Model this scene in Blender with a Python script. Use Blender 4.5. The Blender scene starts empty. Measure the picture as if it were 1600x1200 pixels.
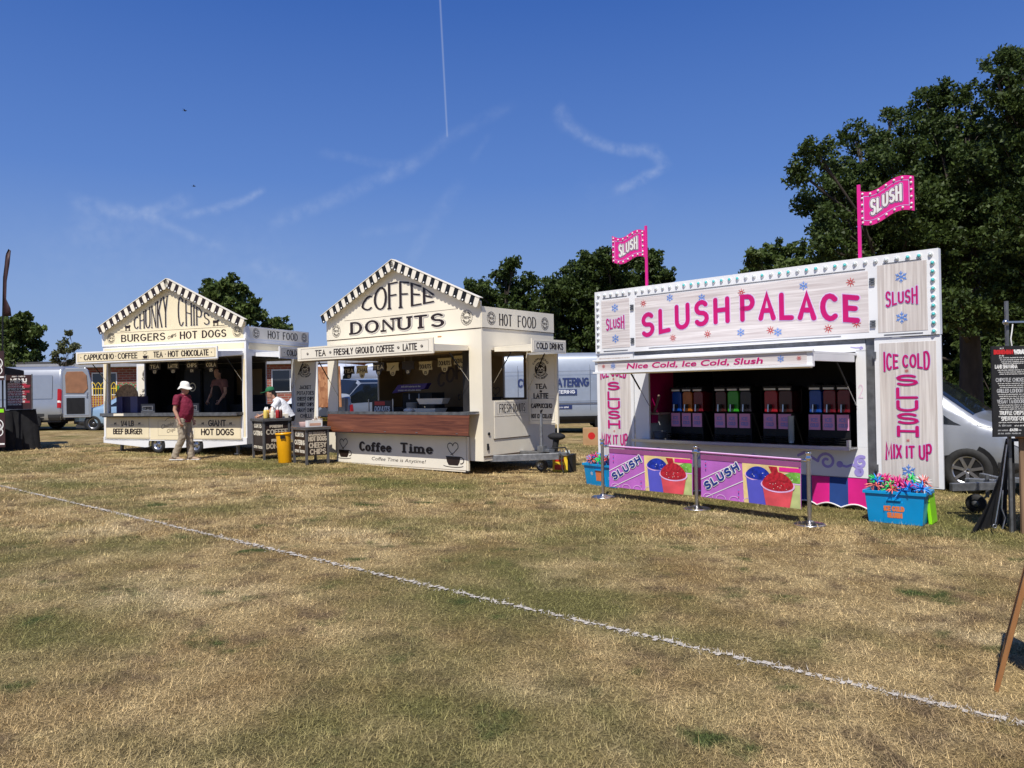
import bpy, bmesh, math, random
import numpy as np
from mathutils import Vector, Matrix
random.seed(7); rng = np.random.default_rng(7)
S = bpy.context.scene; COL = S.collection
R = math.radians
# ------------------------------------------------------------------ camera
PITCH, ROLL, CAMZ, FPX = 0.00719, 0.01771, 1.62, 1200.0
_c, _s = math.cos(PITCH), math.sin(PITCH)
_fw = Vector((0, _c, _s)); _up0 = Vector((0, -_s, _c)); _r0 = Vector((1, 0, 0))
_rt = _r0*math.cos(ROLL) - _up0*math.sin(ROLL); _up = _r0*math.sin(ROLL) + _up0*math.cos(ROLL)
cam = bpy.data.cameras.new('camera'); co = bpy.data.objects.new('camera', cam); COL.objects.link(co)
co.matrix_world = Matrix(((_rt.x, _up.x, -_fw.x, 0), (_rt.y, _up.y, -_fw.y, 0), (_rt.z, _up.z, -_fw.z, CAMZ), (0, 0, 0, 1)))
cam.sensor_width = 36; cam.lens = 27.0; cam.clip_start = 0.05; cam.clip_end = 5000
S.camera = co
def ray(px, py):                       # direction through a pixel of the 1600 x 1200 photograph
    return (_fw + _rt*((px-800)/FPX) + _up*((600-py)/FPX))
def at(px, py, Y):
    d = ray(px, py); return Vector((0, 0, CAMZ)) + d*(Y/d.y)
# ------------------------------------------------------------------ light
SUN_EL, SUN_AZ = R(55), R(15)          # light travels towards azimuth +15 deg (right of straight ahead)
S.view_settings.view_transform = 'Standard'; S.view_settings.look = 'None'
S.view_settings.exposure = 0.15; S.view_settings.gamma = 1.0; S.view_settings.use_curve_mapping = False
W = bpy.data.worlds.new('World'); S.world = W; W.use_nodes = True
nt = W.node_tree; nt.nodes.clear()
def nd(t, **k):
    n = nt.nodes.new(t)
    for a, b in k.items(): setattr(n, a, b)
    return n
sky = nd('ShaderNodeTexSky', sky_type='NISHITA', sun_disc=False, sun_elevation=SUN_EL, sun_rotation=R(180)+SUN_AZ,
         altitude=0, air_density=1.15, dust_density=0.25, ozone_density=3.2)
bgn = nd('ShaderNodeBackground'); bgn.inputs['Strength'].default_value = 0.085
outw = nd('ShaderNodeOutputWorld'); nt.links.new(bgn.outputs[0], outw.inputs[0])
tc = nd('ShaderNodeTexCoord')
nz = nd('ShaderNodeTexNoise'); nz.inputs['Scale'].default_value = 14; nz.inputs['Detail'].default_value = 5
nt.links.new(tc.outputs['Generated'], nz.inputs['Vector'])
dsub = nd('ShaderNodeVectorMath', operation='SUBTRACT'); dsub.inputs[1].default_value = (.5, .5, .5)
nt.links.new(nz.outputs['Color'], dsub.inputs[0])
dsc = nd('ShaderNodeVectorMath', operation='SCALE'); dsc.inputs['Scale'].default_value = .022
nt.links.new(dsub.outputs[0], dsc.inputs[0])
dadd = nd('ShaderNodeVectorMath', operation='ADD')
nt.links.new(tc.outputs['Generated'], dadd.inputs[0]); nt.links.new(dsc.outputs[0], dadd.inputs[1])
nz2 = nd('ShaderNodeTexNoise'); nz2.inputs["Scale"].default_value = 80; nz2.inputs["Detail"].default_value = 7
nt.links.new(tc.outputs['Generated'], nz2.inputs['Vector'])
nzr = nd('ShaderNodeMapRange'); nzr.inputs[1].default_value = .3; nzr.inputs[2].default_value = .7; nzr.inputs[3].default_value = .15
nt.links.new(nz2.outputs['Fac'], nzr.inputs[0])
def streak(a, b, w, k, thin=False):    # a contrail or wisp: an arc of the sky between two directions
    A, B = ray(*a).normalized(), ray(*b).normalized()
    mid = (A+B).normalized(); n = A.cross(B).normalized(); t = n.cross(mid).normalized()
    hl = A.angle(B)/2
    def dot(v):
        d = nd('ShaderNodeVectorMath', operation='DOT_PRODUCT'); d.inputs[1].default_value = v
        nt.links.new((tc.outputs['Generated'] if thin else dadd.outputs[0]), d.inputs[0])
        ab = nd('ShaderNodeMath', operation='ABSOLUTE'); nt.links.new(d.outputs['Value'], ab.inputs[0]); return ab
    m1 = nd('ShaderNodeMapRange', interpolation_type='SMOOTHSTEP'); nt.links.new(dot(n).outputs[0], m1.inputs[0])
    m1.inputs[1].default_value = 0; m1.inputs[2].default_value = w/FPX; m1.inputs[3].default_value = k; m1.inputs[4].default_value = 0
    m2 = nd('ShaderNodeMapRange', interpolation_type='SMOOTHSTEP'); nt.links.new(dot(t).outputs[0], m2.inputs[0])
    m2.inputs[1].default_value = math.sin(hl)*(.96 if thin else .55); m2.inputs[2].default_value = math.sin(hl)*(1.0 if thin else 1.25); m2.inputs[3].default_value = 1; m2.inputs[4].default_value = 0
    mm = nd('ShaderNodeMath', operation='MULTIPLY'); nt.links.new(m1.outputs[0], mm.inputs[0]); nt.links.new(m2.outputs[0], mm.inputs[1])
    return mm
tot = None
def acc(m):
    global tot
    if tot is None: tot = m; return
    a = nd('ShaderNodeMath', operation='ADD'); nt.links.new(tot.outputs[0], a.inputs[0]); nt.links.new(m.outputs[0], a.inputs[1]); tot = a
for a, b, w, k in [((415, 355), (525, 313), 15, .16), ((510, 320), (610, 272), 15, .15), ((595, 280), (650, 250), 15, .15), ((640, 258), (700, 215), 14, .10), ((690, 222), (800, 165), 12, .08),
                   ((110, 312), (240, 342), 15, .22), ((220, 342), (300, 308), 14, .22), ((280, 340), (385, 313), 9, .26), ((375, 317), (414, 296), 8, .30), ((225, 338), (350, 388), 10, .16),
                   ((120, 350), (250, 345), 34, .09), ((866, 172), (890, 200), 16, .18), ((884, 195), (945, 230), 13, .26), ((935, 228), (1030, 236), 12, .30), ((1022, 236), (1042, 262), 13, .24),
                   ((1042, 262), (962, 299), 10, .34), ((380, 408), (485, 445), 16, .13), ((560, 362), (670, 350), 10, .08), ((665, 360), (722, 282), 16, .09), ((635, 412), (668, 352), 12, .10),
                   ((500, 243), (640, 260), 10, .10), ((735, 255), (760, 215), 8, .06), ((100, 365), (180, 372), 30, .06), ((1040, 320), (900, 300), 40, .03), ((0, 400), (500, 420), 90, .06)]:
    acc(streak(a, b, w*1.15, k*.62))
wis = nd('ShaderNodeMath', operation='MULTIPLY'); nt.links.new(tot.outputs[0], wis.inputs[0]); nt.links.new(nzr.outputs[0], wis.inputs[1]); tot = wis
acc(streak((685.5, -40), (699, 216), 2.2, .20, True))
mixw = nd('ShaderNodeMix', data_type='RGBA'); nt.links.new(tot.outputs[0], mixw.inputs['Factor'])
hsv = nd('ShaderNodeHueSaturation'); hsv.inputs['Saturation'].default_value = 1.0; hsv.inputs['Hue'].default_value = .5
nt.links.new(sky.outputs[0], hsv.inputs['Color'])
sxyz = nd('ShaderNodeSeparateXYZ'); nt.links.new(tc.outputs['Generated'], sxyz.inputs[0])
rmp = nd('ShaderNodeValToRGB'); nt.links.new(sxyz.outputs['Z'], rmp.inputs[0]); cr = rmp.color_ramp
for i, (p, c) in enumerate(((0, (.27, .38, .65)), (.11, (.195, .315, .615)), (.26, (.088, .20, .55)), (.45, (.033, .115, .43)), (1, (.018, .07, .32)))):
    e = cr.elements[i] if i < 2 else cr.elements.new(p)
    e.position = p; e.color = (*c, 1)
rsc = nd('ShaderNodeVectorMath', operation='SCALE'); rsc.inputs['Scale'].default_value = 11.8; nt.links.new(rmp.outputs[0], rsc.inputs[0])
smx = nd('ShaderNodeMix', data_type='RGBA'); smx.inputs['Factor'].default_value = .85; nt.links.new(hsv.outputs[0], smx.inputs[6]); nt.links.new(rsc.outputs[0], smx.inputs[7])
nt.links.new(smx.outputs[2], mixw.inputs[6]); mixw.inputs[7].default_value = (7.5, 8.2, 9.5, 1)
nt.links.new(mixw.outputs[2], bgn.inputs['Color'])
sl = bpy.data.lights.new('sun', 'SUN'); sl.energy = 4.7; sl.angle = R(.53); sl.color = (1, .955, .88)
so = bpy.data.objects.new('sun', sl); COL.objects.link(so); so.location = (-6, -20, 30)
so.rotation_euler = Vector((math.sin(SUN_AZ)*math.cos(SUN_EL), math.cos(SUN_AZ)*math.cos(SUN_EL), -math.sin(SUN_EL))).to_track_quat('-Z', 'Y').to_euler()

# ------------------------------------------------------------------ materials
def new_mat(name):
    m = bpy.data.materials.new(name); m.use_nodes = True
    t = m.node_tree; return m, t, t.nodes['Principled BSDF']
def L(t, a, b): t.links.new(a, b)
def c4(c): return (c[0], c[1], c[2], 1)
def sc(c, k): return tuple(max(0, min(1, x*k)) for x in c)
def noise_mix(t, ca, cb, scale, detail=4, stretch=(1, 1, 1), lo=.35, hi=.65, src='Object', dist=0):
    tc = t.nodes.new('ShaderNodeTexCoord'); mp = t.nodes.new('ShaderNodeMapping'); mp.inputs['Scale'].default_value = stretch
    n = t.nodes.new('ShaderNodeTexNoise'); n.inputs['Scale'].default_value = scale; n.inputs['Detail'].default_value = detail; n.inputs['Distortion'].default_value = dist
    L(t, tc.outputs[src], mp.inputs[0]); L(t, mp.outputs[0], n.inputs['Vector'])
    r = t.nodes.new('ShaderNodeMapRange'); r.inputs[1].default_value = lo; r.inputs[2].default_value = hi; L(t, n.outputs['Fac'], r.inputs[0])
    x = t.nodes.new('ShaderNodeMix'); x.data_type = 'RGBA'; L(t, r.outputs[0], x.inputs['Factor'])
    for i, c in ((6, ca), (7, cb)):
        if hasattr(c, 'links'): L(t, c, x.inputs[i])
        else: x.inputs[i].default_value = c4(c)
    return x.outputs[2], n.outputs['Fac']
def M(name, rgb, rough=.5, metal=0, var=.08, scale=5, bump=0, stretch=(1, 1, 1), coat=0, spec=.5, bscale=None):
    m, t, b = new_mat(name)
    col, fac = noise_mix(t, sc(rgb, 1-var), sc(rgb, 1+var*.6), scale, stretch=stretch)
    L(t, col, b.inputs['Base Color']); b.inputs['Roughness'].default_value = rough; b.inputs['Metallic'].default_value = metal
    b.inputs['Coat Weight'].default_value = coat; b.inputs['Specular IOR Level'].default_value = spec
    if bump:
        bp = t.nodes.new('ShaderNodeBump'); bp.inputs['Strength'].default_value = bump; bp.inputs['Distance'].default_value = .01
        if bscale:
            _, fac = noise_mix(t, (0, 0, 0), (1, 1, 1), bscale, stretch=stretch)
        L(t, fac, bp.inputs['Height']); L(t, bp.outputs[0], b.inputs['Normal'])
    return m
def glass_mat(name, rgb, alpha=None, rough=.04):
    m, t, b = new_mat(name)
    b.inputs['Base Color'].default_value = c4(rgb); b.inputs['Roughness'].default_value = rough; b.inputs['Specular IOR Level'].default_value = .8
    if alpha is not None: b.inputs['Alpha'].default_value = alpha
    return m
def wood(name, dark, light, axis, scale=3.0, along=.9, rough=.5, plank=None):
    """grain runs along local axis (0 x, 1 y, 2 z)"""
    m, t, b = new_mat(name)
    st = [scale*9, scale*9, scale*9]; st[axis] = along
    c1, f1 = noise_mix(t, dark, light, 1.0, 6, st, .32, .68, dist=.5)
    st2 = [scale*2.2]*3; st2[axis] = along*.5
    c2, _ = noise_mix(t, c1, sc(tuple((x+y)/2 for x, y in zip(dark, light)), .9), 1.0, 3, st2, .45, .75)
    L(t, c2, b.inputs['Base Color']); b.inputs['Roughness'].default_value = rough
    bp = t.nodes.new('ShaderNodeBump'); bp.inputs['Strength'].default_value = .15; bp.inputs['Distance'].default_value = .004
    L(t, f1, bp.inputs['Height']); L(t, bp.outputs[0], b.inputs['Normal'])
    return m
WHITE = M('white_gloss_paint', (.80, .80, .80), .35, var=.05, scale=2)
CREAM = M('cream_paint', (.84, .77, .62), .38, var=.05, scale=1.5)
CREAM2 = M('pale_yellow_panel', (.82, .71, .48), .42, var=.05, scale=2)
CREAML = M('light_cream_board', (.85, .79, .66), .4, var=.05, scale=2)
CREAMIN = M('shade_darkened_cream_board', (.27, .18, .085), .6, var=.12, scale=2)  # cream boards, with the dimness of the interior put into the colour as brown
BROWN = M('dark_brown_vinyl', (.022, .012, .010), .45, var=.2)
BROWN2 = M('brown_line_vinyl', (.09, .055, .035), .5, var=.2)
GREYSH = M('grey_outline_vinyl', (.42, .40, .38), .5)
BLACK = M('black_plastic', (.012, .012, .013), .5, var=.3, spec=.3)
BLACKM = M('black_matt_cloth', (.010, .010, .012), .85, var=.35, scale=8, bump=.3)
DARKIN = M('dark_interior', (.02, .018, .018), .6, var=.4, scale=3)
STEEL = M('brushed_steel', (.55, .55, .56), .28, 1, var=.12, scale=30, stretch=(1, 1, 12))
CHROME = M('chrome', (.75, .75, .76), .12, 1, var=.03)
ALU = M('tread_aluminium', (.42, .42, .43), .38, .9, var=.25, scale=45, bump=.5)
GALV = M('galvanised_steel', (.36, .37, .38), .45, .85, var=.25, scale=14)
GREYC = M('grey_counter', (.10, .10, .105), .35, var=.15)
GREYF = M('grey_metal_channel', (.18, .185, .19), .45, .6, var=.3, scale=9)
RUBBER = M('tyre_rubber', (.018, .018, .018), .75, var=.25, scale=10)
RIM = M('alloy_rim', (.50, .50, .52), .3, .9, var=.06)
PINK = M('hot_pink_vinyl', (.52, .004, .135), .35, var=.05)
PINKF = M('bright_pink_board', (.75, .02, .26), .35, var=.06)
LILAC = M('lilac_outline', (.48, .45, .75), .5)
PALEPK = M('pale_pink_outline', (.80, .62, .72), .5)
LAV = M('lavender_swirl', (.36, .30, .68), .45)
SNOWB = M('snowflake_blue', (.12, .28, .72), .5)
TURQ = M('turquoise_lens', (.10, .55, .55), .25, var=.1)
CLEARL = M('clear_lens', (.62, .68, .68), .2, var=.1)
WOODH = wood('whitewashed_board_horizontal', (.52, .45, .43), (.80, .75, .72), 0, 4.2, 1.3)
WOODV = wood('whitewashed_board_vertical', (.50, .44, .40), (.78, .73, .68), 2, 3.6, 1.2)
MAHOG = wood('mahogany_laminate', (.070, .018, .008), (.235, .080, .036), 0, 2.6, 1.1, .4)
PLANK = wood('weathered_planks', (.13, .075, .04), (.36, .23, .13), 2, 2.4, 1.0, .7)
PINE = wood('varnished_pine', (.22, .09, .03), (.40, .19, .07), 2, 2.5, 1.0, .45)
TRAIL_IN = M('side_board', (.60, .50, .33), .5)
BLUETUB = M('blue_plastic', (.0, .27, .58), .3, var=.06)
YELTUB = M('yellow_plastic', (.85, .40, .005), .35, var=.06)
LIME = M('lime_plastic', (.28, .75, .01), .35)
RED = M('red_paint', (.55, .02, .02), .35)
ORANGE = M('orange_sticker', (.75, .20, .06), .5)
YEL = M('yellow_label', (.8, .55, .03), .5)
GREEN = M('green_plastic', (.02, .28, .09), .45)
CARDB = M('cardboard', (.42, .25, .12), .8, var=.1)
PAPER = M('white_paper', (.78, .77, .74), .7)
SILVER = M('silver_car_paint', (.40, .42, .45), .28, .55, var=.03, coat=.6)
SILVER2 = M('pale_silver_van_paint', (.34, .38, .44), .32, .35, var=.04, coat=.5)
VWHITE = M('white_van_paint', (.72, .74, .77), .3, var=.03, coat=.5)
BLUECAR = M('pale_blue_car_paint', (.30, .44, .58), .28, .3, var=.03, coat=.6)
NAVYT = M('navy_vinyl', (.02, .035, .13), .4)
GLASSD = glass_mat('dark_window_glass', (.012, .015, .018))
LAMP = glass_mat('headlamp_glass', (.55, .57, .60), rough=.1)
REDL = M('red_lamp_lens', (.38, .01, .01), .2)
DGREY = M('dark_grey_bumper', (.03, .031, .034), .6, var=.15)
OSB = None
SKIN = M('skin', (.50, .27, .18), .55, var=.1, scale=20)
HAIRD = M('dark_hair', (.015, .010, .008), .6, var=.3, scale=60, bump=.4)
HAIRG = M('grey_hair', (.28, .26, .24), .7, var=.2, scale=60)
MAROON = M("maroon_polo_cloth", (.18, .005, .030), .8, var=.12, scale=6, bump=.35, bscale=14)
KHAKI = M('khaki_cotton', (.36, .30, .22), .85, var=.14, scale=5, bump=.6, bscale=12)
HATW = M('white_sun_hat_cotton', (.80, .77, .70), .85, var=.05)
TSHIRT = M('white_tshirt_cotton', (.72, .73, .76), .85, var=.06, bump=.4, bscale=12)
TAN = M('tan_shoe_leather', (.38, .26, .17), .6)
EYE = M('eye', (.03, .025, .02), .2)
BARK = M('bark', (.055, .042, .032), .9, var=.3, scale=6, bump=.8, stretch=(1, 1, .3))

def brick_mat():
    m, t, b = new_mat('red_brick')
    tc = t.nodes.new('ShaderNodeTexCoord'); mp = t.nodes.new('ShaderNodeMapping'); mp.inputs['Rotation'].default_value = (R(90), 0, 0)
    br = t.nodes.new('ShaderNodeTexBrick'); br.inputs['Scale'].default_value = 1; br.inputs['Brick Width'].default_value = .45; br.inputs['Row Height'].default_value = .15; br.inputs['Mortar Size'].default_value = .02
    br.inputs['Color1'].default_value = (.30, .075, .045, 1); br.inputs['Color2'].default_value = (.20, .05, .035, 1); br.inputs['Mortar'].default_value = (.30, .24, .20, 1)
    L(t, tc.outputs['Object'], mp.inputs[0]); L(t, mp.outputs[0], br.inputs['Vector']); L(t, br.outputs['Color'], b.inputs['Base Color']); b.inputs['Roughness'].default_value = .85
    return m
def osb_mat():
    m, t, b = new_mat('strand_board')
    tc = t.nodes.new('ShaderNodeTexCoord'); v = t.nodes.new('ShaderNodeTexVoronoi'); v.inputs['Scale'].default_value = 16
    mp = t.nodes.new('ShaderNodeMapping'); mp.inputs['Scale'].default_value = (1, 1, .45); mp.inputs['Rotation'].default_value = (0, .6, 0)
    L(t, tc.outputs['Object'], mp.inputs[0]); L(t, mp.outputs[0], v.inputs['Vector'])
    r = t.nodes.new('ShaderNodeValToRGB'); r.color_ramp.elements[0].color = (.24, .08, .03, 1); r.color_ramp.elements[1].color = (.62, .30, .14, 1)
    L(t, v.outputs['Color'], r.inputs[0]); L(t, r.outputs[0], b.inputs['Base Color']); b.inputs['Roughness'].default_value = .8
    return m
def leaf_mat(name, ca, cb, trans=.25):
    m, t, b = new_mat(name)
    g = t.nodes.new('ShaderNodeNewGeometry'); r = t.nodes.new('ShaderNodeMapRange'); L(t, g.outputs['Random Per Island'], r.inputs[0])
    x = t.nodes.new('ShaderNodeMix'); x.data_type = 'RGBA'; x.inputs[6].default_value = c4(ca); x.inputs[7].default_value = c4(cb); L(t, r.outputs[0], x.inputs['Factor'])
    col, _ = noise_mix(t, x.outputs[2], tuple((p*.6+q*.4)*1.25 for p, q in zip(ca, cb)), .5, 2, lo=.45, hi=.8)
    L(t, col, b.inputs['Base Color']); b.inputs['Roughness'].default_value = .55; b.inputs['Specular IOR Level'].default_value = .25
    tr = t.nodes.new('ShaderNodeBsdfTranslucent'); L(t, col, tr.inputs['Color'])
    ms = t.nodes.new('ShaderNodeMixShader'); ms.inputs[0].default_value = trans
    L(t, b.outputs[0], ms.inputs[1]); L(t, tr.outputs[0], ms.inputs[2]); L(t, ms.outputs[0], t.nodes['Material Output'].inputs[0])
    return m
BRICK = brick_mat(); OSB = osb_mat()
LEAFD = leaf_mat('dark_oak_leaves', (.015, .031, .006), (.078, .112, .024))
LEAFM = leaf_mat('green_leaves', (.040, .068, .013), (.12, .16, .04))
LEAFP = leaf_mat('pale_leaves', (.07, .085, .035), (.17, .18, .09))
def turf_color(t, blade):
    tc = t.nodes.new('ShaderNodeTexCoord')
    def nz(scale, lo, hi, det=4, off=0):
        mp = t.nodes.new('ShaderNodeMapping'); mp.inputs['Location'].default_value = (off, off*.7, 0); mp.inputs['Scale'].default_value = (1, 1, 0)
        n = t.nodes.new('ShaderNodeTexNoise'); n.inputs['Scale'].default_value = scale; n.inputs['Detail'].default_value = det; n.inputs['Roughness'].default_value = .6
        L(t, tc.outputs['Object'], mp.inputs[0]); L(t, mp.outputs[0], n.inputs['Vector'])
        r = t.nodes.new('ShaderNodeMapRange'); r.inputs[1].default_value = lo; r.inputs[2].default_value = hi; L(t, n.outputs['Fac'], r.inputs[0]); return r.outputs[0]
    def mix(f, a, b):
        x = t.nodes.new('ShaderNodeMix'); x.data_type = 'RGBA'; L(t, f, x.inputs['Factor'])
        for i, c in ((6, a), (7, b)):
            if hasattr(c, 'links'): L(t, c, x.inputs[i])
            else: x.inputs[i].default_value = c4(c)
        return x.outputs[2]
    straw = mix(nz(1.1, .36, .64, 6), (.33, .225, .095), (.62, .465, .225))
    straw = mix(nz(.55, .56, .70, 6, 31.), straw, (.64, .50, .27))
    straw = mix(nz(2.6, .50, .66, 6, 9.), straw, (.225, .155, .082))
    c = mix(nz(.36, .46, .62, 7, 4.), straw, (.205, .185, .062))
    c = mix(nz(1.7, .58, .70, 5, 17.), c, (.090, .115, .032))
    return c, mix
def turf_mats():
    m, t, b = new_mat('parched_turf')
    c, mix = turf_color(t, False)
    tc = t.nodes.new('ShaderNodeTexCoord')
    n = t.nodes.new('ShaderNodeTexNoise'); n.inputs['Scale'].default_value = 55; n.inputs['Detail'].default_value = 6; n.inputs['Roughness'].default_value = .75
    mp = t.nodes.new('ShaderNodeMapping'); mp.inputs['Scale'].default_value = (1, .8, 1); L(t, tc.outputs['Object'], mp.inputs[0]); L(t, mp.outputs[0], n.inputs['Vector'])
    r = t.nodes.new('ShaderNodeMapRange'); r.inputs[1].default_value = .35; r.inputs[2].default_value = .68; L(t, n.outputs['Fac'], r.inputs[0])
    d = t.nodes.new('ShaderNodeMix'); d.data_type = 'RGBA'; d.blend_type = 'MULTIPLY'; d.inputs['Factor'].default_value = 1
    v = t.nodes.new('ShaderNodeMapRange'); v.inputs[3].default_value = .26; v.inputs[4].default_value = 1.25; L(t, r.outputs[0], v.inputs[0])
    L(t, c, d.inputs[6]); L(t, v.outputs[0], d.inputs[7]); L(t, d.outputs[2], b.inputs['Base Color'])
    b.inputs['Roughness'].default_value = .95; b.inputs['Specular IOR Level'].default_value = .1
    bp = t.nodes.new('ShaderNodeBump'); bp.inputs['Strength'].default_value = .9; bp.inputs['Distance'].default_value = .03; L(t, n.outputs['Fac'], bp.inputs['Height']); L(t, bp.outputs[0], b.inputs['Normal'])
    m2, t2, b2 = new_mat('dry_grass_blades')
    c, mix = turf_color(t2, True)
    g = t2.nodes.new('ShaderNodeNewGeometry')
    v = t2.nodes.new('ShaderNodeMapRange'); v.inputs[3].default_value = .30; v.inputs[4].default_value = 1.95; L(t2, g.outputs['Random Per Island'], v.inputs[0])
    d = t2.nodes.new('ShaderNodeMix'); d.data_type = 'RGBA'; d.blend_type = 'MULTIPLY'; d.inputs['Factor'].default_value = 1
    L(t2, c, d.inputs[6]); L(t2, v.outputs[0], d.inputs[7]); L(t2, d.outputs[2], b2.inputs['Base Color']); b2.inputs['Roughness'].default_value = .6; b2.inputs['Specular IOR Level'].default_value = .3
    return m, m2
TURF, BLADES = turf_mats()
CHALK = M('chalk_marking', (.52, .475, .415), .9, var=.15, scale=20)

# ------------------------------------------------------------------ mesh builder
class MB:
    def __init__(s, m=None): s.v = []; s.f = []; s.fm = []; s.fs = []; s.mats = []; s.cur = 0; s.mv = (0, 0, 0); s.k = 0; s.use(m) if m else None
    def use(s, m):
        if m not in s.mats: s.mats.append(m)
        s.cur = s.mats.index(m); return s
    def add(s, vs, fs, smooth=False):
        o = len(s.v); s.v += [tuple(p) for p in vs]
        for f in fs: s.f.append([i+o for i in f]); s.fm.append(s.cur); s.fs.append(smooth)
        return s
    def box(s, x0, x1, y0, y1, z0, z1, mtx=None):
        vs = [Vector(p) for p in ((x0, y0, z0), (x1, y0, z0), (x1, y1, z0), (x0, y1, z0), (x0, y0, z1), (x1, y0, z1), (x1, y1, z1), (x0, y1, z1))]
        if mtx: vs = [mtx @ p for p in vs]
        return s.add(vs, [(0, 3, 2, 1), (4, 5, 6, 7), (0, 1, 5, 4), (1, 2, 6, 5), (2, 3, 7, 6), (3, 0, 4, 7)])
    def bar(s, a, b, w, h=None, up=(0, 0, 1)):
        a, b = Vector(a), Vector(b); h = h or w; d = (b-a).normalized(); u = Vector(up)
        if abs(d.dot(u)) > .98: u = Vector((0, 1, 0))
        x = d.cross(u).normalized(); y = x.cross(d).normalized()
        vs = [p + x*(i*w/2) + y*(j*h/2) for p in (a, b) for i, j in ((-1, -1), (1, -1), (1, 1), (-1, 1))]
        return s.add(vs, [(0, 1, 2, 3), (7, 6, 5, 4), (0, 4, 5, 1), (1, 5, 6, 2), (2, 6, 7, 3), (3, 7, 4, 0)])
    def tube(s, pts, r, seg=8, cap=True):
        pts = [Vector(p) for p in pts]; n = len(pts); rs = r if hasattr(r, '__len__') else [r]*n
        vs = []; prev = None
        for i, p in enumerate(pts):
            d = (pts[min(i+1, n-1)] - pts[max(i-1, 0)]).normalized()
            if prev is None:
                u = Vector((0, 0, 1)) if abs(d.z) < .9 else Vector((1, 0, 0)); x = d.cross(u).normalized()
            else: x = (prev - d*prev.dot(d)).normalized()
            prev = x; y = d.cross(x); rr = rs[i]; ra, rb = rr if hasattr(rr, '__len__') else (rr, rr)
            vs += [p + x*(ra*math.cos(2*math.pi*k/seg)) + y*(rb*math.sin(2*math.pi*k/seg)) for k in range(seg)]
        fs = [(i*seg+k, i*seg+(k+1) % seg, (i+1)*seg+(k+1) % seg, (i+1)*seg+k) for i in range(n-1) for k in range(seg)]
        s.add(vs, fs, True)
        if cap: s.add([vs[k] for k in range(seg)], [tuple(range(seg-1, -1, -1))]); s.add(vs[-seg:], [tuple(range(seg))])
        return s
    def rings(s, rg, seg=16):      # rg: (x, y, z, rx, ry) stacked ellipses
        vs = [(x+rx*math.cos(2*math.pi*k/seg), y+ry*math.sin(2*math.pi*k/seg), z) for x, y, z, rx, ry in rg for k in range(seg)]
        n = len(rg); fs = [(i*seg+k, i*seg+(k+1) % seg, (i+1)*seg+(k+1) % seg, (i+1)*seg+k) for i in range(n-1) for k in range(seg)]
        s.add(vs, fs, True); s.add(vs[:seg], [tuple(range(seg-1, -1, -1))], True); s.add(vs[-seg:], [tuple(range(seg))], True); return s
    def lathe(s, c, prof, seg=20, mtx=None):
        vs = [Vector((r*math.cos(2*math.pi*k/seg), r*math.sin(2*math.pi*k/seg), z)) for r, z in prof for k in range(seg)]
        if mtx: vs = [mtx @ v for v in vs]
        vs = [v + Vector(c) for v in vs]; n = len(prof)
        s.add(vs, [(i*seg+k, i*seg+(k+1) % seg, (i+1)*seg+(k+1) % seg, (i+1)*seg+k) for i in range(n-1) for k in range(seg)], True)
        return s
    def sph(s, c, r, seg=12, rg=8):
        r = r if hasattr(r, '__len__') else (r, r, r); vs = []
        for i in range(rg+1):
            th = math.pi*i/rg
            vs += [(c[0]+r[0]*math.sin(th)*math.cos(2*math.pi*k/seg), c[1]+r[1]*math.sin(th)*math.sin(2*math.pi*k/seg), c[2]-r[2]*math.cos(th)) for k in range(seg)]
        return s.add(vs, [(i*seg+k, i*seg+(k+1) % seg, (i+1)*seg+(k+1) % seg, (i+1)*seg+k) for i in range(rg) for k in range(seg)], True)
    def prism(s, poly, pl, d0, d1):    # poly in plane coords, extruded between depths d0 (front) and d1 along the plane's depth
        n = len(poly); vs = [pl(u, v, d0) for u, v in poly] + [pl(u, v, d1) for u, v in poly]
        return s.add(vs, [tuple(range(n)), tuple(range(2*n-1, n-1, -1))] + [(i, i+n, (i+1) % n+n, (i+1) % n) for i in range(n)])
    def face(s, poly, pl, d): return s.add([pl(u, v, d) for u, v in poly], [tuple(range(len(poly)))])
    def shift(s, dx=0, dy=0, dz=0): s.v = [(x+dx, y+dy, z+dz) for x, y, z in s.v]; return s
    def xf(s, m): s.v = [tuple(m @ Vector(p)) for p in s.v]; return s
    def build(s, name, parent=None, bevel=0, loc=None, seg=2):
        me = bpy.data.meshes.new(name); me.from_pydata(s.v, [], s.f)
        for m in s.mats: me.materials.append(m)
        me.polygons.foreach_set('material_index', s.fm); me.polygons.foreach_set('use_smooth', s.fs); me.update()
        o = bpy.data.objects.new(name, me); COL.objects.link(o)
        if parent: o.parent = parent
        if loc is not None: o.location = loc
        if bevel:
            b = o.modifiers.new('bevel', 'BEVEL'); b.width = bevel; b.segments = seg; b.limit_method = 'ANGLE'; b.angle_limit = R(40)
        return o
def tag(o, label, cat, group=None):
    o['label'] = label; o['category'] = cat
    if group: o['group'] = group
    return o
def thing(name, label, cat, loc, rotz=0, group=None):
    o = bpy.data.objects.new(name, None); COL.objects.link(o); o.location = loc; o.rotation_euler = (0, 0, rotz); o.empty_display_size = .2
    return tag(o, label, cat, group)
def struct(o): o['kind'] = 'structure'; return o
def copy_obj(o, parent=None, loc=None, rot=None):
    c = o.copy(); COL.objects.link(c)
    if parent: c.parent = parent
    if loc is not None: c.location = loc
    if rot is not None: c.rotation_euler = rot
    return c
def copy_tree(o, parent=None):
    c = copy_obj(o, parent)
    for ch in list(o.children): copy_tree(ch, c)
    return c
def front(y): return lambda u, v, d: (u, y-d, v)         # plane facing local -y
def side(x): return lambda u, v, d: (x+d, u, v)           # plane facing local +x
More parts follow.
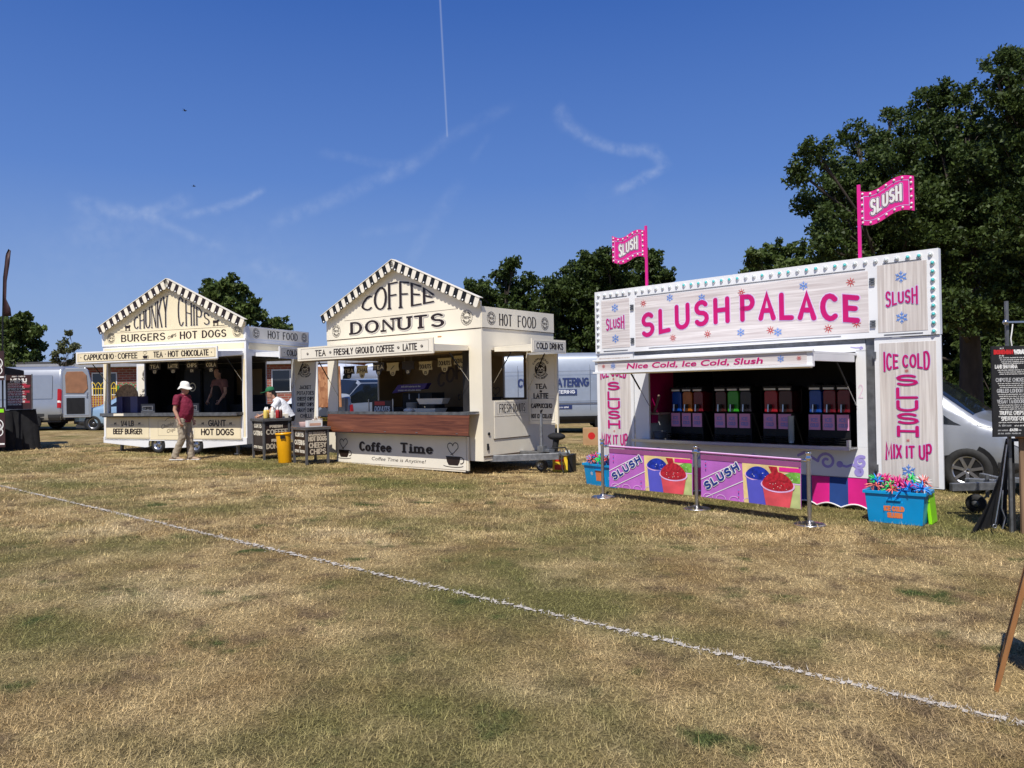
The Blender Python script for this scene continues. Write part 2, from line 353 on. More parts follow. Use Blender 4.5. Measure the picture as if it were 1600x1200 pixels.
def flip(pl, w): return lambda u, v, d: pl(w-u, v, d)

# ------------------------------------------------------------------ lettering (stroke font)
def A(cx, cy, rx, ry, a0, a1, n=None):
    n = n or max(4, int(abs(a1-a0)/22)); return [(cx+rx*math.cos(R(a0+(a1-a0)*i/n)), cy+ry*math.sin(R(a0+(a1-a0)*i/n))) for i in range(n+1)]
G = {
 'A': (.62, [[(0, 0), (.31, 1), (.62, 0)], [(.11, .34), (.51, .34)]]), 'B': (.54, [[(0, .53), (0, 1), (.28, 1)]+A(.28, .765, .22, .235, 90, -90)+[(0, .53)], [(0, .53), (0, 0), (.28, 0)]+A(.28, .265, .26, .265, -90, 90)[0:]]),
 'C': (.58, [A(.32, .5, .32, .5, 48, 312)]), 'D': (.58, [[(0, 0), (0, 1), (.2, 1)]+A(.2, .5, .38, .5, 90, -90)+[(0, 0)]]),
 'E': (.48, [[(.48, 1), (0, 1), (0, 0), (.48, 0)], [(0, .52), (.40, .52)]]), 'F': (.46, [[(.46, 1), (0, 1), (0, 0)], [(0, .52), (.38, .52)]]),
 'G': (.64, [A(.33, .5, .33, .5, 48, 350)+[(.64, .46), (.38, .46)]]), 'H': (.58, [[(0, 0), (0, 1)], [(.58, 0), (.58, 1)], [(0, .52), (.58, .52)]]),
 'I': (.02, [[(.01, 0), (.01, 1)]]), 'J': (.4, [[(.4, 1), (.4, .25)]+A(.2, .25, .2, .25, 0, -170)]), 'K': (.56, [[(0, 0), (0, 1)], [(.54, 1), (0, .42)], [(.18, .6), (.56, 0)]]),
 'L': (.46, [[(0, 1), (0, 0), (.46, 0)]]), 'M': (.72, [[(0, 0), (.04, 1), (.36, .25), (.68, 1), (.72, 0)]]), 'N': (.58, [[(0, 0), (0, 1), (.58, 0), (.58, 1)]]),
 'O': (.68, [A(.34, .5, .34, .5, 90, 450)]), 'P': (.52, [[(0, 0), (0, 1), (.28, 1)]+A(.28, .74, .24, .26, 90, -90)+[(0, .48)]]),
 'Q': (.68, [A(.34, .5, .34, .5, 90, 450), [(.4, .25), (.66, -.04)]]), 'R': (.55, [[(0, 0), (0, 1), (.28, 1)]+A(.28, .75, .24, .25, 90, -90)+[(0, .5)], [(.26, .5), (.55, 0)]]),
 'S': (.54, [A(.27, .755, .25, .245, 30, 270)[:-1]+A(.27, .255, .27, .255, 90, -150)]), 'T': (.56, [[(0, 1), (.56, 1)], [(.28, 1), (.28, 0)]]),
 'U': (.58, [[(0, 1), (0, .3)]+A(.29, .3, .29, .3, 180, 360)+[(.58, 1)]]), 'V': (.58, [[(0, 1), (.29, 0), (.58, 1)]]), 'W': (.86, [[(0, 1), (.2, 0), (.43, .9), (.66, 0), (.86, 1)]]),
 'X': (.56, [[(0, 0), (.56, 1)], [(0, 1), (.56, 0)]]), 'Y': (.56, [[(0, 1), (.28, .48), (.28, 0)], [(.56, 1), (.28, .48)]]), 'Z': (.52, [[(0, 1), (.52, 1), (0, 0), (.52, 0)]]),
 'o': (.5, [A(.25, .31, .25, .31, 90, 450)]), 'f': (.34, [[(.14, 0), (.14, .74)]+A(.29, .76, .15, .20, 180, 40), [(0, .6), (.32, .6)]]), 'e': (.48, [[(.02, .34), (.46, .34)]+A(.24, .31, .23, .31, 8, 318)]),
 'i': (.1, [[(.05, 0), (.05, .62)], [(.05, .86), (.05, .88)]]), 'm': (.84, [[(0, 0), (0, .62)], [(0, .40)]+A(.2, .42, .2, .2, 170, 0)+[(.4, 0)], [(.42, .40)]+A(.62, .42, .2, .2, 170, 0)+[(.82, 0)]]),
 '0': (.52, [A(.26, .5, .26, .5, 90, 450)]), '1': (.2, [[(0, .78), (.18, 1), (.18, 0)]]), '2': (.5, [A(.25, .73, .25, .27, 165, -40)+[(0, 0), (.5, 0)]]), '3': (.5, [A(.23, .75, .23, .25, 150, -90), A(.24, .25, .26, .25, 90, -150)]),
 '4': (.56, [[(.42, 0), (.42, 1), (0, .3), (.56, .3)]]), '5': (.5, [[(.46, 1), (.06, 1), (.03, .56)]+A(.23, .32, .27, .32, 130, -140)]), '6': (.52, [A(.26, .3, .26, .3, 90, 450), [(0, .3), (.08, .75), (.36, 1)]]),
 '7': (.5, [[(0, 1), (.5, 1), (.16, 0)]]), '8': (.52, [A(.26, .76, .22, .24, 90, 450), A(.26, .27, .26, .27, 90, 450)]), '9': (.52, [A(.26, .7, .26, .3, 90, 450), [(.52, .7), (.44, .25), (.16, 0)]]),
 '/': (.36, [[(0, 0), (.36, 1)]]), '.': (.02, [[(.01, 0), (.01, .02)]]), '-': (.05, [[(.02, .46), (.03, .52)]]), '!': (.02, [[(.01, 1), (.01, .3)], [(.01, .0), (.01, .02)]]),
 '£': (.5, [A(.3, .76, .2, .24, 20, 180)+[(.1, 0)], [(0, 0), (.5, 0)], [(0, .45), (.34, .45)]]), ',': (.06, [[(.06, .06), (0, -.14)]]), "'": (.02, [[(.01, 1), (.01, .8)]]),
}
def ribbon(mb, pl, pts, pen, d, cap='round'):
    hx, hz = pen; P = [Vector(p) for p in pts]; closed = (P[0]-P[-1]).length < 1e-5
    if closed: P = P[:-1]
    n = len(P)
    if n < 2: return
    offs = []
    for i in range(n):
        a = P[i]-P[i-1] if (i > 0 or closed) else None
        b = P[(i+1) % n]-P[i] if (i < n-1 or closed) else None
        ds = [q.normalized() for q in (a, b) if q is not None and q.length > 1e-9]
        if not ds: ds = [Vector((1, 0))]
        ns = [Vector((-q.y, q.x)) for q in ds]; m = ns[0]+ns[-1]
        m = m.normalized() if m.length > 1e-3 else ns[0]
        k = 1/max(.5, m.dot(ns[0])); m = m*k
        offs.append(Vector((m.x*hx, m.y*hz)))
    vs = [pl(*(p+o), d) for p, o in zip(P, offs)] + [pl(*(p-o), d) for p, o in zip(P, offs)]
    fs = [(i, i+n, (i+1) % n+n, (i+1) % n) for i in range(n if closed else n-1)]
    mb.add(vs, fs)
    if not closed and cap == 'round':
        for e, o, sgn in ((0, offs[0], 1), (n-1, offs[-1], -1)):
            base = P[e]; q = (P[1]-P[0]) if e == 0 else (P[-1]-P[-2]); ang = math.atan2(q.y, q.x)
            arc = [Vector((base.x+hx*math.cos(ang+sgn*math.pi/2+math.pi*j/7), base.y+hz*math.sin(ang+sgn*math.pi/2+math.pi*j/7))) for j in range(8)]
            mb.add([pl(*p, d) for p in arc], [tuple(range(8))])
def text(mb, pl, s, u0, u1, v0, v1, pen, d=.004, serif=0, env=None, track=.24, space=.42, cap='round', shear=0, post=None):
    W = 0; lay = []
    for ch in s:
        if ch == ' ': W += space; continue
        w, st = G[ch]; lay.append((W, st)); W += w+track
    W = max(W-track, .05); k = (u1-u0)/W; pen = pen if hasattr(pen, '__len__') else (pen, pen)
    def mp(x, y):
        u = u0+x*k; t = (u-u0)/(u1-u0); b, tp = env(t) if env else (v0, v1); v = b+y*(tp-b); u += shear*(v-b)
        return post(u, v) if post else (u, v)
    e = 0
    for x, st in lay:
        for pts in st:
            q = [mp(x+a, b) for a, b in pts]
            if serif and pts is G['N'][1][0]:
                for i, kk in ((0, .5), (1, .85), (2, .5)): ribbon(mb, pl, q[i:i+2], (pen[0]*kk, pen[1]), d+.00035*(e % 5), 'flat'); e += 1
            else: ribbon(mb, pl, q, pen, d+.00035*(e % 5), cap); e += 1
        if serif:
            for pts in st:
                for i, j in ((0, 1), (-1, -2)):
                    a, b = pts[i], pts[j]
                    if (a[1] < .02 or a[1] > .98) and abs(a[0]-b[0]) < abs(a[1]-b[1])*.7:
                        p = mp(x+a[0], a[1]); ribbon(mb, pl, [(p[0]-serif, p[1]), (p[0]+serif, p[1])], (pen[1], pen[1]), d+.00035*(e % 5), 'flat'); e += 1
_bf = {}
def btext(mb, pl, s, u0, v0, h, d=.004, u1=None, shear=0, bold=0, rot=0, post=None):
    key = (s, bold)
    if key not in _bf:
        cu = bpy.data.curves.new('t', 'FONT'); cu.body = s; cu.offset = bold; cu.resolution_u = 3; o = bpy.data.objects.new('t', cu); COL.objects.link(o)
        bpy.context.view_layer.update(); dg = bpy.context.evaluated_depsgraph_get(); me = bpy.data.meshes.new_from_object(o.evaluated_get(dg))
        _bf[key] = ([(v.co.x, v.co.y) for v in me.vertices], [tuple(p.vertices) for p in me.polygons])
        bpy.data.objects.remove(o); bpy.data.curves.remove(cu); bpy.data.meshes.remove(me)
    vs, fs = _bf[key]; k = h/.73; x0 = min(x for x, y in vs); x1 = max(x for x, y in vs)
    kx = (u1-u0)/(x1-x0) if u1 else k; cr, sr = math.cos(rot), math.sin(rot); out = []
    for x, y in vs:
        a, b = (x-x0)*kx+shear*y*k, y*k; a, b = a*cr-b*sr, a*sr+b*cr; u, v = u0+a, v0+b
        if post: u, v = post(u, v)
        out.append(pl(u, v, d))
    mb.add(out, fs)
def scribble(mb, pl, u0, u1, v, h, d=.004, n=10):     # a line of writing too small to read
    u = u0
    while u < u1:
        w = random.uniform(.3, 1.0)*h; ww = min(w*random.randint(2, 5), u1-u)
        e = u+ww
        while u < e-.2*h:
            ribbon(mb, pl, [(u, v), (u+.12*h, v+h*random.uniform(.6, 1)), (u+.3*h, v+h*random.uniform(0, .3))], (h*.09, h*.09), d, 'flat'); u += .42*h
        u = e+.45*h
def circ(cu, cv, r, n=28, ry=None, a0=0): return [(cu+r*math.cos(2*math.pi*i/n+a0), cv+(ry or r)*math.sin(2*math.pi*i/n+a0)) for i in range(n)]
def rect(u0, u1, v0, v1): return [(u0, v0), (u1, v0), (u1, v1), (u0, v1)]
def outline(mb, pl, u0, u1, v0, v1, w, d): ribbon(mb, pl, rect(u0, u1, v0, v1)+[(u0, v0)], (w/2, w/2), d)
def arc_word(mb, pl, s, cu, cv, r, h, a0, a1, pen, d):
    W = sum((G[c][0] if c != ' ' else .4)+.25 for c in s)-.25; x = 0
    for ch in s:
        if ch == ' ': x += .65; continue
        w, st = G[ch]
        for pts in st:
            q = []
            for a, b in pts:
                an = R(a0+(a1-a0)*(x+a)/W); rr = r+(b*h if a1 < a0 else (1-b)*h); q.append((cu+rr*math.cos(an), cv+rr*math.sin(an)))
            ribbon(mb, pl, q, (pen, pen), d, 'flat')
        x += w+.25
def seal(mb, pl, cu, cv, r, d, fill=False, ink=None, paper=None):     # round "serving fresh produce" stamp
    ink = ink or BROWN; mb.use(ink)
    if fill:
        mb.face(circ(cu, cv, r), pl, d); mb.use(paper or CREAML)
        ribbon(mb, pl, circ(cu, cv, r*.62)+[circ(cu, cv, r*.62)[0]], (r*.03, r*.03), d+.002)
        arc_word(mb, pl, 'CURTIS', cu, cv, r*.68, r*.22, 150, 30, r*.035, d+.002); arc_word(mb, pl, 'CATERING', cu, cv, r*.68, r*.2, 205, 335, r*.03, d+.002)
        ribbon(mb, pl, [(cu-r*.5, cv-.1*r), (cu-.2*r, cv+.2*r), (cu, cv-.05*r), (cu+.25*r, cv+.22*r), (cu+.5*r, cv-.05*r)], (r*.07, r*.07), d+.002)
        ribbon(mb, pl, [(cu-r*.45, cv-.25*r), (cu+.45*r, cv-.25*r)], (r*.04, r*.04), d+.002)
    else:
        n = 40; z = [(cu+r*(1+.035*math.cos(i*math.pi))*math.cos(2*math.pi*i/n), cv+r*(1+.035*math.cos(i*math.pi))*math.sin(2*math.pi*i/n)) for i in range(n)]
        ribbon(mb, pl, z+[z[0]], (r*.035, r*.035), d)
        arc_word(mb, pl, 'SERVING', cu, cv, r*.58, r*.26, 160, 20, r*.035, d); arc_word(mb, pl, 'PRODUCE', cu, cv, r*.56, r*.26, 205, 335, r*.035, d)
        text(mb, pl, 'FRESH', cu-.68*r, cu+.68*r, cv-.15*r, cv+.15*r, r*.035, d, cap='flat')
def snowflake(mb, pl, cu, cv, r, d):
    for i in range(6):
        a = R(60*i+30); c, s_ = math.cos(a), math.sin(a)
        ribbon(mb, pl, [(cu+.12*r*c, cv+.12*r*s_), (cu+r*c, cv+r*s_)], (r*.07, r*.07), d)
        for sg in (-1, 1):
            b = a+sg*R(45); ribbon(mb, pl, [(cu+.5*r*c, cv+.5*r*s_), (cu+.5*r*c+.35*r*math.cos(b), cv+.5*r*s_+.35*r*math.sin(b))], (r*.06, r*.06), d+.0006)
def starburst(mb, pl, cu, cv, r, d):
    ribbon(mb, pl, circ(cu, cv, r*.32, 10)+[(cu+r*.32, cv)], (r*.08, r*.08), d)
    for i in range(8):
        a = R(45*i); ribbon(mb, pl, [(cu+.42*r*math.cos(a), cv+.42*r*math.sin(a)), (cu+.9*r*math.cos(a), cv+.9*r*math.sin(a))], (r*.07, r*.07), d)
def cup_icon(mb, pl, cu, cv, h, d):          # a cup with a heart of steam, standing on its saucer
    mb.use(BROWN); w = h*.38
    mb.face([(cu-w*.62, cv+h*.08), (cu+w*.62, cv+h*.08), (cu+w*.85, cv+h*.2), (cu+w, cv+h*.42), (cu-w, cv+h*.42), (cu-w*.85, cv+h*.2)], pl, d)
    ribbon(mb, pl, A(cu+w*1.05, cv+h*.27, w*.38, h*.12, 100, -100), (h*.018, h*.018), d+.0005)
    ribbon(mb, pl, A(cu, cv+h*.07, w*1.35, h*.06, 190, 350), (h*.012, h*.012), d+.001)
    ribbon(mb, pl, [(cu, cv+h*.46), (cu-.5*w, cv+h*.62)]+A(cu-.38*w, cv+h*.80, w*.36, h*.12, 200, 10)+A(cu+.35*w, cv+h*.80, w*.36, h*.14, 170, -30)+[(cu+.1*w, cv+h*.55), (cu-.3*w, cv+h*.48)], (h*.016, h*.016), d+.0015)
def gz(x, y): return -.018*max(-30, min(30, x))+.003*max(-10, min(60, y))-.01

# ================================================================== GROUND
def gzn(x, y): return -.018*np.clip(x, -30, 30)+.003*np.clip(y, -10, 60)-.01
def tri_mesh(name, V, F, mats, k):          # V (n,3), F (m,k) numpy
    me = bpy.data.meshes.new(name); n, m = len(V), len(F)
    me.vertices.add(n); me.vertices.foreach_set('co', V.astype(np.float32).ravel())
    me.loops.add(m*k); me.loops.foreach_set('vertex_index', F.astype(np.int32).ravel())
    me.polygons.add(m); me.polygons.foreach_set('loop_start', np.arange(0, m*k, k, dtype=np.int32))
    for q in mats: me.materials.append(q)
    me.update(calc_edges=True)
    o = bpy.data.objects.new(name, me); COL.objects.link(o); return o
ax = np.concatenate([[-1500, -600, -250, -120, -70, -45], np.arange(-32, 33, 1.), [45, 70, 120, 250, 600, 1500]])
ay = np.concatenate([[-300, -60, -25], np.arange(-10, 62, 1.), [80, 120, 250, 600, 2000]])
gx, gy = np.meshgrid(ax, ay); V = np.stack([gx, gy, gzn(gx, gy)], -1).reshape(-1, 3); nx = len(ax)
F = np.array([(j*nx+i, j*nx+i+1, (j+1)*nx+i+1, (j+1)*nx+i) for j in range(len(ay)-1) for i in range(nx-1)])
struct(tri_mesh('ground', V, F, [TURF], 4))
LA, LB = np.array([-8.43, 12.61]), np.array([2.44, 3.72])       # chalk line runs through these two ground points
LD = (LB-LA)/np.linalg.norm(LB-LA); LN = np.array([-LD[1], LD[0]])
def blades(n, dmin, dmax, p, lmin, lmax, wk, seed):
    g = np.random.default_rng(seed)
    u = g.random(n); q = 1-p
    d = (dmin**q+u*(dmax**q-dmin**q))**(1/q)
    lat = (g.random(n)*2-1)*(d*.72+1.3)
    x, y = lat, d
    return x, y, g
def blade_geo(x, y, g, lmin, lmax, w, tmin=4, tmax=52):
    n = len(x); a = g.random(n)*2*np.pi; tl = np.radians(tmin+(tmax-tmin)*g.random(n)**1.4); ln = lmin+(lmax-lmin)*g.random(n)**2
    dx, dy = np.cos(a), np.sin(a); z = gzn(x, y)-.003
    px, py = -dy*w, dx*w
    hz = g.random(n)*.012
    B0 = np.stack([x+px, y+py, z+hz], -1); B1 = np.stack([x-px, y-py, z+hz], -1)
    T = np.stack([x+dx*ln*np.cos(tl), y+dy*ln*np.cos(tl), z+hz+ln*np.sin(tl)], -1)
    V = np.stack([B0, B1, T], 1).reshape(-1, 3); F = np.arange(3*n).reshape(-1, 3); return V, F
Vs, Fs, o = [], [], 0
wx, wy = [], []
for n, d0, d1, p, l0, l1, wk, sd in ((430000, 2.3, 9, 1.35, .016, .058, .0013, 1), (240000, 8, 22, 1.02, .03, .09, .0014, 2)):
    x, y, g = blades(n, d0, d1, p, l0, l1, wk, sd)
    dist = np.abs((np.stack([x, y], -1)-LA)@LN)
    onl = (dist < np.abs(g.normal(0, .038, n))) & (g.random(n) < .8)
    wx.append(x[onl]); wy.append(y[onl]); x, y = x[~onl], y[~onl]
    w = np.maximum(.0011, wk*.45*y/2.3)*(.7+.6*g.random(len(x)))
    V, F = blade_geo(x, y, g, l0, l1, w); Vs.append(V); Fs.append(F+o); o += len(V)
# taller pale seed stalks in loose drifts
g = np.random.default_rng(5); sx, sy = [], []
for k in range(70):
    d = 3.2+9*g.random()**1.5; lx = (g.random()*2-1)*(d*.7); m = int(12+60*g.random())
    sx.append(lx+g.normal(0, .28, m)); sy.append(d+g.normal(0, .20, m))
sx, sy = np.concatenate(sx), np.concatenate(sy)
V, F = blade_geo(sx, sy, g, .05, .12, np.full(len(sx), .0013), 15, 75); Vs.append(V); Fs.append(F+o); o += len(V)
gr = tri_mesh('dry_grass', np.concatenate(Vs), np.concatenate(Fs), [BLADES], 3)
gr['kind'] = 'stuff'; tag(gr, 'short parched straw coloured grass covering the whole field', 'grass')
# the chalk line: a thin broken strip on the soil plus whitened blades
wx, wy = np.concatenate(wx), np.concatenate(wy); g = np.random.default_rng(9)
V, F = blade_geo(wx, wy, g, .014, .045, np.maximum(.0016, .0006*wy), 5, 50)
sv, sf = [], []; o2 = len(V); tlen = 24.0; N = 900
for i in range(N):
    t0 = -6+i*tlen/N; a = LA+LD*t0; c = (LA+LD*(t0+tlen/N*.92)); w0 = .006+.024*g.random(); off = (g.random()-.5)*.045
    if g.random() < .22: continue
    q = [a+LN*(w0+off), a-LN*(w0-off), c-LN*(w0-off), c+LN*(w0+off)]
    b = o2+len(sv); sv += [(p[0], p[1], float(gzn(p[0], p[1]))+.006+.0012*max(0, p[1]-3)) for p in q]; sf += [(b, b+1, b+2), (b, b+2, b+3)]
wl = tri_mesh('chalk_line', np.concatenate([V, np.array(sv)]), np.concatenate([F, np.array(sf)]), [CHALK], 3); struct(wl)

# ================================================================== TREES
def leaves(name, parent, lobes, per, size, mat, seed, squash=.9, clump=.30, gaps=.0):
    g = np.random.default_rng(seed); C = []
    for (c, r) in lobes:
        k = max(6, int(26*(r/1.5)**1.6*per))
        u = g.normal(size=(k, 3)); u /= np.linalg.norm(u, axis=1, keepdims=True); rad = r*(g.random(k)**.42)*(.72+.42*g.random(k))
        cc = np.array(c)+u*rad[:, None]*np.array([1, 1, squash])
        cr = clump*(.55+.9*g.random(k))*min(1.6, max(.7, r/1.6))
        m = (220*(cr/.3)**1.5*.30*(.12/size)**1.0).astype(int)+6
        idx = np.repeat(np.arange(k), m)
        q = g.normal(size=(len(idx), 3)); q /= np.linalg.norm(q, axis=1, keepdims=True)
        C.append(cc[idx]+q*(cr[idx]*g.random(len(idx))**.45)[:, None]*np.array([1.1, 1.1, .8]))
    C = np.concatenate(C); n = len(C)
    a = g.normal(size=(n, 3)); a /= np.linalg.norm(a, axis=1, keepdims=True)
    b = g.normal(size=(n, 3))+np.array([0, 0, .0]); b = np.cross(a, b); b /= np.linalg.norm(b, axis=1, keepdims=True)
    sz = (size*(.6+.8*g.random(n)))[:, None]
    V = np.stack([C-a*sz*.55, C+b*sz*.30, C+a*sz*.55, C-b*sz*.30], 1).reshape(-1, 3)
    o = tri_mesh(name, V, np.arange(4*n).reshape(-1, 4), [mat], 4); o.parent = parent; return n
def tree(name, label, Y, pxl, base, per=1, size=.16, mat=None, seed=1, trunk=.28, jit=1.4, group='trees behind the stalls', clump=.32):
    b = at(base[0], base[1], Y); bz = gz(b.x, b.y); t = thing(name, label, 'tree', (b.x, Y, bz), 0, group)
    g = random.Random(seed); lobes = []
    for px, py, r in pxl:
        yy = Y+g.uniform(-jit, jit); p = at(px, py, yy); lobes.append(((p.x-b.x, yy-Y, p.z-bz), r*Y/FPX))
    top = max(l[0][2] for l in lobes); fork = top*.42
    mb = MB(BARK); mb.tube([(0, 0, -.1), (.05, .02, fork*.5), (0, .05, fork), (.1, 0, top*.65), (.05, .05, top*.85)], [trunk*1.15, trunk*.9, trunk*.7, trunk*.2, .02], 10)
    for c, r in lobes:
        z0 = min(fork*g.uniform(.8, 1.25), c[2]*.8); c = Vector(c); s0 = Vector((0, .03, z0)); mid = s0.lerp(c, .55)+Vector((g.uniform(-.3, .3), g.uniform(-.3, .3), .25))
        rr = trunk*.12+r*.02; mb.tube([s0, mid, c, c+Vector((g.uniform(-.4, .4)*r, g.uniform(-.4, .4)*r, r*.3))], [rr*1.6, rr, rr*.55, .012], 6)
        for k in range(3):
            e = c+Vector((g.uniform(-1, 1), g.uniform(-1, 1), g.uniform(-.6, .8)))*r*.6; mb.tube([mid.lerp(c, .5), e], [rr*.5, .01], 5)
    mb.build('trunk', t)
    leaves('crown', t, lobes, per*2.3, size*1.0, mat or LEAFD, seed, clump=clump); return t
T1 = [(1300, 300, 44), (1370, 260, 50), (1340, 330, 55), (1400, 380, 60), (1440, 300, 55), (1480, 260, 50), (1290, 350, 40), (1320, 395, 45), (1430, 205, 30), (1470, 190, 28), (1250, 270, 24), (1262, 318, 22), (1275, 235, 26), (1300, 262, 36), (1302, 330, 34), (1285, 385, 30), (1340, 215, 34), (1392, 180, 22), (1375, 220, 30), (1350, 285, 48), (1420, 245, 40), (1410, 320, 55), (1360, 370, 48), (1470, 330, 50), (1330, 420, 40), (1440, 400, 55)]
T2 = [(1530, 300, 40), (1490, 270, 40), (1510, 380, 45), (1470, 380, 45), (1500, 490, 40), (1560, 500, 40), (1470, 450, 40), (1450, 165, 34), (1492, 150, 34), (1520, 190, 40), (1465, 215, 40), (1500, 260, 52), (1540, 250, 50), (1480, 330, 55), (1540, 340, 55), (1500, 420, 55), (1560, 430, 50), (1580, 300, 45), (1600, 440, 50)]
T3 = [(1600, 500, 40), (1650, 470, 60), (1565, 92, 30), (1600, 105, 44), (1560, 130, 30), (1590, 170, 44), (1640, 150, 70), (1600, 250, 55), (1650, 260, 80), (1605, 340, 60), (1665, 380, 80), (1700, 200, 80), (1600, 430, 50), (1740, 330, 90)]
T4 = [(1180, 405, 20), (1208, 395, 24), (1240, 398, 26), (1190, 425, 30), (1235, 430, 36), (1275, 425, 36)]
tree('oak_tree', 'tall oak with loose lacy left edge rising behind the right pink flag', 26, T1, (1400, 590), 1.5, .125, LEAFD, 11, .34, 2.6)
tree('oak_tree', 'tall dark oak with its dark trunk showing just above the silver car', 25, T2, (1516, 600), 1.6, .125, LEAFD, 12, .36, 2.6)
tree('oak_tree', 'tallest oak at the right edge of the photo, above the black menu board', 23, T3, (1640, 600), 1.5, .125, LEAFD, 13, .42, 2.6)
T10 = [(1450, 340, 60), (1520, 310, 60), (1590, 290, 60), (1640, 300, 80), (1400, 345, 50), (1545, 230, 50), (1625, 210, 60), (1480, 270, 45), (1330, 470, 60), (1400, 500, 70), (1470, 480, 60), (1530, 520, 60), (1590, 480, 60), (1640, 520, 80), (1500, 420, 60), (1420, 420, 50), (1570, 400, 60), (1660, 420, 80), (1520, 580, 50), (1590, 570, 55), (1460, 560, 60), (1720, 480, 90), (1390, 560, 60)]
tree('oak_tree', 'broad shaded oak mass far behind the silver car, its leaves reaching down to the ground', 36, T10, (1560, 602), 1.2, .24, LEAFD, 15, .3)
tree('oak_tree', 'small distant bushy tree just above the top of the pink lettered stall', 44, T4, (1225, 600), 1.3, .24, LEAFM, 14, .2)
T5 = [(745, 452, 26), (728, 470, 20), (765, 475, 34), (790, 425, 15), (803, 413, 12), (780, 432, 16), (795, 455, 26), (828, 440, 16), (815, 470, 30), (745, 500, 34), (790, 505, 40), (840, 480, 30), (850, 520, 40), (800, 550, 42), (745, 545, 36), (860, 452, 20), (760, 590, 40), (810, 590, 40), (730, 560, 30)]
T6 = [(900, 430, 30), (925, 412, 26), (950, 405, 28), (985, 402, 26), (1015, 412, 26), (1035, 432, 20), (870, 455, 30), (910, 460, 45), (960, 450, 52), (1010, 455, 42), (880, 505, 45), (940, 510, 50), (1000, 500, 50), (900, 550, 45), (960, 560, 45), (1030, 480, 30), (1030, 540, 40), (865, 550, 40), (900, 590, 40), (990, 590, 45), (1060, 590, 40), (840, 590, 35)]
tree('dark_green_tree', 'uneven dark tree with a raised tuft of leaves behind the coffee stall', 38, T5, (790, 600), 1.7, .17, LEAFD, 21, .3)
tree('dark_green_tree', 'broad dome shaped dark tree behind the left pink flag', 40, T6, (960, 600), 1.8, .18, LEAFD, 22, .36)
T7 = [(345, 452, 20), (362, 442, 14), (328, 448, 12), (378, 460, 18), (395, 475, 14), (350, 480, 30), (385, 495, 24), (408, 492, 12), (320, 470, 16), (420, 505, 10), (437, 505, 13), (440, 515, 12), (360, 520, 30), (300, 500, 20)]
tree('ash_tree', 'round headed sunlit green tree behind the roof of the chip stall', 50, T7, (360, 610), 1.6, .26, LEAFM, 31, .3)
T8 = [(15, 505, 18), (35, 500, 16), (55, 515, 15), (5, 530, 26), (35, 530, 24), (60, 538, 12), (20, 560, 26), (50, 555, 16), (-20, 515, 28), (-30, 545, 40)]
tree('ash_tree', 'leafy green tree at the far left edge behind the silver van', 48, T8, (15, 612), 1.6, .26, LEAFM, 32, .3)
T9 = [(98, 550, 9), (104, 533, 7), (92, 562, 8), (110, 548, 8), (119, 541, 4), (115, 563, 8), (104, 568, 9), (94, 540, 5), (107, 520, 3), (124, 556, 5), (86, 552, 4)]
tree('young_birch_tree', 'thin young pale leaved tree between the silver van and the chip stall', 40, T9, (104, 612), .9, .15, LEAFP, 33, .06, .5, clump=.22)
# low shrubs in the shade under the oaks
for i, (px, py, r, Y, lb) in enumerate(((1495, 560, 40, 33, 'dark shrub under the oaks just left of their trunk, above the silver car'), (1565, 555, 50, 32, 'dark shrub under the oaks behind the black menu board'), (1640, 560, 70, 31, 'large dark shrub at the right edge under the oaks'), (1420, 560, 60, 36, 'dark shrub under the oaks behind the pink lettered stall'))):
    b = at(px, py, Y); t = thing('shrub', lb, 'shrub', (b.x, Y, gz(b.x, Y)), 0, 'shrubs under the oaks')
    mb = MB(BARK)
    for k in range(4): mb.tube([(random.uniform(-.2, .2), 0, -.05), (random.uniform(-.8, .8), random.uniform(-.3, .3), b.z*.8)], [.06, .015], 6)
    mb.build('stem', t)
    rr = r*Y/FPX; leaves('foliage', t, [((random.uniform(-.5, .5)*rr*1.5, random.uniform(-.6, .6), z*b.z/2+.2), rr*.75) for z in (.3, .9, 1.5, 2.1)]+[((sx*rr, 0, .8), rr*.6) for sx in (-1, 1)], 1.2, .2, LEAFD if i % 2 else LEAFM, 50+i)

# far-off wood closing the field behind the stalls
wr = bpy.data.objects.new('far_wood', None)
leaves('far_wood', None, [((x+random.uniform(-1, 1), 76+random.uniform(-3, 3), gz(30, 60)+random.uniform(.6, 2.0)), random.uniform(1.6, 2.3)) for x in np.arange(-8, 75, 2.4)], .5, .42, LEAFD, 90, clump=.6)
fw = bpy.data.objects['far_wood.001'] if 'far_wood.001' in bpy.data.objects else bpy.data.objects['far_wood']
bpy.data.objects.remove(wr); fw.name = 'far_wood'; fw['kind'] = 'stuff'; tag(fw, 'low dark far-off wood along the far edge of the field', 'wood')

# ================================================================== TRAILERS
def tpart(mb, name, par, z0, bevel=0): return mb.shift(0, 0, -z0).build(name, par, bevel)
def gas_strut(par, z0, a, b):
    a, b = Vector(a), Vector(b); m = a.lerp(b, .52); mb = MB(BLACK); mb.tube([a, m], .012, 8); mb.use(CHROME); mb.tube([m, b], .006, 8); tpart(mb, 'gas_strut', par, z0)
def bulb_proto(r, lens, ring):
    mb = MB(ring); mb.lathe((0, 0, 0), [(r*1.15, 0), (r*1.15, .012), (r*.95, .018), (r*.9, .006)], 12, Matrix.Rotation(R(90), 4, 'X'))
    mb.use(lens); mb.sph((0, -.014, 0), (r*.85, r*.9, r*.85), 10, 6); return mb

PK = 1.10          # real size of the slush stall relative to the measured frame
def pks(p): return (p[0]*PK, p[1]*PK, CAMZ+(p[2]-CAMZ)*PK)
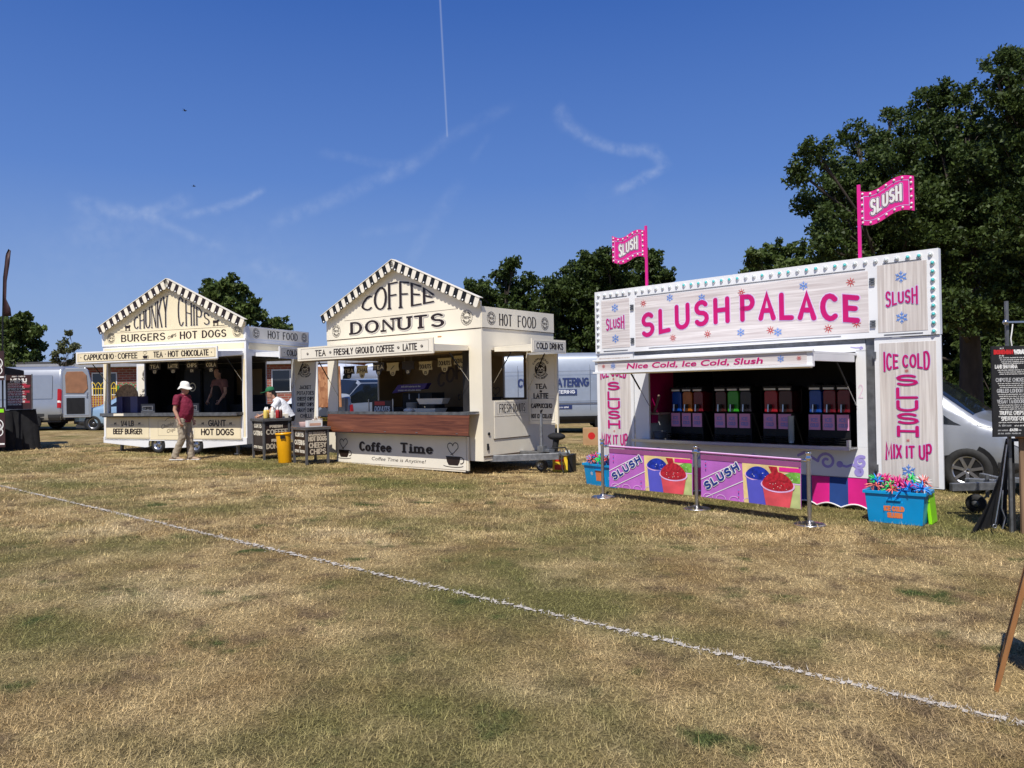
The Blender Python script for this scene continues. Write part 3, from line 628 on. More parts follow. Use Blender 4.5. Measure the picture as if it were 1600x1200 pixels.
# ---------------- pink lettered slush stall
PZ = -.04; PL_ = 4.894
pal = thing('slush_stall', 'white and pink SLUSH PALACE trailer with whitewashed boards and two pink flags', 'food stall', pks((1.354, 12.054, PZ)), -.7835); pal.scale = (PK, PK, PK)
f0 = front(0)
mb = MB(WHITE)
mb.box(.70, 4.165, .032, 2.2, .44, .50); mb.box(.70, .75, .032, 2.2, .50, 2.14); mb.box(4.115, 4.165, .032, 2.2, .50, 2.14); mb.box(.75, 4.115, 2.15, 2.2, .50, 2.14); mb.box(.69, 4.17, .032, 2.22, 2.14, 2.20)
tpart(mb, 'body', pal, PZ)
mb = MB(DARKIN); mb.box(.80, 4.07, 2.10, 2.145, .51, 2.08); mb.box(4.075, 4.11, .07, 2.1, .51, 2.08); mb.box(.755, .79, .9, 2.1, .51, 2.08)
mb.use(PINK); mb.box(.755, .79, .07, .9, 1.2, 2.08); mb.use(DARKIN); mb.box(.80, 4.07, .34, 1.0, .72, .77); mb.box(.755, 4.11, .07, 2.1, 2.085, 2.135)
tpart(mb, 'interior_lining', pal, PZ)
mb = MB(WHITE); mb.box(.70, 4.07, -.012, .03, .48, .85); mb.box(.70, .955, -.012, .03, .85, 2.02); mb.box(3.952, 4.07, -.012, .03, .85, 2.02); mb.box(.70, 4.07, -.012, .03, 2.0, 2.10)
mb.use(LAV)
def spiral(mb, pl, cu, cv, r, d, sgn=1, turns=1.3, a0=180, pen=.016):
    pts = [(cu+r*(1-.75*i/22)*math.cos(R(a0+sgn*360*turns*i/22)), cv+r*(1-.75*i/22)*math.sin(R(a0+sgn*360*turns*i/22))) for i in range(23)]
    ribbon(mb, pl, pts, (pen, pen), d); return pts
f1 = front(-.012)
spiral(mb, f1, 3.58, .66, .11, .004, -1); ribbon(mb, f1, [(3.22, .72), (3.30, .76), (3.40, .70), (3.47, .66)], (.016, .016), .0046)
spiral(mb, f1, 3.99, .67, .075, .004, 1, 1.2, 60, .02); spiral(mb, f1, 3.96, .555, .05, .004, -1, 1.2, 90, .022); ribbon(mb, f1, [(3.74, .63), (3.82, .61), (3.9, .64), (3.95, .60), (3.99, .60)], (.014, .014), .0046); mb.face(circ(3.74, .635, .04), f1, .005)
spiral(mb, f1, 2.6, .66, .06, .004, 1); spiral(mb, f1, 1.1, .66, .10, .004, 1); ribbon(mb, f1, [(1.2, .6), (1.35, .58), (1.5, .65)], (.014, .014), .0046); spiral(mb, f1, 1.75, .66, .09, .004, -1)
mb.use(PALEPK); text(mb, f1, '2', 3.985, 4.03, 1.45, 1.6, .006); mb.use(LAV); spiral(mb, f1, 4.02, 2.04, .02, .004, 1, 1, 0, .005); ribbon(mb, f1, [(3.9, 2.06), (3.96, 2.05), (4.0, 2.05)], (.004, .004), .0046)
tpart(mb, 'serving_front', pal, PZ, .004)
mb = MB(GREYF); mb.box(4.075, 4.17, .0, .03, .40, 2.15); mb.box(.70, 4.07, -.006, .03, 2.104, 2.15)
tpart(mb, 'channel_frame', pal, PZ)
def door_panel(x0, x1, name):
    mb = MB(WHITE); mb.box(x0, x1, -.03, .0, .42, 2.145); mb.use(WOODV); mb.box(x0+.055, x1-.05, -.034, -.02, .44, 2.085); door_text(mb, x0, x1 if x0 else .66, .825); o = tpart(mb, name, pal, PZ, .003)
    for z in (.62, 1.95): mb = MB(GREYF); xx = x0-.012 if x0 else x1-.02; mb.box(xx, xx+.032, -.05, -.031, z-.04, z+.04); tpart(mb, 'hinge', o, PZ)
fd = front(-.036)
def stacked(mb, pl, cu, w, z1, pitch, h, ink, halo):
    for i, ch in enumerate('SLUSH'):
        z = z1-i*pitch
        for m, e, d in ((halo, .010, .0), (ink, 0, .004)):
            mb.use(m); text(mb, pl, ch, cu-w/2, cu+w/2, z-h, z, (.019+e*.7, .013+e*.6), d)
def door_text(mb, x0, x1, mixz):
    cu = (x0+x1)/2-.005
    stacked(mb, fd, cu+.0, .20, 1.70, .147, .105, PINK, LILAC)
    bow = lambda zb, zt, k: (lambda t: (zb-k*(2*t-1)**2, zt+k*(2*t-1)**2))
    for m, e, d in ((LILAC, .008, 0), (PINK, 0, .004)):
        mb.use(m); text(mb, fd, 'ICE COLD', cu-.24, cu+.24, 0, 0, (.011+e*.6, .011+e*.6), d, env=bow(1.805, 1.93, .045), track=.34)
        text(mb, fd, 'MIX IT UP', cu-.24, cu+.24, 0, 0, (.011+e*.6, .011+e*.6), d, env=bow(mixz-.06, mixz+.06, .035), track=.34)
    mb.use(RED); starburst(mb, fd, cu, 1.755, .025, .003); starburst(mb, fd, cu, .955, .022, .003)
    mb.use(SNOWB); snowflake(mb, fd, cu, .60, .075, .003)
door_panel(4.18, PL_, 'door_panel'); door_panel(.0, .69, 'door_panel')
# header sign
mb = MB(WHITE); mb.box(0, PL_, -.05, .03, 2.155, 3.117); mb.use(WOODH); mb.box(.13, .66, -.054, -.03, 2.23, 2.97); mb.box(.765, 4.13, -.054, -.03, 2.225, 2.955); mb.use(WOODV); mb.box(4.235, 4.77, -.054, -.03, 2.21, 3.0)
mb.use(GREYF); mb.box(.16, .62, -.058, -.049, 3.0, 3.006); mb.box(.16, .62, -.058, -.049, 2.185, 2.191); mb.box(4.3, 4.72, -.058, -.049, 2.18, 2.186); mb.box(4.3, 4.72, -.058, -.049, 3.012, 3.018); mb.box(.8, 4.1, -.058, -.049, 2.975, 2.981); mb.box(1.0, 3.8, -.058, -.049, 2.195, 2.2)
fh = front(-.0555)
arch = lambda t: (2.375+.125*(1-(2*t-1)**2), 2.675-.03*t+.14*(1-(2*t-1)**2))
for m, e, d in ((PALEPK, .015, .0), (LILAC, .007, .002), (PINK, 0, .005)):
    mb.use(m); text(mb, fh, 'SLUSH', .91, 2.29, 0, 0, (.033+e, .031+e), d, env=lambda t: arch((.01+1.38*t)/3.09), track=.44); text(mb, fh, 'PALACE', 2.51, 4.0, 0, 0, (.033+e, .031+e), d, env=lambda t: arch((1.61+1.49*t)/3.09), track=.40)
conc = lambda z, h: (lambda t: (z-h*(.75+.5*abs(2*t-1)**1.5)+.015*t, z+h*(.75+.55*abs(2*t-1)**1.5)+.03*t))
for cu in (.395, 4.50):
    for m, e, d in ((PALEPK, .014, 0), (LILAC, .009, .002), (PINK, 0, .005)):
        mb.use(m); text(mb, fh, 'SLUSH', cu-.165, cu+.165, 0, 0, (.010+e*.7, .010+e*.7), d, env=conc(2.59, .07), track=.36)
    mb.use(SNOWB); snowflake(mb, fh, cu, 2.84, .065, .003); snowflake(mb, fh, cu, 2.37, .065, .003)
for x, z in ((1.9, 2.85), (3.0, 2.30), (3.35, 2.86), (1.38, 2.90), (2.48, 2.33)): mb.use(SNOWB); snowflake(mb, fh, x, z, .055, .003)
for x, z in ((.92, 2.86), (1.42, 2.32), (1.98, 2.34), (2.5, 2.86), (3.93, 2.84), (3.65, 2.30), (2.9, 2.33), (3.99, 2.34)): mb.use(RED); starburst(mb, fh, x, z, .055, .003)
hd = tpart(mb, 'header_sign', pal, PZ, .004)
for x in (.715, 4.18):
    for z in (2.32, 2.82):
        mb = MB(GREYF); mb.box(x-.012, x+.012, -.062, -.05, z-.04, z+.04)
        for k in (-1, 0, 1): mb.box(x-.03, x+.03, -.072, -.058, z+k*.03-.010, z+k*.03+.010)
        tpart(mb, 'hinge', hd, PZ)
b0 = bulb_proto(.023, TURQ, WHITE).build('bulb', hd); b1 = bulb_proto(.023, CLEARL, WHITE).build('bulb', hd)
spots = [(.08+i*(PL_-.16)/40, 3.055) for i in range(41)] + [(.06, 3.055-.096*(i+1)) for i in range(9)] + [(PL_-.06, 3.055-.096*(i+1)) for i in range(9)]
for i, (x, z) in enumerate(spots):
    lit = (12 < i < 21) or (24 < i < 34 and i % 3) or i in (23, 38, 39) or i > 49
    l = (x, -.05, z-PZ)
    if i == 0: b1.location = l
    elif i == 13: b0.location = l
    else: copy_obj(b0 if lit else b1, hd, l)
# hatch
mb = MB(WHITE); x0, x1 = .965, 3.975
mb.box(x0, x1, -1.25, -.02, 1.955, 1.985); mb.box(x0, x0+.03, -1.22, -.10, 1.875, 1.955); mb.box(x1-.03, x1, -1.22, -.10, 1.875, 1.955); mb.box(x0, x1, -1.28, -1.22, 1.815, 2.0)
mb.use(CREAM); mb.box(x0+.03, x1-.03, -1.22, -.05, 1.93, 1.954); mb.box(x0+.2, x1-.05, -1.215, -1.16, 1.80, 1.93); mb.use(WOODH); mb.box(x0+.05, x1-.06, -1.285, -1.27, 1.842, 1.975)
mb.use(WHITE); mb.box(x0-.02, x1+.02, -1.31, -1.279, 1.978, 2.0); mb.box(x0-.02, x1+.02, -1.31, -1.279, 1.812, 1.838)
fhh = front(-1.286)
for m, e, d in ((PALEPK, .004, 0), (PINK, 0, .003)):
    mb.use(m); btext(mb, fhh, 'Nice Cold, Ice Cold, Slush', 1.50, 1.868, .072, d, 3.40, .28, .02 if m is PINK else .05)
mb.use(SNOWB); snowflake(mb, fhh, 1.28, 1.91, .04, .003); snowflake(mb, fhh, 3.62, 1.91, .04, .003); mb.use(RED); starburst(mb, fhh, 1.12, 1.91, .03, .003); starburst(mb, fhh, 3.83, 1.91, .03, .003)
ht = tpart(mb, 'hatch', pal, PZ, .003)
gas_strut(pal, PZ, (3.94, -.55, 1.87), (3.965, -.03, 1.34)); gas_strut(pal, PZ, (1.0, -.55, 1.87), (.975, -.03, 1.34))
mb = MB(ALU); mb.box(.82, 3.96, -.27, -.013, .835, .855); mb.use(STEEL); mb.box(.82, 3.96, -.285, -.27, .825, .868); mb.box(3.93, 3.96, -.285, -.22, .85, .95)
tpart(mb, 'counter', pal, PZ, .002)
# striped skirt with scalloped hem
mb = MB(PINKF); BLS = M('royal_blue_cloth', (.012, .055, .24), .7, var=.1)
n = 15; xs0, xs1 = .70, 4.06
for i in range(n):
    a = xs0+(xs1-xs0)*i/n; b = a+(xs1-xs0)/n; mb.use(PINKF if i % 2 == 0 else BLS); K = 8
    top, bot = [], []
    for k in range(K+1):
        x = a+(b-a)*k/K; u = (x-xs0)/(xs1-xs0)*11; top.append((x, .475)); bot.append((x, .115+.045*abs(math.sin(math.pi*u))))
    for k in range(K):
        q = []
        for (x, z) in (bot[k], bot[k+1], top[k+1], top[k]): q.append((x, -.02-.03*math.sin(x*9)*(.475-z)*2, z))
        mb.add(q, [(0, 1, 2, 3)], True)
mb.use(WHITE)
pts = [(xs0+(xs1-xs0)*i/88, -.024-.03*math.sin((xs0+(xs1-xs0)*i/88)*9)*.7, .112+.045*abs(math.sin(math.pi*11*i/88))) for i in range(89)]
mb.tube(pts, .010, 5); tpart(mb, 'striped_skirt', pal, PZ)
# flags
def flag(x, sgn, ph):
    mb = MB(PINKF); mb.box(x-.018, x+.018, .05, .075, 3.0, 4.03 if sgn < 0 else 4.02); pole = tpart(mb, 'flag_pole', pal, PZ)
    w, h, N = .60, .40, 20; mb = MB(PINKF); wav = lambda t: (.045*math.sin(2*math.pi*t*.95+ph)+(.05*t if sgn > 0 else .02*t))
    ctr = lambda u, v: ((x+sgn*(.02+u)), v+wav(u/w))
    zb = 3.545
    for k in range(N):
        a, b = w*k/N, w*(k+1)/N; q = [ctr(a, zb), ctr(b, zb), ctr(b, zb+h), ctr(a, zb+h)]
        if sgn < 0: q = [q[1], q[0], q[3], q[2]]
        mb.prism(q, front(.0), -.046, -.03 if False else -.066)
    pf = front(.0); mb.use(LILAC); warp = lambda u, v: (u, v+wav(abs(u-x-sgn*.02)/w)); D = -.044
    ua, ub = (x+.04+.02, x+w-.03) if sgn > 0 else (x-w+.03, x-.06)
    fr = [(ua+(ub-ua)*i/16, zb+.055) for i in range(17)]+[(ub-(ub-ua)*i/16, zb+h-.055) for i in range(17)]; fr.append(fr[0])
    ribbon(mb, pf, [warp(*p) for p in fr], (.003, .003), D+.0)
    mid = (ua+ub)/2; bulge = lambda t: (zb+.135+.03*(1-(2*t-1)**2)-.02, zb+.27-.02*(1-(2*t-1)**2)+.025)
    for m, e, d in ((LILAC, .016, .001), (MAROON, .009, .003), (PAPER, 0, .005)):
        mb.use(m); text(mb, pf, 'SLUSH', mid-.165, mid+.165, 0, 0, (.014+e*.8, .014+e*.8), D+d, env=bulge, post=warp, track=.4)
    mb.use(PAPER)
    for i in range(7):
        for zz in (zb+.028, zb+h-.028):
            u, v = warp(x+sgn*(.05+(w-.06)*i/6), zz); mb.sph((u, .046-.006, v), .014, 8, 6)
    for i in range(1, 5):
        for uu in (.045, w-.005):
            u, v = warp(x+sgn*uu, zb+h*i/5); mb.sph((u, .040, v), .014, 8, 6)
    tpart(mb, 'flag_board', pole, PZ)
flag(.906, -1, .4); flag(4.004, 1, 3.4)
# drawbar and jockey wheel
mb = MB(GALV); mb.box(PL_-.02, 5.32, .85, .95, .36, .46); mb.bar((PL_-.02, .3, .41), (5.35, .88, .41), .06, .09); mb.bar((PL_-.02, 1.6, .41), (5.35, .95, .41), .06, .09); mb.box(5.2, 5.5, .86, .94, .44, .50)
db = tpart(mb, 'drawbar', pal, PZ, .004)
mb = MB(GREYF); mb.tube([(5.12, .80, .52), (5.12, .80, .26)], .022); mb.bar((5.12, .80, .28), (5.02, .80, .18), .04, .02); tpart(mb, 'jockey_stand', db, PZ)
mb = MB(RUBBER); mb.lathe((5.0, .80, .178), [(.05, -.035), (.10, -.035), (.11, -.02), (.11, .02), (.10, .035), (.05, .035)], 18, Matrix.Rotation(R(90), 4, 'X')); mb.use(GREYF); mb.lathe((5.0, .80, .178), [(.0, -.02), (.055, -.025), (.055, .025), (.0, .02)], 14, Matrix.Rotation(R(90), 4, 'X')); tpart(mb, 'jockey_wheel', db, PZ)
for wx_ in (1.9, 2.7):
    mb = MB(RUBBER); mb.lathe((wx_, 2.1, .325), [(.14, -.09), (.24, -.09), (.26, -.06), (.26, .06), (.24, .09), (.14, .09)], 20, Matrix.Rotation(R(90), 4, 'X')); mb.use(RIM); mb.lathe((wx_, 2.1, .325), [(0, .04), (.14, .05), (.14, -.05), (0, -.04)], 16, Matrix.Rotation(R(90), 4, 'X')); tpart(mb, 'wheel', pal, PZ)

def in_trailer(orig, yaw, p):     # a point of a trailer's own frame in the world
    c, s_ = math.cos(yaw), math.sin(yaw); return Vector((orig[0]+p[0]*c+p[1]*s_, orig[1]-p[0]*s_+p[1]*c, p[2]))
PO, PY = (1.354, 12.054), .7835
SL = {k: M('slush_'+k, v, .25, var=.1) for k, v in dict(blue=(.004, .06, .34), orange=(.42, .12, .01), red=(.32, .006, .015), green=(.025, .30, .015), cherry=(.14, .003, .012), cola=(.05, .008, .008), dark=(.012, .010, .016)).items()}
PKCARD = M('pink_price_card', (.80, .34, .58), .6, var=.05)
def slush_machine(x0, x1, cols, label):
    p = pks(in_trailer(PO, PY, ((x0+x1)/2, .40, .775))); t = thing('slush_machine', label, 'slush machine', p, -PY, 'slush machines on the counter'); t.scale = (PK, PK, PK); w = x1-x0; n = len(cols); bw = w/n
    mb = MB(BLACK); mb.box(-w/2, w/2, 0, .5, .02, .46); mb.box(-w/2, w/2, .30, .5, .46, .80); mb.box(-w/2-.01, w/2+.01, -.12, .1, 0, .05)
    for i in range(n):
        for k in range(4): mb.box(-w/2+bw*i+.02, -w/2+bw*(i+1)-.02, -.125, -.005, .052+k*.03, .06+k*.03)
    mb.build('machine_body', t, .008)
    for i, c in enumerate(cols):
        xa = -w/2+bw*i+.012; xb = xa+bw-.024; xm = (xa+xb)/2
        mb = MB(SL[c]); mb.prism([(xa, .47), (xb, .47), (xb, .74), (xb-.02, .77), (xa+.02, .77), (xa, .74)], front(.02), 0, -.30); tk = mb.build('slush_tank', t, .012)
        mb = MB(BLACK); mb.box(xa-.006, xb+.006, .0, .34, .77, .83); mb.sph((xm, .14, .84), (.06, .10, .03), 10, 6); mb.use(PAPER); mb.box(xa+.01, xb-.01, -.004, .0, .775, .80); mb.build('tank_lid', tk, .006)
        mb = MB(BLACK); mb.box(xm-.02, xm+.02, -.05, .02, .52, .58); mb.use(STEEL); mb.tube([(xm, -.05, .58), (xm, -.06, .48)], .012, 8); mb.build('tap', tk)
        mb = MB(PKCARD); mb.box(xa+.004, xb-.004, -.012, -.004, .25, .45); mb.use(LAV); pf = front(-.012); text(mb, pf, 'ICE', xm-.04, xm+.04, .36, .40, .006, .002); text(mb, pf, 'COLD', xm-.05, xm+.05, .29, .33, .006, .002); mb.build('price_card', t)
slush_machine(1.06, 1.61, ['blue', 'orange', 'cherry'], 'black slush machine with blue, orange and dark red tanks')
slush_machine(1.79, 2.37, ['cola', 'green', 'dark'], 'black slush machine with the green tank in its middle')
slush_machine(2.54, 2.96, ['red', 'cola'], 'two tank black slush machine with a red tank beside a brown one')
slush_machine(3.17, 3.72, ['blue', 'cherry', 'cherry'], 'black slush machine nearest the ICE COLD door panel, blue tank then red')
p = pks(in_trailer(PO, PY, (3.05, .16, .86))); t = thing('cup_stack', 'tall stack of clear cups beside the slush machine with blue and red tanks', 'cup stack', p); mb = MB(CLEARL)
for k in range(14): mb.lathe((0, 0, .025*k), [(.032, 0), (.044, .06), (.046, .06)], 14)
mb.build('cups', t)
p = pks(in_trailer(PO, PY, (1.05, .12, .857))); o = MB(M('grey_bowl', (.16, .18, .22), .4)).lathe(p, [(.0, .0), (.09, .0), (.12, .11), (.125, .11), (.0, .1)], 18).build('plastic_tub'); tag(o, 'round grey plastic tub at the left end of the slush counter', 'tub')
mb = MB(M('beige_shelf', (.30, .22, .18), .6)); mb.box(.80, 1.04, .12, .42, 1.205, 1.235); mb.bar((.84, .3, 1.24), (.93, .3, 1.50), .03); mb.use(PINK); mb.box(.80, .90, .14, .3, 1.08, 1.204)
tpart(mb, 'side_shelf', pal, PZ)

# ---------------- the two gabled catering trailers
def fringe(par, z0, pk, el, er, dark, light, y=-.13, tabs=23, depth=.195):
    """striped scalloped edge hanging from the two roof slopes"""
    for nm, a, b in (('left', el, pk), ('right', pk, er)):
        a, b = Vector(a), Vector(b); d = (b-a); Ln = d.length; d.normalize(); nrm = Vector((d.y, -d.x)); mb = MB(dark); p = Ln/tabs; pf = front(y)
        for i in range(tabs):
            dk = i % 2 == (0 if nm == 'left' else 1); mb.use(dark if dk else light)
            s0, s1 = i*p, (i+1)*p; r = p/2
            arc = [( (s0+s1)/2+r*math.cos(R(180-180*k/8)), depth-r*.8+r*.8*math.sin(R(180*k/8)) ) for k in range(9)]
            poly = [(s0, 0)]+arc+[(s1, 0)]; q = [tuple(a+d*s_+nrm*t) for s_, t in poly]; mb.prism(q[::-1], pf, 0, -.008)
            if dk:
                c = a+d*((s0+s1)/2)+nrm*(depth-.03); mb.use(PAPER); mb.sph((c.x, y-.004, c.y), (.020, .012, .020), 8, 6)
        mb.use(light); q = [tuple(a+nrm*(-.012)), tuple(b+nrm*(-.012)), tuple(b+nrm*.0), tuple(a+nrm*.0)]; mb.prism(q[::-1] if (q[1][0]-q[0][0])*(q[2][1]-q[1][1])-(q[1][1]-q[0][1])*(q[2][0]-q[1][0]) < 0 else q, pf, .012, -.10)
        tpart(mb, 'roof_slope', par, z0)
def side_wall(mb, L_, W_, x, t, zf, zo, zh, ya, yb):    # end wall with a serving opening between ya and yb
    mb.box(x, x+t, 0.0, ya, zf, zh); mb.box(x, x+t, ya, yb, zf, zo); mb.box(x, x+t, yb, W_, zf, zh)
def front_hatch(par, z0, x0, x1, D, zh, zs0, zs1, trim, face, deco, under):
    mb = MB(trim); mid = (zs0+zs1)/2
    def pan(za, zb, th): mb.add([(x0, -D, za), (x1, -D, za), (x1, -.03, zb), (x0, -.03, zb), (x0, -D, za+th), (x1, -D, za+th), (x1, -.03, zb+th), (x0, -.03, zb+th)], [(0, 3, 2, 1), (4, 5, 6, 7), (0, 1, 5, 4), (1, 2, 6, 5), (2, 3, 7, 6), (3, 0, 4, 7)])
    pan(mid, zh+.06, .03)
    for xa in (x0, x1-.03):
        mb.add([(xa, -D, zs0+.04), (xa+.03, -D, zs0+.04), (xa+.03, -.03, zh), (xa, -.03, zh), (xa, -D, mid), (xa+.03, -D, mid), (xa+.03, -.03, zh+.06), (xa, -.03, zh+.06)], [(0, 3, 2, 1), (4, 5, 6, 7), (0, 1, 5, 4), (1, 2, 6, 5), (2, 3, 7, 6), (3, 0, 4, 7)])
    mb.box(x0-.01, x1+.01, -D-.03, -D, zs0, zs1); mb.use(face); mb.box(x0+.02, x1-.02, -D-.034, -D-.02, zs0+.035, zs1-.03)
    mb.use(under); mb.box(x0+.03, x1-.03, -D+.002, -D+.02, zs0-.03, zs0+.02)
    deco(mb, front(-D-.035)); return tpart(mb, 'hatch', par, z0, .003)
def side_hatch(par, z0, X, y0, y1, D, zh, zs0, zs1, trim, face, deco):
    mb = MB(trim); mid = (zs0+zs1)/2; xo = X+D
    mb.add([(xo, y0, mid), (X+.03, y0, zh+.03), (X+.03, y1, zh+.03), (xo, y1, mid), (xo, y0, mid+.03), (X+.03, y0, zh+.06), (X+.03, y1, zh+.06), (xo, y1, mid+.03)], [(0, 1, 2, 3)[::-1], (4, 5, 6, 7)[::-1], (0, 1, 5, 4), (1, 2, 6, 5), (2, 3, 7, 6), (3, 0, 4, 7)])
    for ya in (y0, y1-.03):
        mb.add([(xo, ya, zs0+.03), (X+.03, ya, zh-.03), (X+.03, ya+.03, zh-.03), (xo, ya+.03, zs0+.03), (xo, ya, mid), (X+.03, ya, zh+.03), (X+.03, ya+.03, zh+.03), (xo, ya+.03, mid)], [(0, 1, 2, 3), (7, 6, 5, 4), (0, 1, 5, 4), (1, 2, 6, 5), (2, 3, 7, 6), (3, 0, 4, 7)])
    mb.box(xo, xo+.03, y0-.01, y1+.01, zs0, zs1); mb.use(face); mb.box(xo+.015, xo+.034, y0+.025, y1-.02, zs0+.03, zs1-.03)
    deco(mb, side(xo+.035)); return tpart(mb, 'side_hatch', par, z0, .003)
def wheel_mb(c, r, w, rim=RIM, seg=24, rotm=Matrix.Rotation(R(90), 4, 'X'), spokes=5):
    t = MB(RUBBER); t.lathe(c, [(r*.62, -w/2), (r*.93, -w/2), (r, -w*.3), (r, w*.3), (r*.93, w/2), (r*.62, w/2), (r*.60, w*.3)], seg, rotm)
    m = MB(rim); m.lathe(c, [(0, w*.40), (r*.12, w*.42), (r*.16, w*.32), (r*.50, w*.30), (r*.58, w*.44), (r*.635, w*.50), (r*.63, -w*.2), (0, -w*.2)], seg, rotm)
    m.use(BLACK)
    for i in range(spokes):
        a = 2*math.pi*i/spokes; q = Vector((r*.36*math.cos(a), r*.36*math.sin(a), w*.31))
        mm = rotm @ q; m.lathe((c[0]+mm.x, c[1]+mm.y, c[2]+mm.z), [(0, .006), (r*.085, .004)], 10, rotm)
    return t, m
def wheel(par, c, r, w, z0=0, rim=RIM, spokes=5, seg=24, side_sign=-1):
    rm = Matrix.Rotation(R(90) if side_sign < 0 else R(-90), 4, 'X')
    t, m = wheel_mb(c, r, w, rim, seg, rm, spokes); o = tpart(t, 'tyre', par, z0); tpart(m, 'rim', o, z0); return o

# ---------------- coffee trailer
CZ = .05; CL_, CW_ = 4.519, 2.291
cof = thing('coffee_stall', 'cream gabled trailer lettered COFFEE DONUTS with a mahogany counter flap', 'food stall', (-4.081, 17.019, CZ), -.6736)
mb = MB(CREAM)
mb.box(.02, CL_-.02, .03, CW_, .30, .36); mb.box(.02, 3.20, CW_-.04, CW_, .36, 2.37); mb.box(3.20, 3.76, CW_-.04, CW_, .36, 1.45); mb.box(3.76, CL_-.02, CW_-.04, CW_, .36, 2.37); mb.box(0, CL_, 0.0, CW_, 2.37, 2.775)
side_wall(mb, CL_, CW_, CL_-.03, .03, .30, 1.42, 2.37, .27, 1.38); side_wall(mb, CL_, CW_, 0, .03, .30, 1.15, 2.37, .20, 1.45)
mb.box(.03, .34, 0.0, .03, .30, 2.37); mb.box(4.20, CL_-.03, 0.0, .03, .30, 2.37); mb.box(.34, 4.20, .01, .03, .36, 1.17)
mb.box(0, CL_, .25, .28, 2.79, 3.17); mb.box(.0, .03, .0, CW_, 2.775, 3.17)
ps = side(CL_); mb.use(CREAML)
mb.box(CL_-.001, CL_+.008, .33, 1.36, 1.12, 1.40); mb.box(CL_-.001, CL_+.006, .33, 1.38, .70, 1.10)
mb.use(BROWN2); outline(mb, ps, .40, 1.30, 1.16, 1.37, .004, .0095); mb.box(CL_, CL_+.012, .30, 1.42, .685, .70); mb.box(CL_, CL_+.014, .0, CW_, .375, .395); mb.box(.0, CL_, -.004, .0, 2.762, 2.775)
mb.use(BROWN); text(mb, ps, 'FRESH', .48, .82, 1.19, 1.34, (.009, .008), .010, track=.32); text(mb, ps, 'DONUTS', .90, 1.26, 1.19, 1.34, (.009, .008), .010, track=.32)
mb.use(BLACK); mb.box(CL_, CL_+.02, .10, .14, .50, .62); mb.lathe((CL_, .16, .80), [(.03, .0), (.03, .015), (0, .02)], 12, Matrix.Rotation(R(90), 4, 'Y'))
tpart(mb, 'body', cof, CZ, .004)
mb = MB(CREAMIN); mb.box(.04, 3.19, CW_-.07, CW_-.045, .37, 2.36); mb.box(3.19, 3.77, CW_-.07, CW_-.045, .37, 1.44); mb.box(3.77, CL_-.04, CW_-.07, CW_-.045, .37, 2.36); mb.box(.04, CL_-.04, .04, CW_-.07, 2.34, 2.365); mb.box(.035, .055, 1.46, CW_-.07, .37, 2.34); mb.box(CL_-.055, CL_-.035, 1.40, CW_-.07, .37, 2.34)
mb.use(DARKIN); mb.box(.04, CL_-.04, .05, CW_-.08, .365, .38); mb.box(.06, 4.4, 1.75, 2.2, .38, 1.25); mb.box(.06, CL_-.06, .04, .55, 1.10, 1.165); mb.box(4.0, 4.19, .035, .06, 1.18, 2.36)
mb.use(BROWN2); pi = front(CW_-.071); sl_ = lambda u, v: (u, v+.33*(u-1.0))
text(mb, pi, 'COFFEE', 1.25, 2.7, 1.62, 1.92, (.04, .022), .003, .04, post=sl_); btext(mb, pi, 'time', 1.85, 1.38, .20, .003, None, .3, .01, .3)
for k in range(2): cup_icon(mb, pi, 2.6+.4*k, 1.3, .4, .003)
tpart(mb, 'interior_lining', cof, CZ)
# gable board and lettering
mb = MB(CREAM); pk = (2.27, 4.25)
mb.prism([(0, 2.78), (CL_, 2.78), (CL_, 3.17), (CL_, 3.27), pk, (0, 3.27), (0, 3.17)], front(0), 0.012, -.02)
fg = front(-.0125); mb.use(BROWN2)
ribbon(mb, fg, [(0.62, 3.17), (3.95, 3.17)], (.004, .004), .001)
gab = lambda t: (3.30+.02*math.sin(math.pi*t)+.06*(1-math.sin(math.pi*t)), 3.50+.34*math.sin(math.pi*min(1, max(0, t)))**.8)
for m, e, d, du in ((GREYSH, .0, .001, .018), (BROWN, 0, .003, 0)):
    mb.use(m); text(mb, fg, 'COFFEE', 1.22+du, 3.30+du, 0, 0, (.036, .016), d, .06, env=gab if not du else (lambda t: tuple(z-.018 for z in gab(t))), track=.2)
for m, e, d, du in ((GREYSH, .020, .001, .02), (CREAML, .012, .003, 0), (BROWN, 0, .005, 0)):
    mb.use(m); text(mb, fg, 'DONUTS', .86+du, 3.55+du, 2.875-du*.5, 3.105-du*.5, (.048+e, .020+e), d, .085, track=.34)
seal(mb, fg, .34, 2.965, .135, .002); seal(mb, fg, 4.17, 2.985, .14, .002)
mb.use(M('rust_stain', (.45, .20, .05), .8)); mb.box(3.40, 3.50, -.006, .001, 2.66, 2.68)
tpart(mb, 'gable_board', cof, CZ, .002)
fringe(cof, CZ, (2.27, 4.29), (-.05, 3.31), (4.60, 3.31), BLACK, CREAML)
mb = MB(CREAM); mb.box(CL_-.02, CL_+.014, .005, CW_, 2.78, 3.175); mb.use(BROWN2); mb.box(CL_+.012, CL_+.018, .01, CW_, 2.778, 2.786)
pso = side(CL_+.0145); mb.use(BROWN); text(mb, pso, 'HOT', .52, .88, 2.85, 3.06, (.016, .008), .002, .02, track=.3); text(mb, pso, 'FOOD', 1.09, 1.66, 2.85, 3.06, (.016, .008), .002, .02, track=.3)
seal(mb, pso, .275, 2.965, .12, .002); seal(mb, pso, 1.975, 2.955, .125, .002); tpart(mb, 'side_sign_board', cof, CZ, .002)
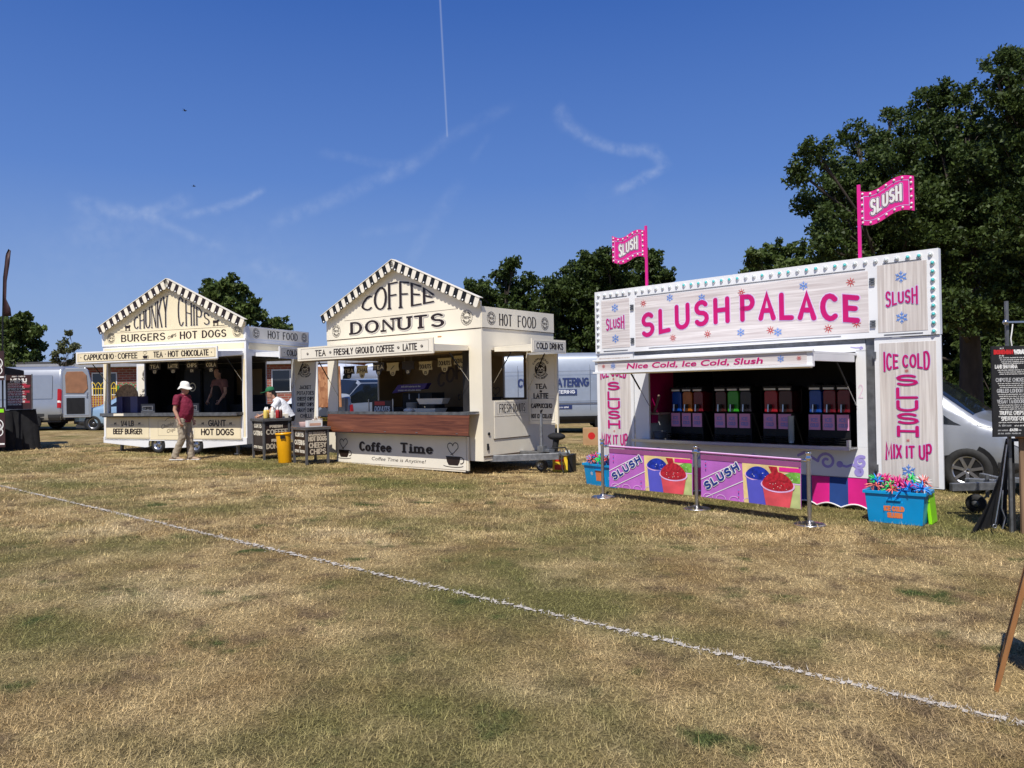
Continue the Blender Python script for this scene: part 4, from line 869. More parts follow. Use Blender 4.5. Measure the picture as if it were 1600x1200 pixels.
def coffee_sign(mb, pl):
    mb.use(BROWN); z0, z1 = 2.375, 2.485
    mb.use(BROWN2); outline(mb, pl, .40, 4.12, 2.335, 2.535, .005, .001); mb.use(BROWN)
    text(mb, pl, 'TEA', .88, 1.20, z0, z1, (.014, .010), .002); text(mb, pl, 'FRESHLY', 1.48, 2.05, z0, z1, (.013, .010), .002); text(mb, pl, 'GROUND', 2.14, 2.66, z0, z1, (.013, .010), .002); text(mb, pl, 'COFFEE', 2.74, 3.22, z0, z1, (.013, .010), .002); text(mb, pl, 'LATTE', 3.47, 3.82, z0, z1, (.014, .010), .002)
    for u in (.62, 1.36, 3.34, 3.95): mb.face(circ(u, 2.43, .034, 14, .026), pl, .002); 
    mb.use(CREAML)
    for u in (.62, 1.36, 3.34, 3.95): ribbon(mb, pl, [(u-.02, 2.415), (u, 2.432), (u+.02, 2.445)], (.004, .004), .004)
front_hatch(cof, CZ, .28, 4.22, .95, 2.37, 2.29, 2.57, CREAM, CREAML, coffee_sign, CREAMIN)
def cold_sign(mb, pl): mb.use(BROWN2); outline(mb, pl, .385, 1.345, 2.335, 2.495, .004, .001); mb.use(BROWN); text(mb, pl, 'COLD', .45, .78, 2.365, 2.465, (.013, .010), .002); text(mb, pl, 'DRINKS', .86, 1.28, 2.365, 2.465, (.013, .010), .002)
side_hatch(cof, CZ, CL_, .33, 1.38, .90, 2.37, 2.285, 2.54, CREAM, CREAML, cold_sign)
mb = MB(CREAM); mb.box(CL_+.01, 5.24, 1.40, 1.425, .93, 2.30); mb.box(5.215, 5.24, 1.385, 1.40, .62, 2.30); mb.use(CREAML); mb.box(4.59, 5.16, 1.394, 1.41, 1.50, 2.25); mb.box(4.575, 5.17, 1.390, 1.41, .955, 1.47)
fdr = front(1.3935); mb.use(BROWN2); outline(mb, fdr, 4.60, 5.15, 1.0, 1.43, .004, .005); cu = 4.835; mb.use(BROWN)
seal(mb, fdr, cu, 2.01, .145, .002, True); mb.use(BROWN); arc_word(mb, fdr, 'CAPPUCCINO', cu, 2.01, .19, .035, 150, 30, .005, .002); arc_word(mb, fdr, 'QUALITY PRODUCE', cu, 2.01, .165, .035, 210, 330, .005, .002)
mb.use(BROWN); text(mb, fdr, 'TEA', cu-.13, cu+.13, 1.63, 1.715, (.014, .009), .002, .014); text(mb, fdr, 'LATTE', cu-.17, cu+.17, 1.44, 1.53, (.014, .009), .006, .014); text(mb, fdr, 'CAPPUCCINO', cu-.24, cu+.26, 1.25, 1.33, (.011, .008), .006); text(mb, fdr, 'HOT CHOCOLATE', cu-.24, cu+.26, 1.05, 1.125, (.009, .007), .006)
for z in (1.575, 1.185): mb.face(circ(cu, z, .03, 12, .022), fdr, .006)
tpart(mb, 'door_panel', cof, CZ, .002)
gas_strut(cof, CZ, (4.17, -.5, 2.31), (4.19, .0, 1.80)); gas_strut(cof, CZ, (.33, -.5, 2.31), (.345, .0, 1.55)); gas_strut(cof, CZ, (CL_+.45, 1.35, 2.31), (CL_+.01, 1.37, 1.60)); gas_strut(cof, CZ, (CL_+.4, .36, 2.31), (CL_+.01, .32, 1.75))
mb = MB(ALU); mb.box(.36, 4.44, -.30, -.003, 1.175, 1.20); mb.use(GREYF); mb.box(.36, 4.44, -.315, -.30, 1.165, 1.222); mb.box(4.2, 4.44, -.30, -.01, 1.201, 1.224)
tpart(mb, 'counter', cof, CZ, .002)
mb = MB(MAHOG); mb.add([(.38, -.345, .79), (4.455, -.345, .79), (4.455, -.31, 1.165), (.38, -.31, 1.165), (.38, -.325, .79), (4.455, -.325, .79), (4.455, -.29, 1.165), (.38, -.29, 1.165)], [(0, 1, 2, 3), (7, 6, 5, 4), (0, 4, 5, 1), (1, 5, 6, 2), (2, 6, 7, 3), (3, 7, 4, 0)])
mb.use(BROWN); mb.box(.37, 4.465, -.352, -.318, .775, .79); mb.use(STEEL)
for x in (1.2, 2.2, 3.1, 4.15): mb.box(x, x+.05, -.35, -.34, .815, .83)
tpart(mb, 'wooden_flap', cof, CZ, .003)
mb = MB(CREAM); mb.box(.33, 4.18, -.045, -.002, .085, .765); mb.use(CREAML); mb.box(.36, 4.13, -.05, -.03, .12, .755)
fp = front(-.051); mb.use(BROWN2); outline(mb, fp, .345, 4.14, .115, .757, .004, .0)
for m, d, du in ((GREYSH, .001, .014), (BROWN, .003, 0)):
    mb.use(m); text(mb, fp, 'Coffee', 1.12+du, 2.06+du, .395-du, .565-du, (.036, .017), d, .058, track=.34); text(mb, fp, 'Time', 2.38+du, 3.24+du, .405-du, .575-du, (.036, .017), d, .062, track=.38)
mb.use(BROWN)
btext(mb, fp, 'Coffee Time is Anytime!', 1.47, .20, .075, .003, 3.05, .35, -.008)
cup_icon(mb, fp, .58, .19, .46, .002); cup_icon(mb, fp, 3.80, .16, .50, .002)
mb.use(BLACK); mb.box(4.12, 4.19, -.06, -.0, .07, .11)
tpart(mb, 'front_panel', cof, CZ, .003)
mb = MB(GALV); mb.box(CL_-.3, 5.35, 1.08, 1.20, .30, .42); mb.bar((CL_-.05, .25, .33), (5.45, 1.08, .35), .06, .12); mb.bar((CL_-.05, 2.1, .33), (5.45, 1.20, .35), .06, .12); mb.box(5.3, 5.62, 1.10, 1.18, .36, .42); mb.box(5.0, 5.25, 1.04, 1.24, .42, .47)
db = tpart(mb, 'drawbar', cof, CZ, .004)
mb = MB(GALV); mb.tube([(5.1, 1.02, 1.15), (5.1, 1.02, .25)], .03); mb.box(5.04, 5.18, .96, 1.09, .42, .54); mb.use(BLACK); mb.tube([(5.1, 1.02, 1.15), (5.1, 1.02, 1.20), (5.16, .98, 1.22)], .015, 6); tpart(mb, 'jockey_stand', db, CZ)
o = wheel(db, (5.1, 1.02, .17), .12, .08, CZ, GREYF)
mb = MB(BLACK); mb.tube([(5.35, 1.16, .45), (5.5, 1.1, .38), (5.55, 1.05, .12), (5.62, 1.0, .06)], .012, 6); mb.tube([(5.2, 1.2, .48), (5.45, 1.3, .5), (5.6, 1.25, .35)], .015, 6); tpart(mb, 'cable', db, CZ)
mb = MB(BLACKM); mb.sph((5.22, 1.35, .70), (.19, .13, .075), 14, 8); mb.tube([(5.22, 1.35, .68), (5.2, 1.30, .40)], .06, 8); tpart(mb, 'gas_regulator_cover', db, CZ)
for x in (2.0, 2.7):
    for y, sg in ((.2, -1), (2.1, 1)): wheel(cof, (x, y, .33), .28, .16, CZ, RIM, 5, 20, sg)
CO, CY = (-4.081, 17.019), .6736
def inside(name, lb, cat, O, Y_, p, group=None):
    q = in_trailer(O, Y_, p)
    return thing(name, lb, cat, q, -Y_, group)
# hanging price tags
TAGM = M('cream_tag_card', (.62, .52, .30), .6, var=.08)
for i, (x, z, tx, col) in enumerate(((.36, 2.05, 'TEA', BROWN), (.80, 2.05, 'CHAI', TAGM), (1.34, 2.10, 'TEA', CREAM), (1.78, 2.08, '/', TAGM), (2.24, 2.10, '', BROWN), (2.75, 2.07, 'DONUTS', TAGM), (3.28, 2.12, 'DONUTS', TAGM), (3.72, 2.15, 'DONUTS', TAGM))):
    lbs = ('dark price tag hanging leftmost under the coffee stall hatch', 'cream price tag second from the left under the coffee stall hatch', 'dark price tag reading TEA hanging in front of the coffee stall wall', 'cream price tag marked with a slanted dash', 'dark blank topped price tag in the middle of the coffee stall opening', 'cream DONUTS price tag left of the two larger DONUTS tags', 'cream DONUTS price tag between two other DONUTS tags', 'cream DONUTS price tag nearest the right pillar of the coffee stall')
    t = inside('price_tag', lbs[i], 'price tag', CO, CY, (x, .30, z), 'price tags hanging in the coffee stall')
    mb = MB(BROWN if col is not TAGM else TAGM); pf = front(0); w = .19
    mb.prism([(-w, -.02), (-.09, -.02)]+[(.09*math.cos(R(a)), -.02+.11*math.sin(R(a))) for a in range(195, 345, 25)]+[(.09, -.02), (w, -.02), (w-.02, .07), (w, .15), (-w, .15), (-w+.02, .07)], pf, 0, -.008)
    mb.use(BROWN if col is TAGM else CREAM)
    if tx: text(mb, pf, tx, -min(.15, .05*len(tx)), min(.15, .05*len(tx)), .01, .085, (.009, .008), .002)
    text(mb, pf, '£'+str(3+i % 3), -.035, .035, -.10, -.05, (.007, .006), .002)
    mb.tube([(-.1, .0, .14), (-.1, 0, .29)], .003, 4); mb.tube([(.1, .0, .14), (.1, 0, .29)], .003, 4); mb.build('tag_card', t)
t = inside('donut_display_case', 'dark glass fronted donut display case with a red topped DONUTS card', 'display case', CO, CY, (1.50, .22, 1.166)); mb = MB(STEEL)
for x in (-.40, .0+.36): mb.bar((x, 0, 0), (x, 0, .30), .02)
mb.box(-.42, .38, 0, .4, -.0, .02); mb.build('case_frame', t); mb = MB(BROWN); mb.box(-.28, .34, -.012, .0, .025, .27); mb.use(RED); mb.box(-.20, .12, -.015, -.012, .17, .25); mb.use(PAPER); text(mb, front(-.013), 'DONUTS', -.20, .26, .05, .14, (.014, .012), .003, shear=.2); mb.build('donut_card', t)
t = inside('coffee_machine', 'dark coffee machine under a purple illuminated style sign', 'coffee machine', CO, CY, (1.72, .95, 1.166)); mb = MB(BLACK); mb.box(-.45, .45, .1, .5, 0, .42); mb.box(-.40, .40, -.1, .1, 0, .06); mb.use(STEEL)
for x in (-.15, .15): mb.tube([(x, .02, .40), (x, .02, .28)], .018, 8)
mb.build('machine_body', t, .01); mb = MB(M('purple_sign_board', (.06, .025, .22), .5)); mb.prism([(-.55, .42), (.45, .50), (.55, .62), (-.35, .60)], front(.0), .12, 0); mb.use(PAPER); scribble(mb, front(-.12), -.25, .35, .54, .04, .002); scribble(mb, front(-.12), -.35, .35, .46, .04, .002); mb.build('machine_sign', t)
for i, (x, y, z, rz, lb) in enumerate(((2.95, .22, 1.166, .05, 'cream food tray flat on the coffee stall counter'), (3.02, .24, 1.36, .35, 'cream food tray tilted on top of the scale above the flat tray'))):
    q = in_trailer(CO, CY, (x, y, z)); t = thing('food_tray', lb, 'tray', q, -CY+rz, 'cream food trays'); mb = MB(CREAML)
    a = [(-.24, -.15), (.24, -.15), (.24, .15), (-.24, .15)]; b = [(p_*1.2, q_*1.25) for p_, q_ in a]
    vs = [(*p_, 0) for p_ in a]+[(*p_, .11) for p_ in b]+[(p_*.98, q_*.98, .11) for p_, q_ in b]+[(p_*.96, q_*.96, .008) for p_, q_ in a]
    mb.add(vs, [(3, 2, 1, 0)]+[(k, (k+1) % 4, 4+(k+1) % 4, 4+k) for k in range(4)]+[(4+k, 4+(k+1) % 4, 8+(k+1) % 4, 8+k) for k in range(4)]+[(8+k, 8+(k+1) % 4, 12+(k+1) % 4, 12+k) for k in range(4)]+[(12, 13, 14, 15)])
    if i: mb.use(BROWN); mb.sph((0, 0, .05), (.10, .08, .05), 10, 6)
    mb.build('tray', t)
q = in_trailer(CO, CY, (3.0, .22, 1.275)); t = thing('kitchen_scale', 'black kitchen scale between the two cream food trays', 'scale', q, -CY); mb = MB(BLACK); mb.box(-.18, .18, -.12, .14, 0, .075); mb.use(CHROME); mb.tube([(-.08, -.13, .03), (-.08, -.12, .03)], .015, 8); mb.build('scale_body', t, .01)
q = in_trailer(CO, CY, (2.13, .5, 1.166)); o = MB(PAPER).lathe((0, 0, 0), [(.0, 0), (.10, 0), (.12, .22), (.125, .22), (.0, .21)], 16).build('white_tub', None, loc=q); tag(o, 'white plastic tub behind the donut display case', 'tub')
q = in_trailer(CO, CY, (2.48, .1, 1.203)); o = MB(PAPER).sph((0, 0, .035), (.13, .09, .05), 10, 6).build('paper_bag', None, loc=q); tag(o, 'crumpled white paper bag lying on the coffee stall counter', 'paper bag')

# ---------------- chip trailer
HZ = .21; HL, HW = 4.506, 2.433; HO, HY = (-10.431, 19.608), .3649
chu = thing('chip_stall', 'white and cream gabled trailer lettered CHUNKY CHIPS, BURGERS and HOT DOGS', 'food stall', (HO[0], HO[1], HZ), -HY)
mb = MB(WHITE)
mb.box(.02, HL-.02, .03, HW, .50, .56); mb.box(.02, 3.15, HW-.04, HW, .56, 2.53); mb.box(3.15, 4.05, HW-.04, HW, .56, 1.2); mb.box(4.05, HL-.02, HW-.04, HW, .56, 2.53); mb.box(0, HL, 0.0, HW, 2.53, 2.90)
side_wall(mb, HL, HW, HL-.03, .03, .45, 1.20, 2.53, .20, 1.73); side_wall(mb, HL, HW, 0, .03, .45, 1.20, 2.53, .20, 1.30)
mb.box(.03, .15, 0.0, .04, .45, 2.53); mb.box(4.38, HL-.03, 0.0, .04, .45, 2.53); mb.box(.0, .04, 0, HW, 2.92, 3.25); mb.box(0, HL, .25, .28, 2.92, 3.2)
mb.use(CREAM2); mb.box(.05, HL-.05, -.004, .0, 2.70, 2.84); mb.box(HL-.001, HL+.006, .1, HW-.1, 2.68, 2.84); mb.box(.03, .12, -.004, .001, .56, 2.45); mb.box(4.41, HL-.04, -.004, .001, .56, 2.45)
mb.use(WHITE); sk = [(0, .60), (0, .45), (1.38, .345)]+[(1.764+.27*math.cos(R(a)), min(.585, .40+.26*math.sin(R(a)))) for a in range(190, -15, -12)]+[(2.16, .345), (2.55, .345)]+[(2.95+.27*math.cos(R(a)), min(.585, .40+.26*math.sin(R(a)))) for a in range(190, -15, -12)]+[(3.33, .35), (HL, .45), (HL, .60)]
mb.prism(sk[::-1], front(0), .02, -.02)
tpart(mb, 'body', chu, HZ, .004)
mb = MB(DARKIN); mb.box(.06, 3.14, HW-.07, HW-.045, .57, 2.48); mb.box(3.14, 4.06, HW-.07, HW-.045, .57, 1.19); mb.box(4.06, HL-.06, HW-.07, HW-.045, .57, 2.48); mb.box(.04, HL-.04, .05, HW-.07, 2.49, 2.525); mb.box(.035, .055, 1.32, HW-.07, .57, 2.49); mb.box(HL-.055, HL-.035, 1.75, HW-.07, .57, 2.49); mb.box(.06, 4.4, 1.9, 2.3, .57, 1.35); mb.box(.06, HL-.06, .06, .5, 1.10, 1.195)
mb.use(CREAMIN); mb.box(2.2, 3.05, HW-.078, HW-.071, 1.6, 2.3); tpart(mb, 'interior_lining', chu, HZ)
mb = MB(CREAM2); pkc = (2.25, 4.42)
mb.prism([(0, 2.90), (HL, 2.90), (HL, 3.32), pkc, (0, 3.32)], front(0), .012, -.02)
fg = front(-.0125); mb.use(WHITE); mb.box(0, HL, -.022, -.012, 2.895, 2.935); mb.box(-.01, .06, -.018, -.0, 2.93, 3.25); mb.box(HL-.05, HL+.01, -.018, -.0, 2.93, 3.2)
mb.use(BROWN2); ribbon(mb, fg, [(.5, 3.225), (4.0, 3.225)], (.004, .004), .001)
gl = lambda t: (3.31, 3.56+.50*min(1, 1.1*t)); gr_ = lambda t: (3.31, 4.06-.52*t)
for m, d, du in ((GREYSH, .001, .016), (BROWN, .003, 0)):
    mb.use(m); text(mb, fg, 'CHUNKY', 1.08+du, 2.16+du, 0, 0, (.020, .010), d, .026, env=(lambda t: tuple(z-du for z in gl(t))), track=.26); text(mb, fg, 'CHIPS', 2.50+du, 3.44+du, 0, 0, (.020, .010), d, .026, env=(lambda t: tuple(z-du for z in gr_(t))), track=.30)
def cow(mb, pl, u, v, k, d):
    mb.face([(u-.07*k, v), (u+.06*k, v), (u+.085*k, v+.05*k), (u+.06*k, v+.07*k), (u+.02*k, v+.055*k), (u-.07*k, v+.055*k)], pl, d)
    for x in (-.06, -.04, .03, .05): mb.face([(u+x*k, v-.05*k), (u+(x+.014)*k, v-.05*k), (u+(x+.014)*k, v+.0*k), (u+x*k, v+.0*k)], pl, d+.001)
mb.use(BROWN); cow(mb, fg, .86, 3.33, 1.2, .003); cow(mb, fg, 3.64, 3.33, 1.2, .003); ribbon(mb, fg, [(.62, 3.265), (.95, 3.265)], (.005, .005), .003); ribbon(mb, fg, [(3.55, 3.265), (3.9, 3.265)], (.005, .005), .003)
mb.use(BROWN); text(mb, fg, 'BURGERS', .66, 2.06, 3.00, 3.16, (.022, .011), .003, .024, track=.3); text(mb, fg, 'HOT', 2.56, 3.06, 3.00, 3.16, (.022, .011), .003, .024, track=.3); text(mb, fg, 'DOGS', 3.24, 3.93, 3.00, 3.16, (.022, .011), .003, .024, track=.3)
text(mb, fg, 'CHIPS', 2.16, 2.42, 3.0, 3.07, (.007, .006), .003, post=lambda u, v: (u, v+.25*(u-2.16)))
seal(mb, fg, .30, 3.10, .125, .002); seal(mb, fg, 4.27, 3.10, .125, .002); tpart(mb, 'gable_board', chu, HZ, .002)
fringe(chu, HZ, (2.25, 4.47), (-.04, 3.37), (4.58, 3.36), BROWN, CREAM, -.13, 23, .21)
mb = MB(WHITE); mb.box(HL-.02, HL+.014, .0, HW, 2.90, 3.225); mb.use(CREAML); mb.box(HL+.01, HL+.018, .12, HW-.05, 2.945, 3.20)
pso = side(HL+.0185); mb.use(BROWN); text(mb, pso, 'HOT', .78, 1.20, 2.98, 3.15, (.016, .009), .002, .02, track=.3); text(mb, pso, 'FOOD', 1.36, 1.93, 2.98, 3.15, (.016, .009), .002, .02, track=.3)
seal(mb, pso, .34, 3.07, .115, .002); seal(mb, pso, 2.22, 3.07, .115, .002); tpart(mb, 'side_sign_board', chu, HZ, .002)
def chip_sign(mb, pl):
    mb.use(BROWN2); outline(mb, pl, .20, 4.38, 2.475, 2.675, .005, .001); mb.use(BROWN); a, b = 2.52, 2.64
    text(mb, pl, 'CAPPUCCINO', .40, 1.35, a, b, (.015, .010), .002); text(mb, pl, 'COFFEE', 1.50, 2.09, a, b, (.015, .010), .002); text(mb, pl, 'TEA', 2.60, 2.86, a, b, (.015, .010), .002); text(mb, pl, 'HOT', 3.04, 3.33, a, b, (.015, .010), .002); text(mb, pl, 'CHOCOLATE', 3.43, 4.20, a, b, (.015, .010), .002)
    for u in (.29, 1.425, 2.95, 4.29): mb.face(circ(u, 2.58, .014, 10), pl, .002)
    cup_icon(mb, pl, 2.34, 2.48, .20, .002)
front_hatch(chu, HZ, .13, 4.44, .85, 2.55, 2.435, 2.715, WHITE, CREAM2, chip_sign, CREAM2)
def cold2(mb, pl): mb.use(BROWN2); outline(mb, pl, .36, 1.66, 2.50, 2.68, .004, .001); mb.use(BROWN); text(mb, pl, 'COLD', .56, .92, 2.53, 2.65, (.014, .010), .002); text(mb, pl, 'DRINKS', 1.02, 1.50, 2.53, 2.65, (.014, .010), .002); mb.face(circ(.45, 2.59, .014, 10), pl, .002)
side_hatch(chu, HZ, HL, .30, 1.73, .70, 2.55, 2.45, 2.73, WHITE, CREAML, cold2)
def tall_door(x0, x1, nm):
    mb = MB(WHITE); mb.box(x0, x1, 1.75, 1.775, .80, 2.52); mb.use(CREAML); mb.box(x0+.06, x1-.05, 1.744, 1.76, .88, 2.46); fdr = front(1.7435); cu = (x0+x1)/2
    seal(mb, fdr, cu, 2.22, .15, .002, True); mb.use(BROWN); arc_word(mb, fdr, 'QUALITY PRODUCE', cu, 2.22, .17, .035, 210, 330, .005, .002); k = .009
    for i, (w, h) in enumerate((('JACKET', .17), ('POTATOES', .25), ('CHEESY CHIPS', .25), ('CURRY CHIPS', .25), ('GRAVY CHIPS', .25), ('CHILLI', .16))):
        z = 1.77-.145*(0 if i == 0 else i); mb.use(BROWN); text(mb, fdr, w, cu-h, cu+h, z-.04, z+.04, (k, .008), .002, .01)
        if i: mb.face(circ(cu, z-.075, .012, 8), fdr, .002)
    tpart(mb, nm, chu, HZ, .002)
tall_door(HL+.01, 5.25, 'door_panel'); tall_door(-.75, -.01, 'door_panel')
gas_strut(chu, HZ, (4.36, -.5, 2.47), (4.37, .0, 1.95)); gas_strut(chu, HZ, (.18, -.5, 2.47), (.165, .0, 1.95)); gas_strut(chu, HZ, (HL+.4, 1.68, 2.46), (HL+.01, 1.71, 1.75))
mb = MB(GREYC); mb.box(.13, 4.40, -.22, .05, 1.14, 1.20); mb.use(GREYF); mb.box(.13, 4.40, -.235, -.22, 1.125, 1.205); mb.use(BLACK); mb.box(.15, 4.38, -.18, -.01, 1.10, 1.14); mb.use(STEEL); mb.box(4.25, 4.4, -.24, -.2, 1.14, 1.16); mb.use(CREAM); mb.box(.60, .93, -.243, -.235, 1.135, 1.195)
tpart(mb, 'counter', chu, HZ, .002)
mb = MB(WHITE); mb.box(.05, 4.40, -.02, .0, .51, 1.13)
for a, b in ((.10, 1.54), (2.93, 4.35)): mb.use(CREAM2); mb.box(a, b, -.03, -.015, .56, 1.10)
mb.use(CREAM2); mb.box(1.56, 2.91, -.026, -.015, .54, 1.12); ff = front(-.031); mb.use(BROWN2); outline(mb, ff, .12, 1.52, .58, 1.08, .004, .0); outline(mb, ff, 2.95, 4.33, .58, 1.08, .004, .0); outline(mb, front(-.0265), 1.82, 2.78, .64, 1.0, .005, .0)
mb.use(BROWN); text(mb, ff, '1/4 LB', .62, 1.03, .88, 1.00, (.014, .012), .002, track=.22); text(mb, ff, 'BEEF BURGER', .36, 1.30, .68, .80, (.016, .013), .002, track=.2, space=.36)
text(mb, ff, 'GIANT', 3.40, 3.90, .88, 1.01, (.016, .013), .002, track=.22); text(mb, ff, 'HOT DOGS', 3.18, 4.13, .67, .80, (.017, .014), .002, track=.22, space=.4)
for u in (.42, 1.22, 3.22, 4.05): cow(mb, ff, u, .93, .5, .002); ribbon(mb, ff, [(u-.16, .90), (u+.14, .90)], (.003, .003), .003)
mb.use(BROWN2); btext(mb, front(-.0265), 'Chunky', 1.92, .80, .10, .002, None, .3, 0, .25); btext(mb, front(-.0265), 'Chips', 2.1, .70, .09, .002, None, .3, 0, .25); ribbon(mb, front(-.0265), [(2.05, 1.0), (2.12, 1.06), (2.3, 1.09)], (.005, .005), .003)
tpart(mb, 'front_panel', chu, HZ, .002)
for x in (1.764, 2.95): wheel(chu, (x, .085, .425), .225, .15, HZ, RIM, 5, 26, -1); wheel(chu, (x, 2.3, .425), .225, .15, HZ, RIM, 5, 16, 1)
for x in (.44, 4.1):
    mb = MB(GREYF); mb.bar((x, .15, .22), (x, .15, .52), .06); mb.box(x-.06, x+.06, .09, .21, .20, .22); tpart(mb, 'jack_stand', chu, HZ)
# what stands on the chip stall counter
t = inside('drinks_machine', 'purple fronted hot drinks machine under a tan domed header', 'drinks machine', HO, HY, (.45, .30, 1.196)); mb = MB(M('purple_grey_machine', (.10, .09, .20), .4)); mb.box(-.36, -.16, 0, .35, 0, .42); mb.box(.12, .36, 0, .35, 0, .42); mb.use(M('deep_purple_panel', (.018, .010, .05), .4)); mb.box(-.16, .12, .02, .35, 0, .42); mb.build('machine_body', t, .01)
mb = MB(M('tan_header_card', (.36, .24, .14), .8, var=.4, scale=14)); mb.prism([(-.40, .42), (.38, .42), (.36, .54), (.22, .68), (0, .74), (-.2, .68), (-.36, .55)], front(-.0), 0, -.02); mb.build('header_card', t)
for i, (x, lb) in enumerate(((1.52, 'small framed COFFEE sign standing on the chip stall counter'), (2.90, 'small framed sign half hidden beside the man in maroon'))):
    t = inside('counter_sign', lb, 'sign', HO, HY, (x, -.05, 1.206), 'small framed signs on the chip stall counter'); mb = MB(GREYC); mb.box(-.22, .22, 0, .02, 0, .22); mb.use(CREAM); mb.box(-.17, .17, -.004, .0, .05, .17); mb.use(BROWN); text(mb, front(-.004), 'COFFEE' if i == 0 else 'CHIPS', -.14, .14, .08, .14, (.013, .010), .002); mb.build('sign_board', t)
for i, (x, y) in enumerate(((1.45, 1.55), (2.05, 1.6))):
    t = inside('fridge', ('dark upright fridge with a round cream logo inside the chip stall', 'plain black upright fridge at the back of the chip stall')[i], 'fridge', HO, HY, (x, y, .575)); mb = MB(DARKIN); mb.box(-.28, .28, 0, .5, 0, 1.75); mb.build('cabinet', t, .01); mb = MB(BLACK); mb.box(-.27, .27, -.03, -.002, .05, 1.70)
    if i == 0: mb.use(CREAM2); mb.face(circ(0, 1.26, .12), front(-.031), .002); mb.use(BROWN); mb.face(circ(0, 1.26, .09), front(-.031), .004); mb.use(CREAM2); mb.face(circ(.0, 1.25, .035), front(-.031), .006)
    mb.build('door', t)
for i, x in enumerate((1.35, 1.95, 2.55, 3.15)):
    t = inside('price_tag', 'cream price tag hanging in the chip stall, '+('leftmost of its row', 'second from the left', 'nearest the white sun hat', 'rightmost of its row')[i], 'price tag', HO, HY, (x, .35, 2.30), 'price tags hanging in the chip stall'); mb = MB(BROWN); pf = front(0)
    mb.prism([(-.19, -.02), (-.09, -.02)]+[(.09*math.cos(R(a)), -.02+.11*math.sin(R(a))) for a in range(195, 345, 25)]+[(.09, -.02), (.19, -.02), (.19, .15), (-.19, .15)], pf, 0, -.008); mb.use(CREAM); text(mb, pf, ('TEA', 'LATTE', 'CHIPS', 'COLA')[i], -.14, .14, .02, .10, (.010, .008), .002); text(mb, pf, '£'+str(2+i), -.04, .04, -.10, -.04, (.008, .007), .002); mb.tube([(-.1, 0, .14), (-.1, 0, .19)], .003, 4); mb.tube([(.1, 0, .14), (.1, 0, .19)], .003, 4); mb.build('tag_card', t)

# ================================================================== VEHICLES
class Loft:
    """car body as a surface S(x, v): stations (x, sill, belt, roof, half width, roof half width); v runs 0 (sill) to 6 (roof centre)"""
    def __init__(s, st, crown=.03): s.st = st; s.crown = crown
    def prm(s, x):
        st = s.st; x = max(st[0][0], min(st[-1][0], x))
        for a, b in zip(st, st[1:]):
            if x <= b[0]: t = (x-a[0])/(b[0]-a[0]) if b[0] > a[0] else 0; return [p+(q-p)*t for p, q in zip(a, b)]
    def S(s, x, v, side=1, off=0):
        _, sill, belt, roof, w, wr = s.prm(x); rb = roof-belt
        P = [(w*.93, sill), (w*.985, sill+.14*(belt-sill)), (w, sill+.62*(belt-sill)), (w*.965, belt), (wr+.02, belt+.86*rb), (wr*.84, belt+.985*rb), (0, roof+s.crown)]
        i = min(int(v), 5); t = v-i; y = P[i][0]+(P[i+1][0]-P[i][0])*t; z = P[i][1]+(P[i+1][1]-P[i][1])*t
        dy, dz = P[i+1][0]-P[i][0], P[i+1][1]-P[i][1]; l = math.hypot(dy, dz) or 1
        return Vector((x, side*(y+off*dz/l), z-off*dy/l))
    def body(s, mat, dark, step=.12):
        xs = sorted(set([q[0] for q in s.st]+list(np.arange(s.st[0][0], s.st[-1][0], step)))); vv = [0, .5, 1, 1.5, 2, 2.5, 3, 3.5, 4, 4.5, 5, 5.5, 6]
        mb = MB(mat); n = len(vv)
        for sd in (1, -1):
            vs = [s.S(x, v, sd) for x in xs for v in vv]
            fs = [((i*n+j), (i*n+j+1), ((i+1)*n+j+1), ((i+1)*n+j)) for i in range(len(xs)-1) for j in range(n-1)]
            mb.add(vs, [f if sd < 0 else f[::-1] for f in fs], True)
        for x in (xs[0], xs[-1]):
            ring = [s.S(x, v, 1) for v in vv]+[s.S(x, v, -1) for v in vv[::-1][1:]]; mb.add(ring, [tuple(range(len(ring))) if x == xs[0] else tuple(range(len(ring)-1, -1, -1))])
        mb.use(dark); _, sl0, _, _, w0, _ = s.prm((xs[0]+xs[-1])/2); mb.box(xs[0]+.1, xs[-1]-.1, -w0*.88, w0*.88, sl0-.08, sl0+.04)
        return mb
    def patch(s, mb, c, side=1, off=.006, n=6):        # c: four (x, v) corners in order
        (a, b, d, e) = c; vs = []
        for i in range(n+1):
            for j in range(n+1):
                u, w = i/n, j/n; x = (a[0]*(1-u)+b[0]*u)*(1-w)+(e[0]*(1-u)+d[0]*u)*w; v = (a[1]*(1-u)+b[1]*u)*(1-w)+(e[1]*(1-u)+d[1]*u)*w
                vs.append(s.S(x, v, side, off))
        m = n+1; fs = [(i*m+j, (i+1)*m+j, (i+1)*m+j+1, i*m+j+1) for i in range(n) for j in range(n)]
        mb.add(vs, [f if side < 0 else f[::-1] for f in fs], True)
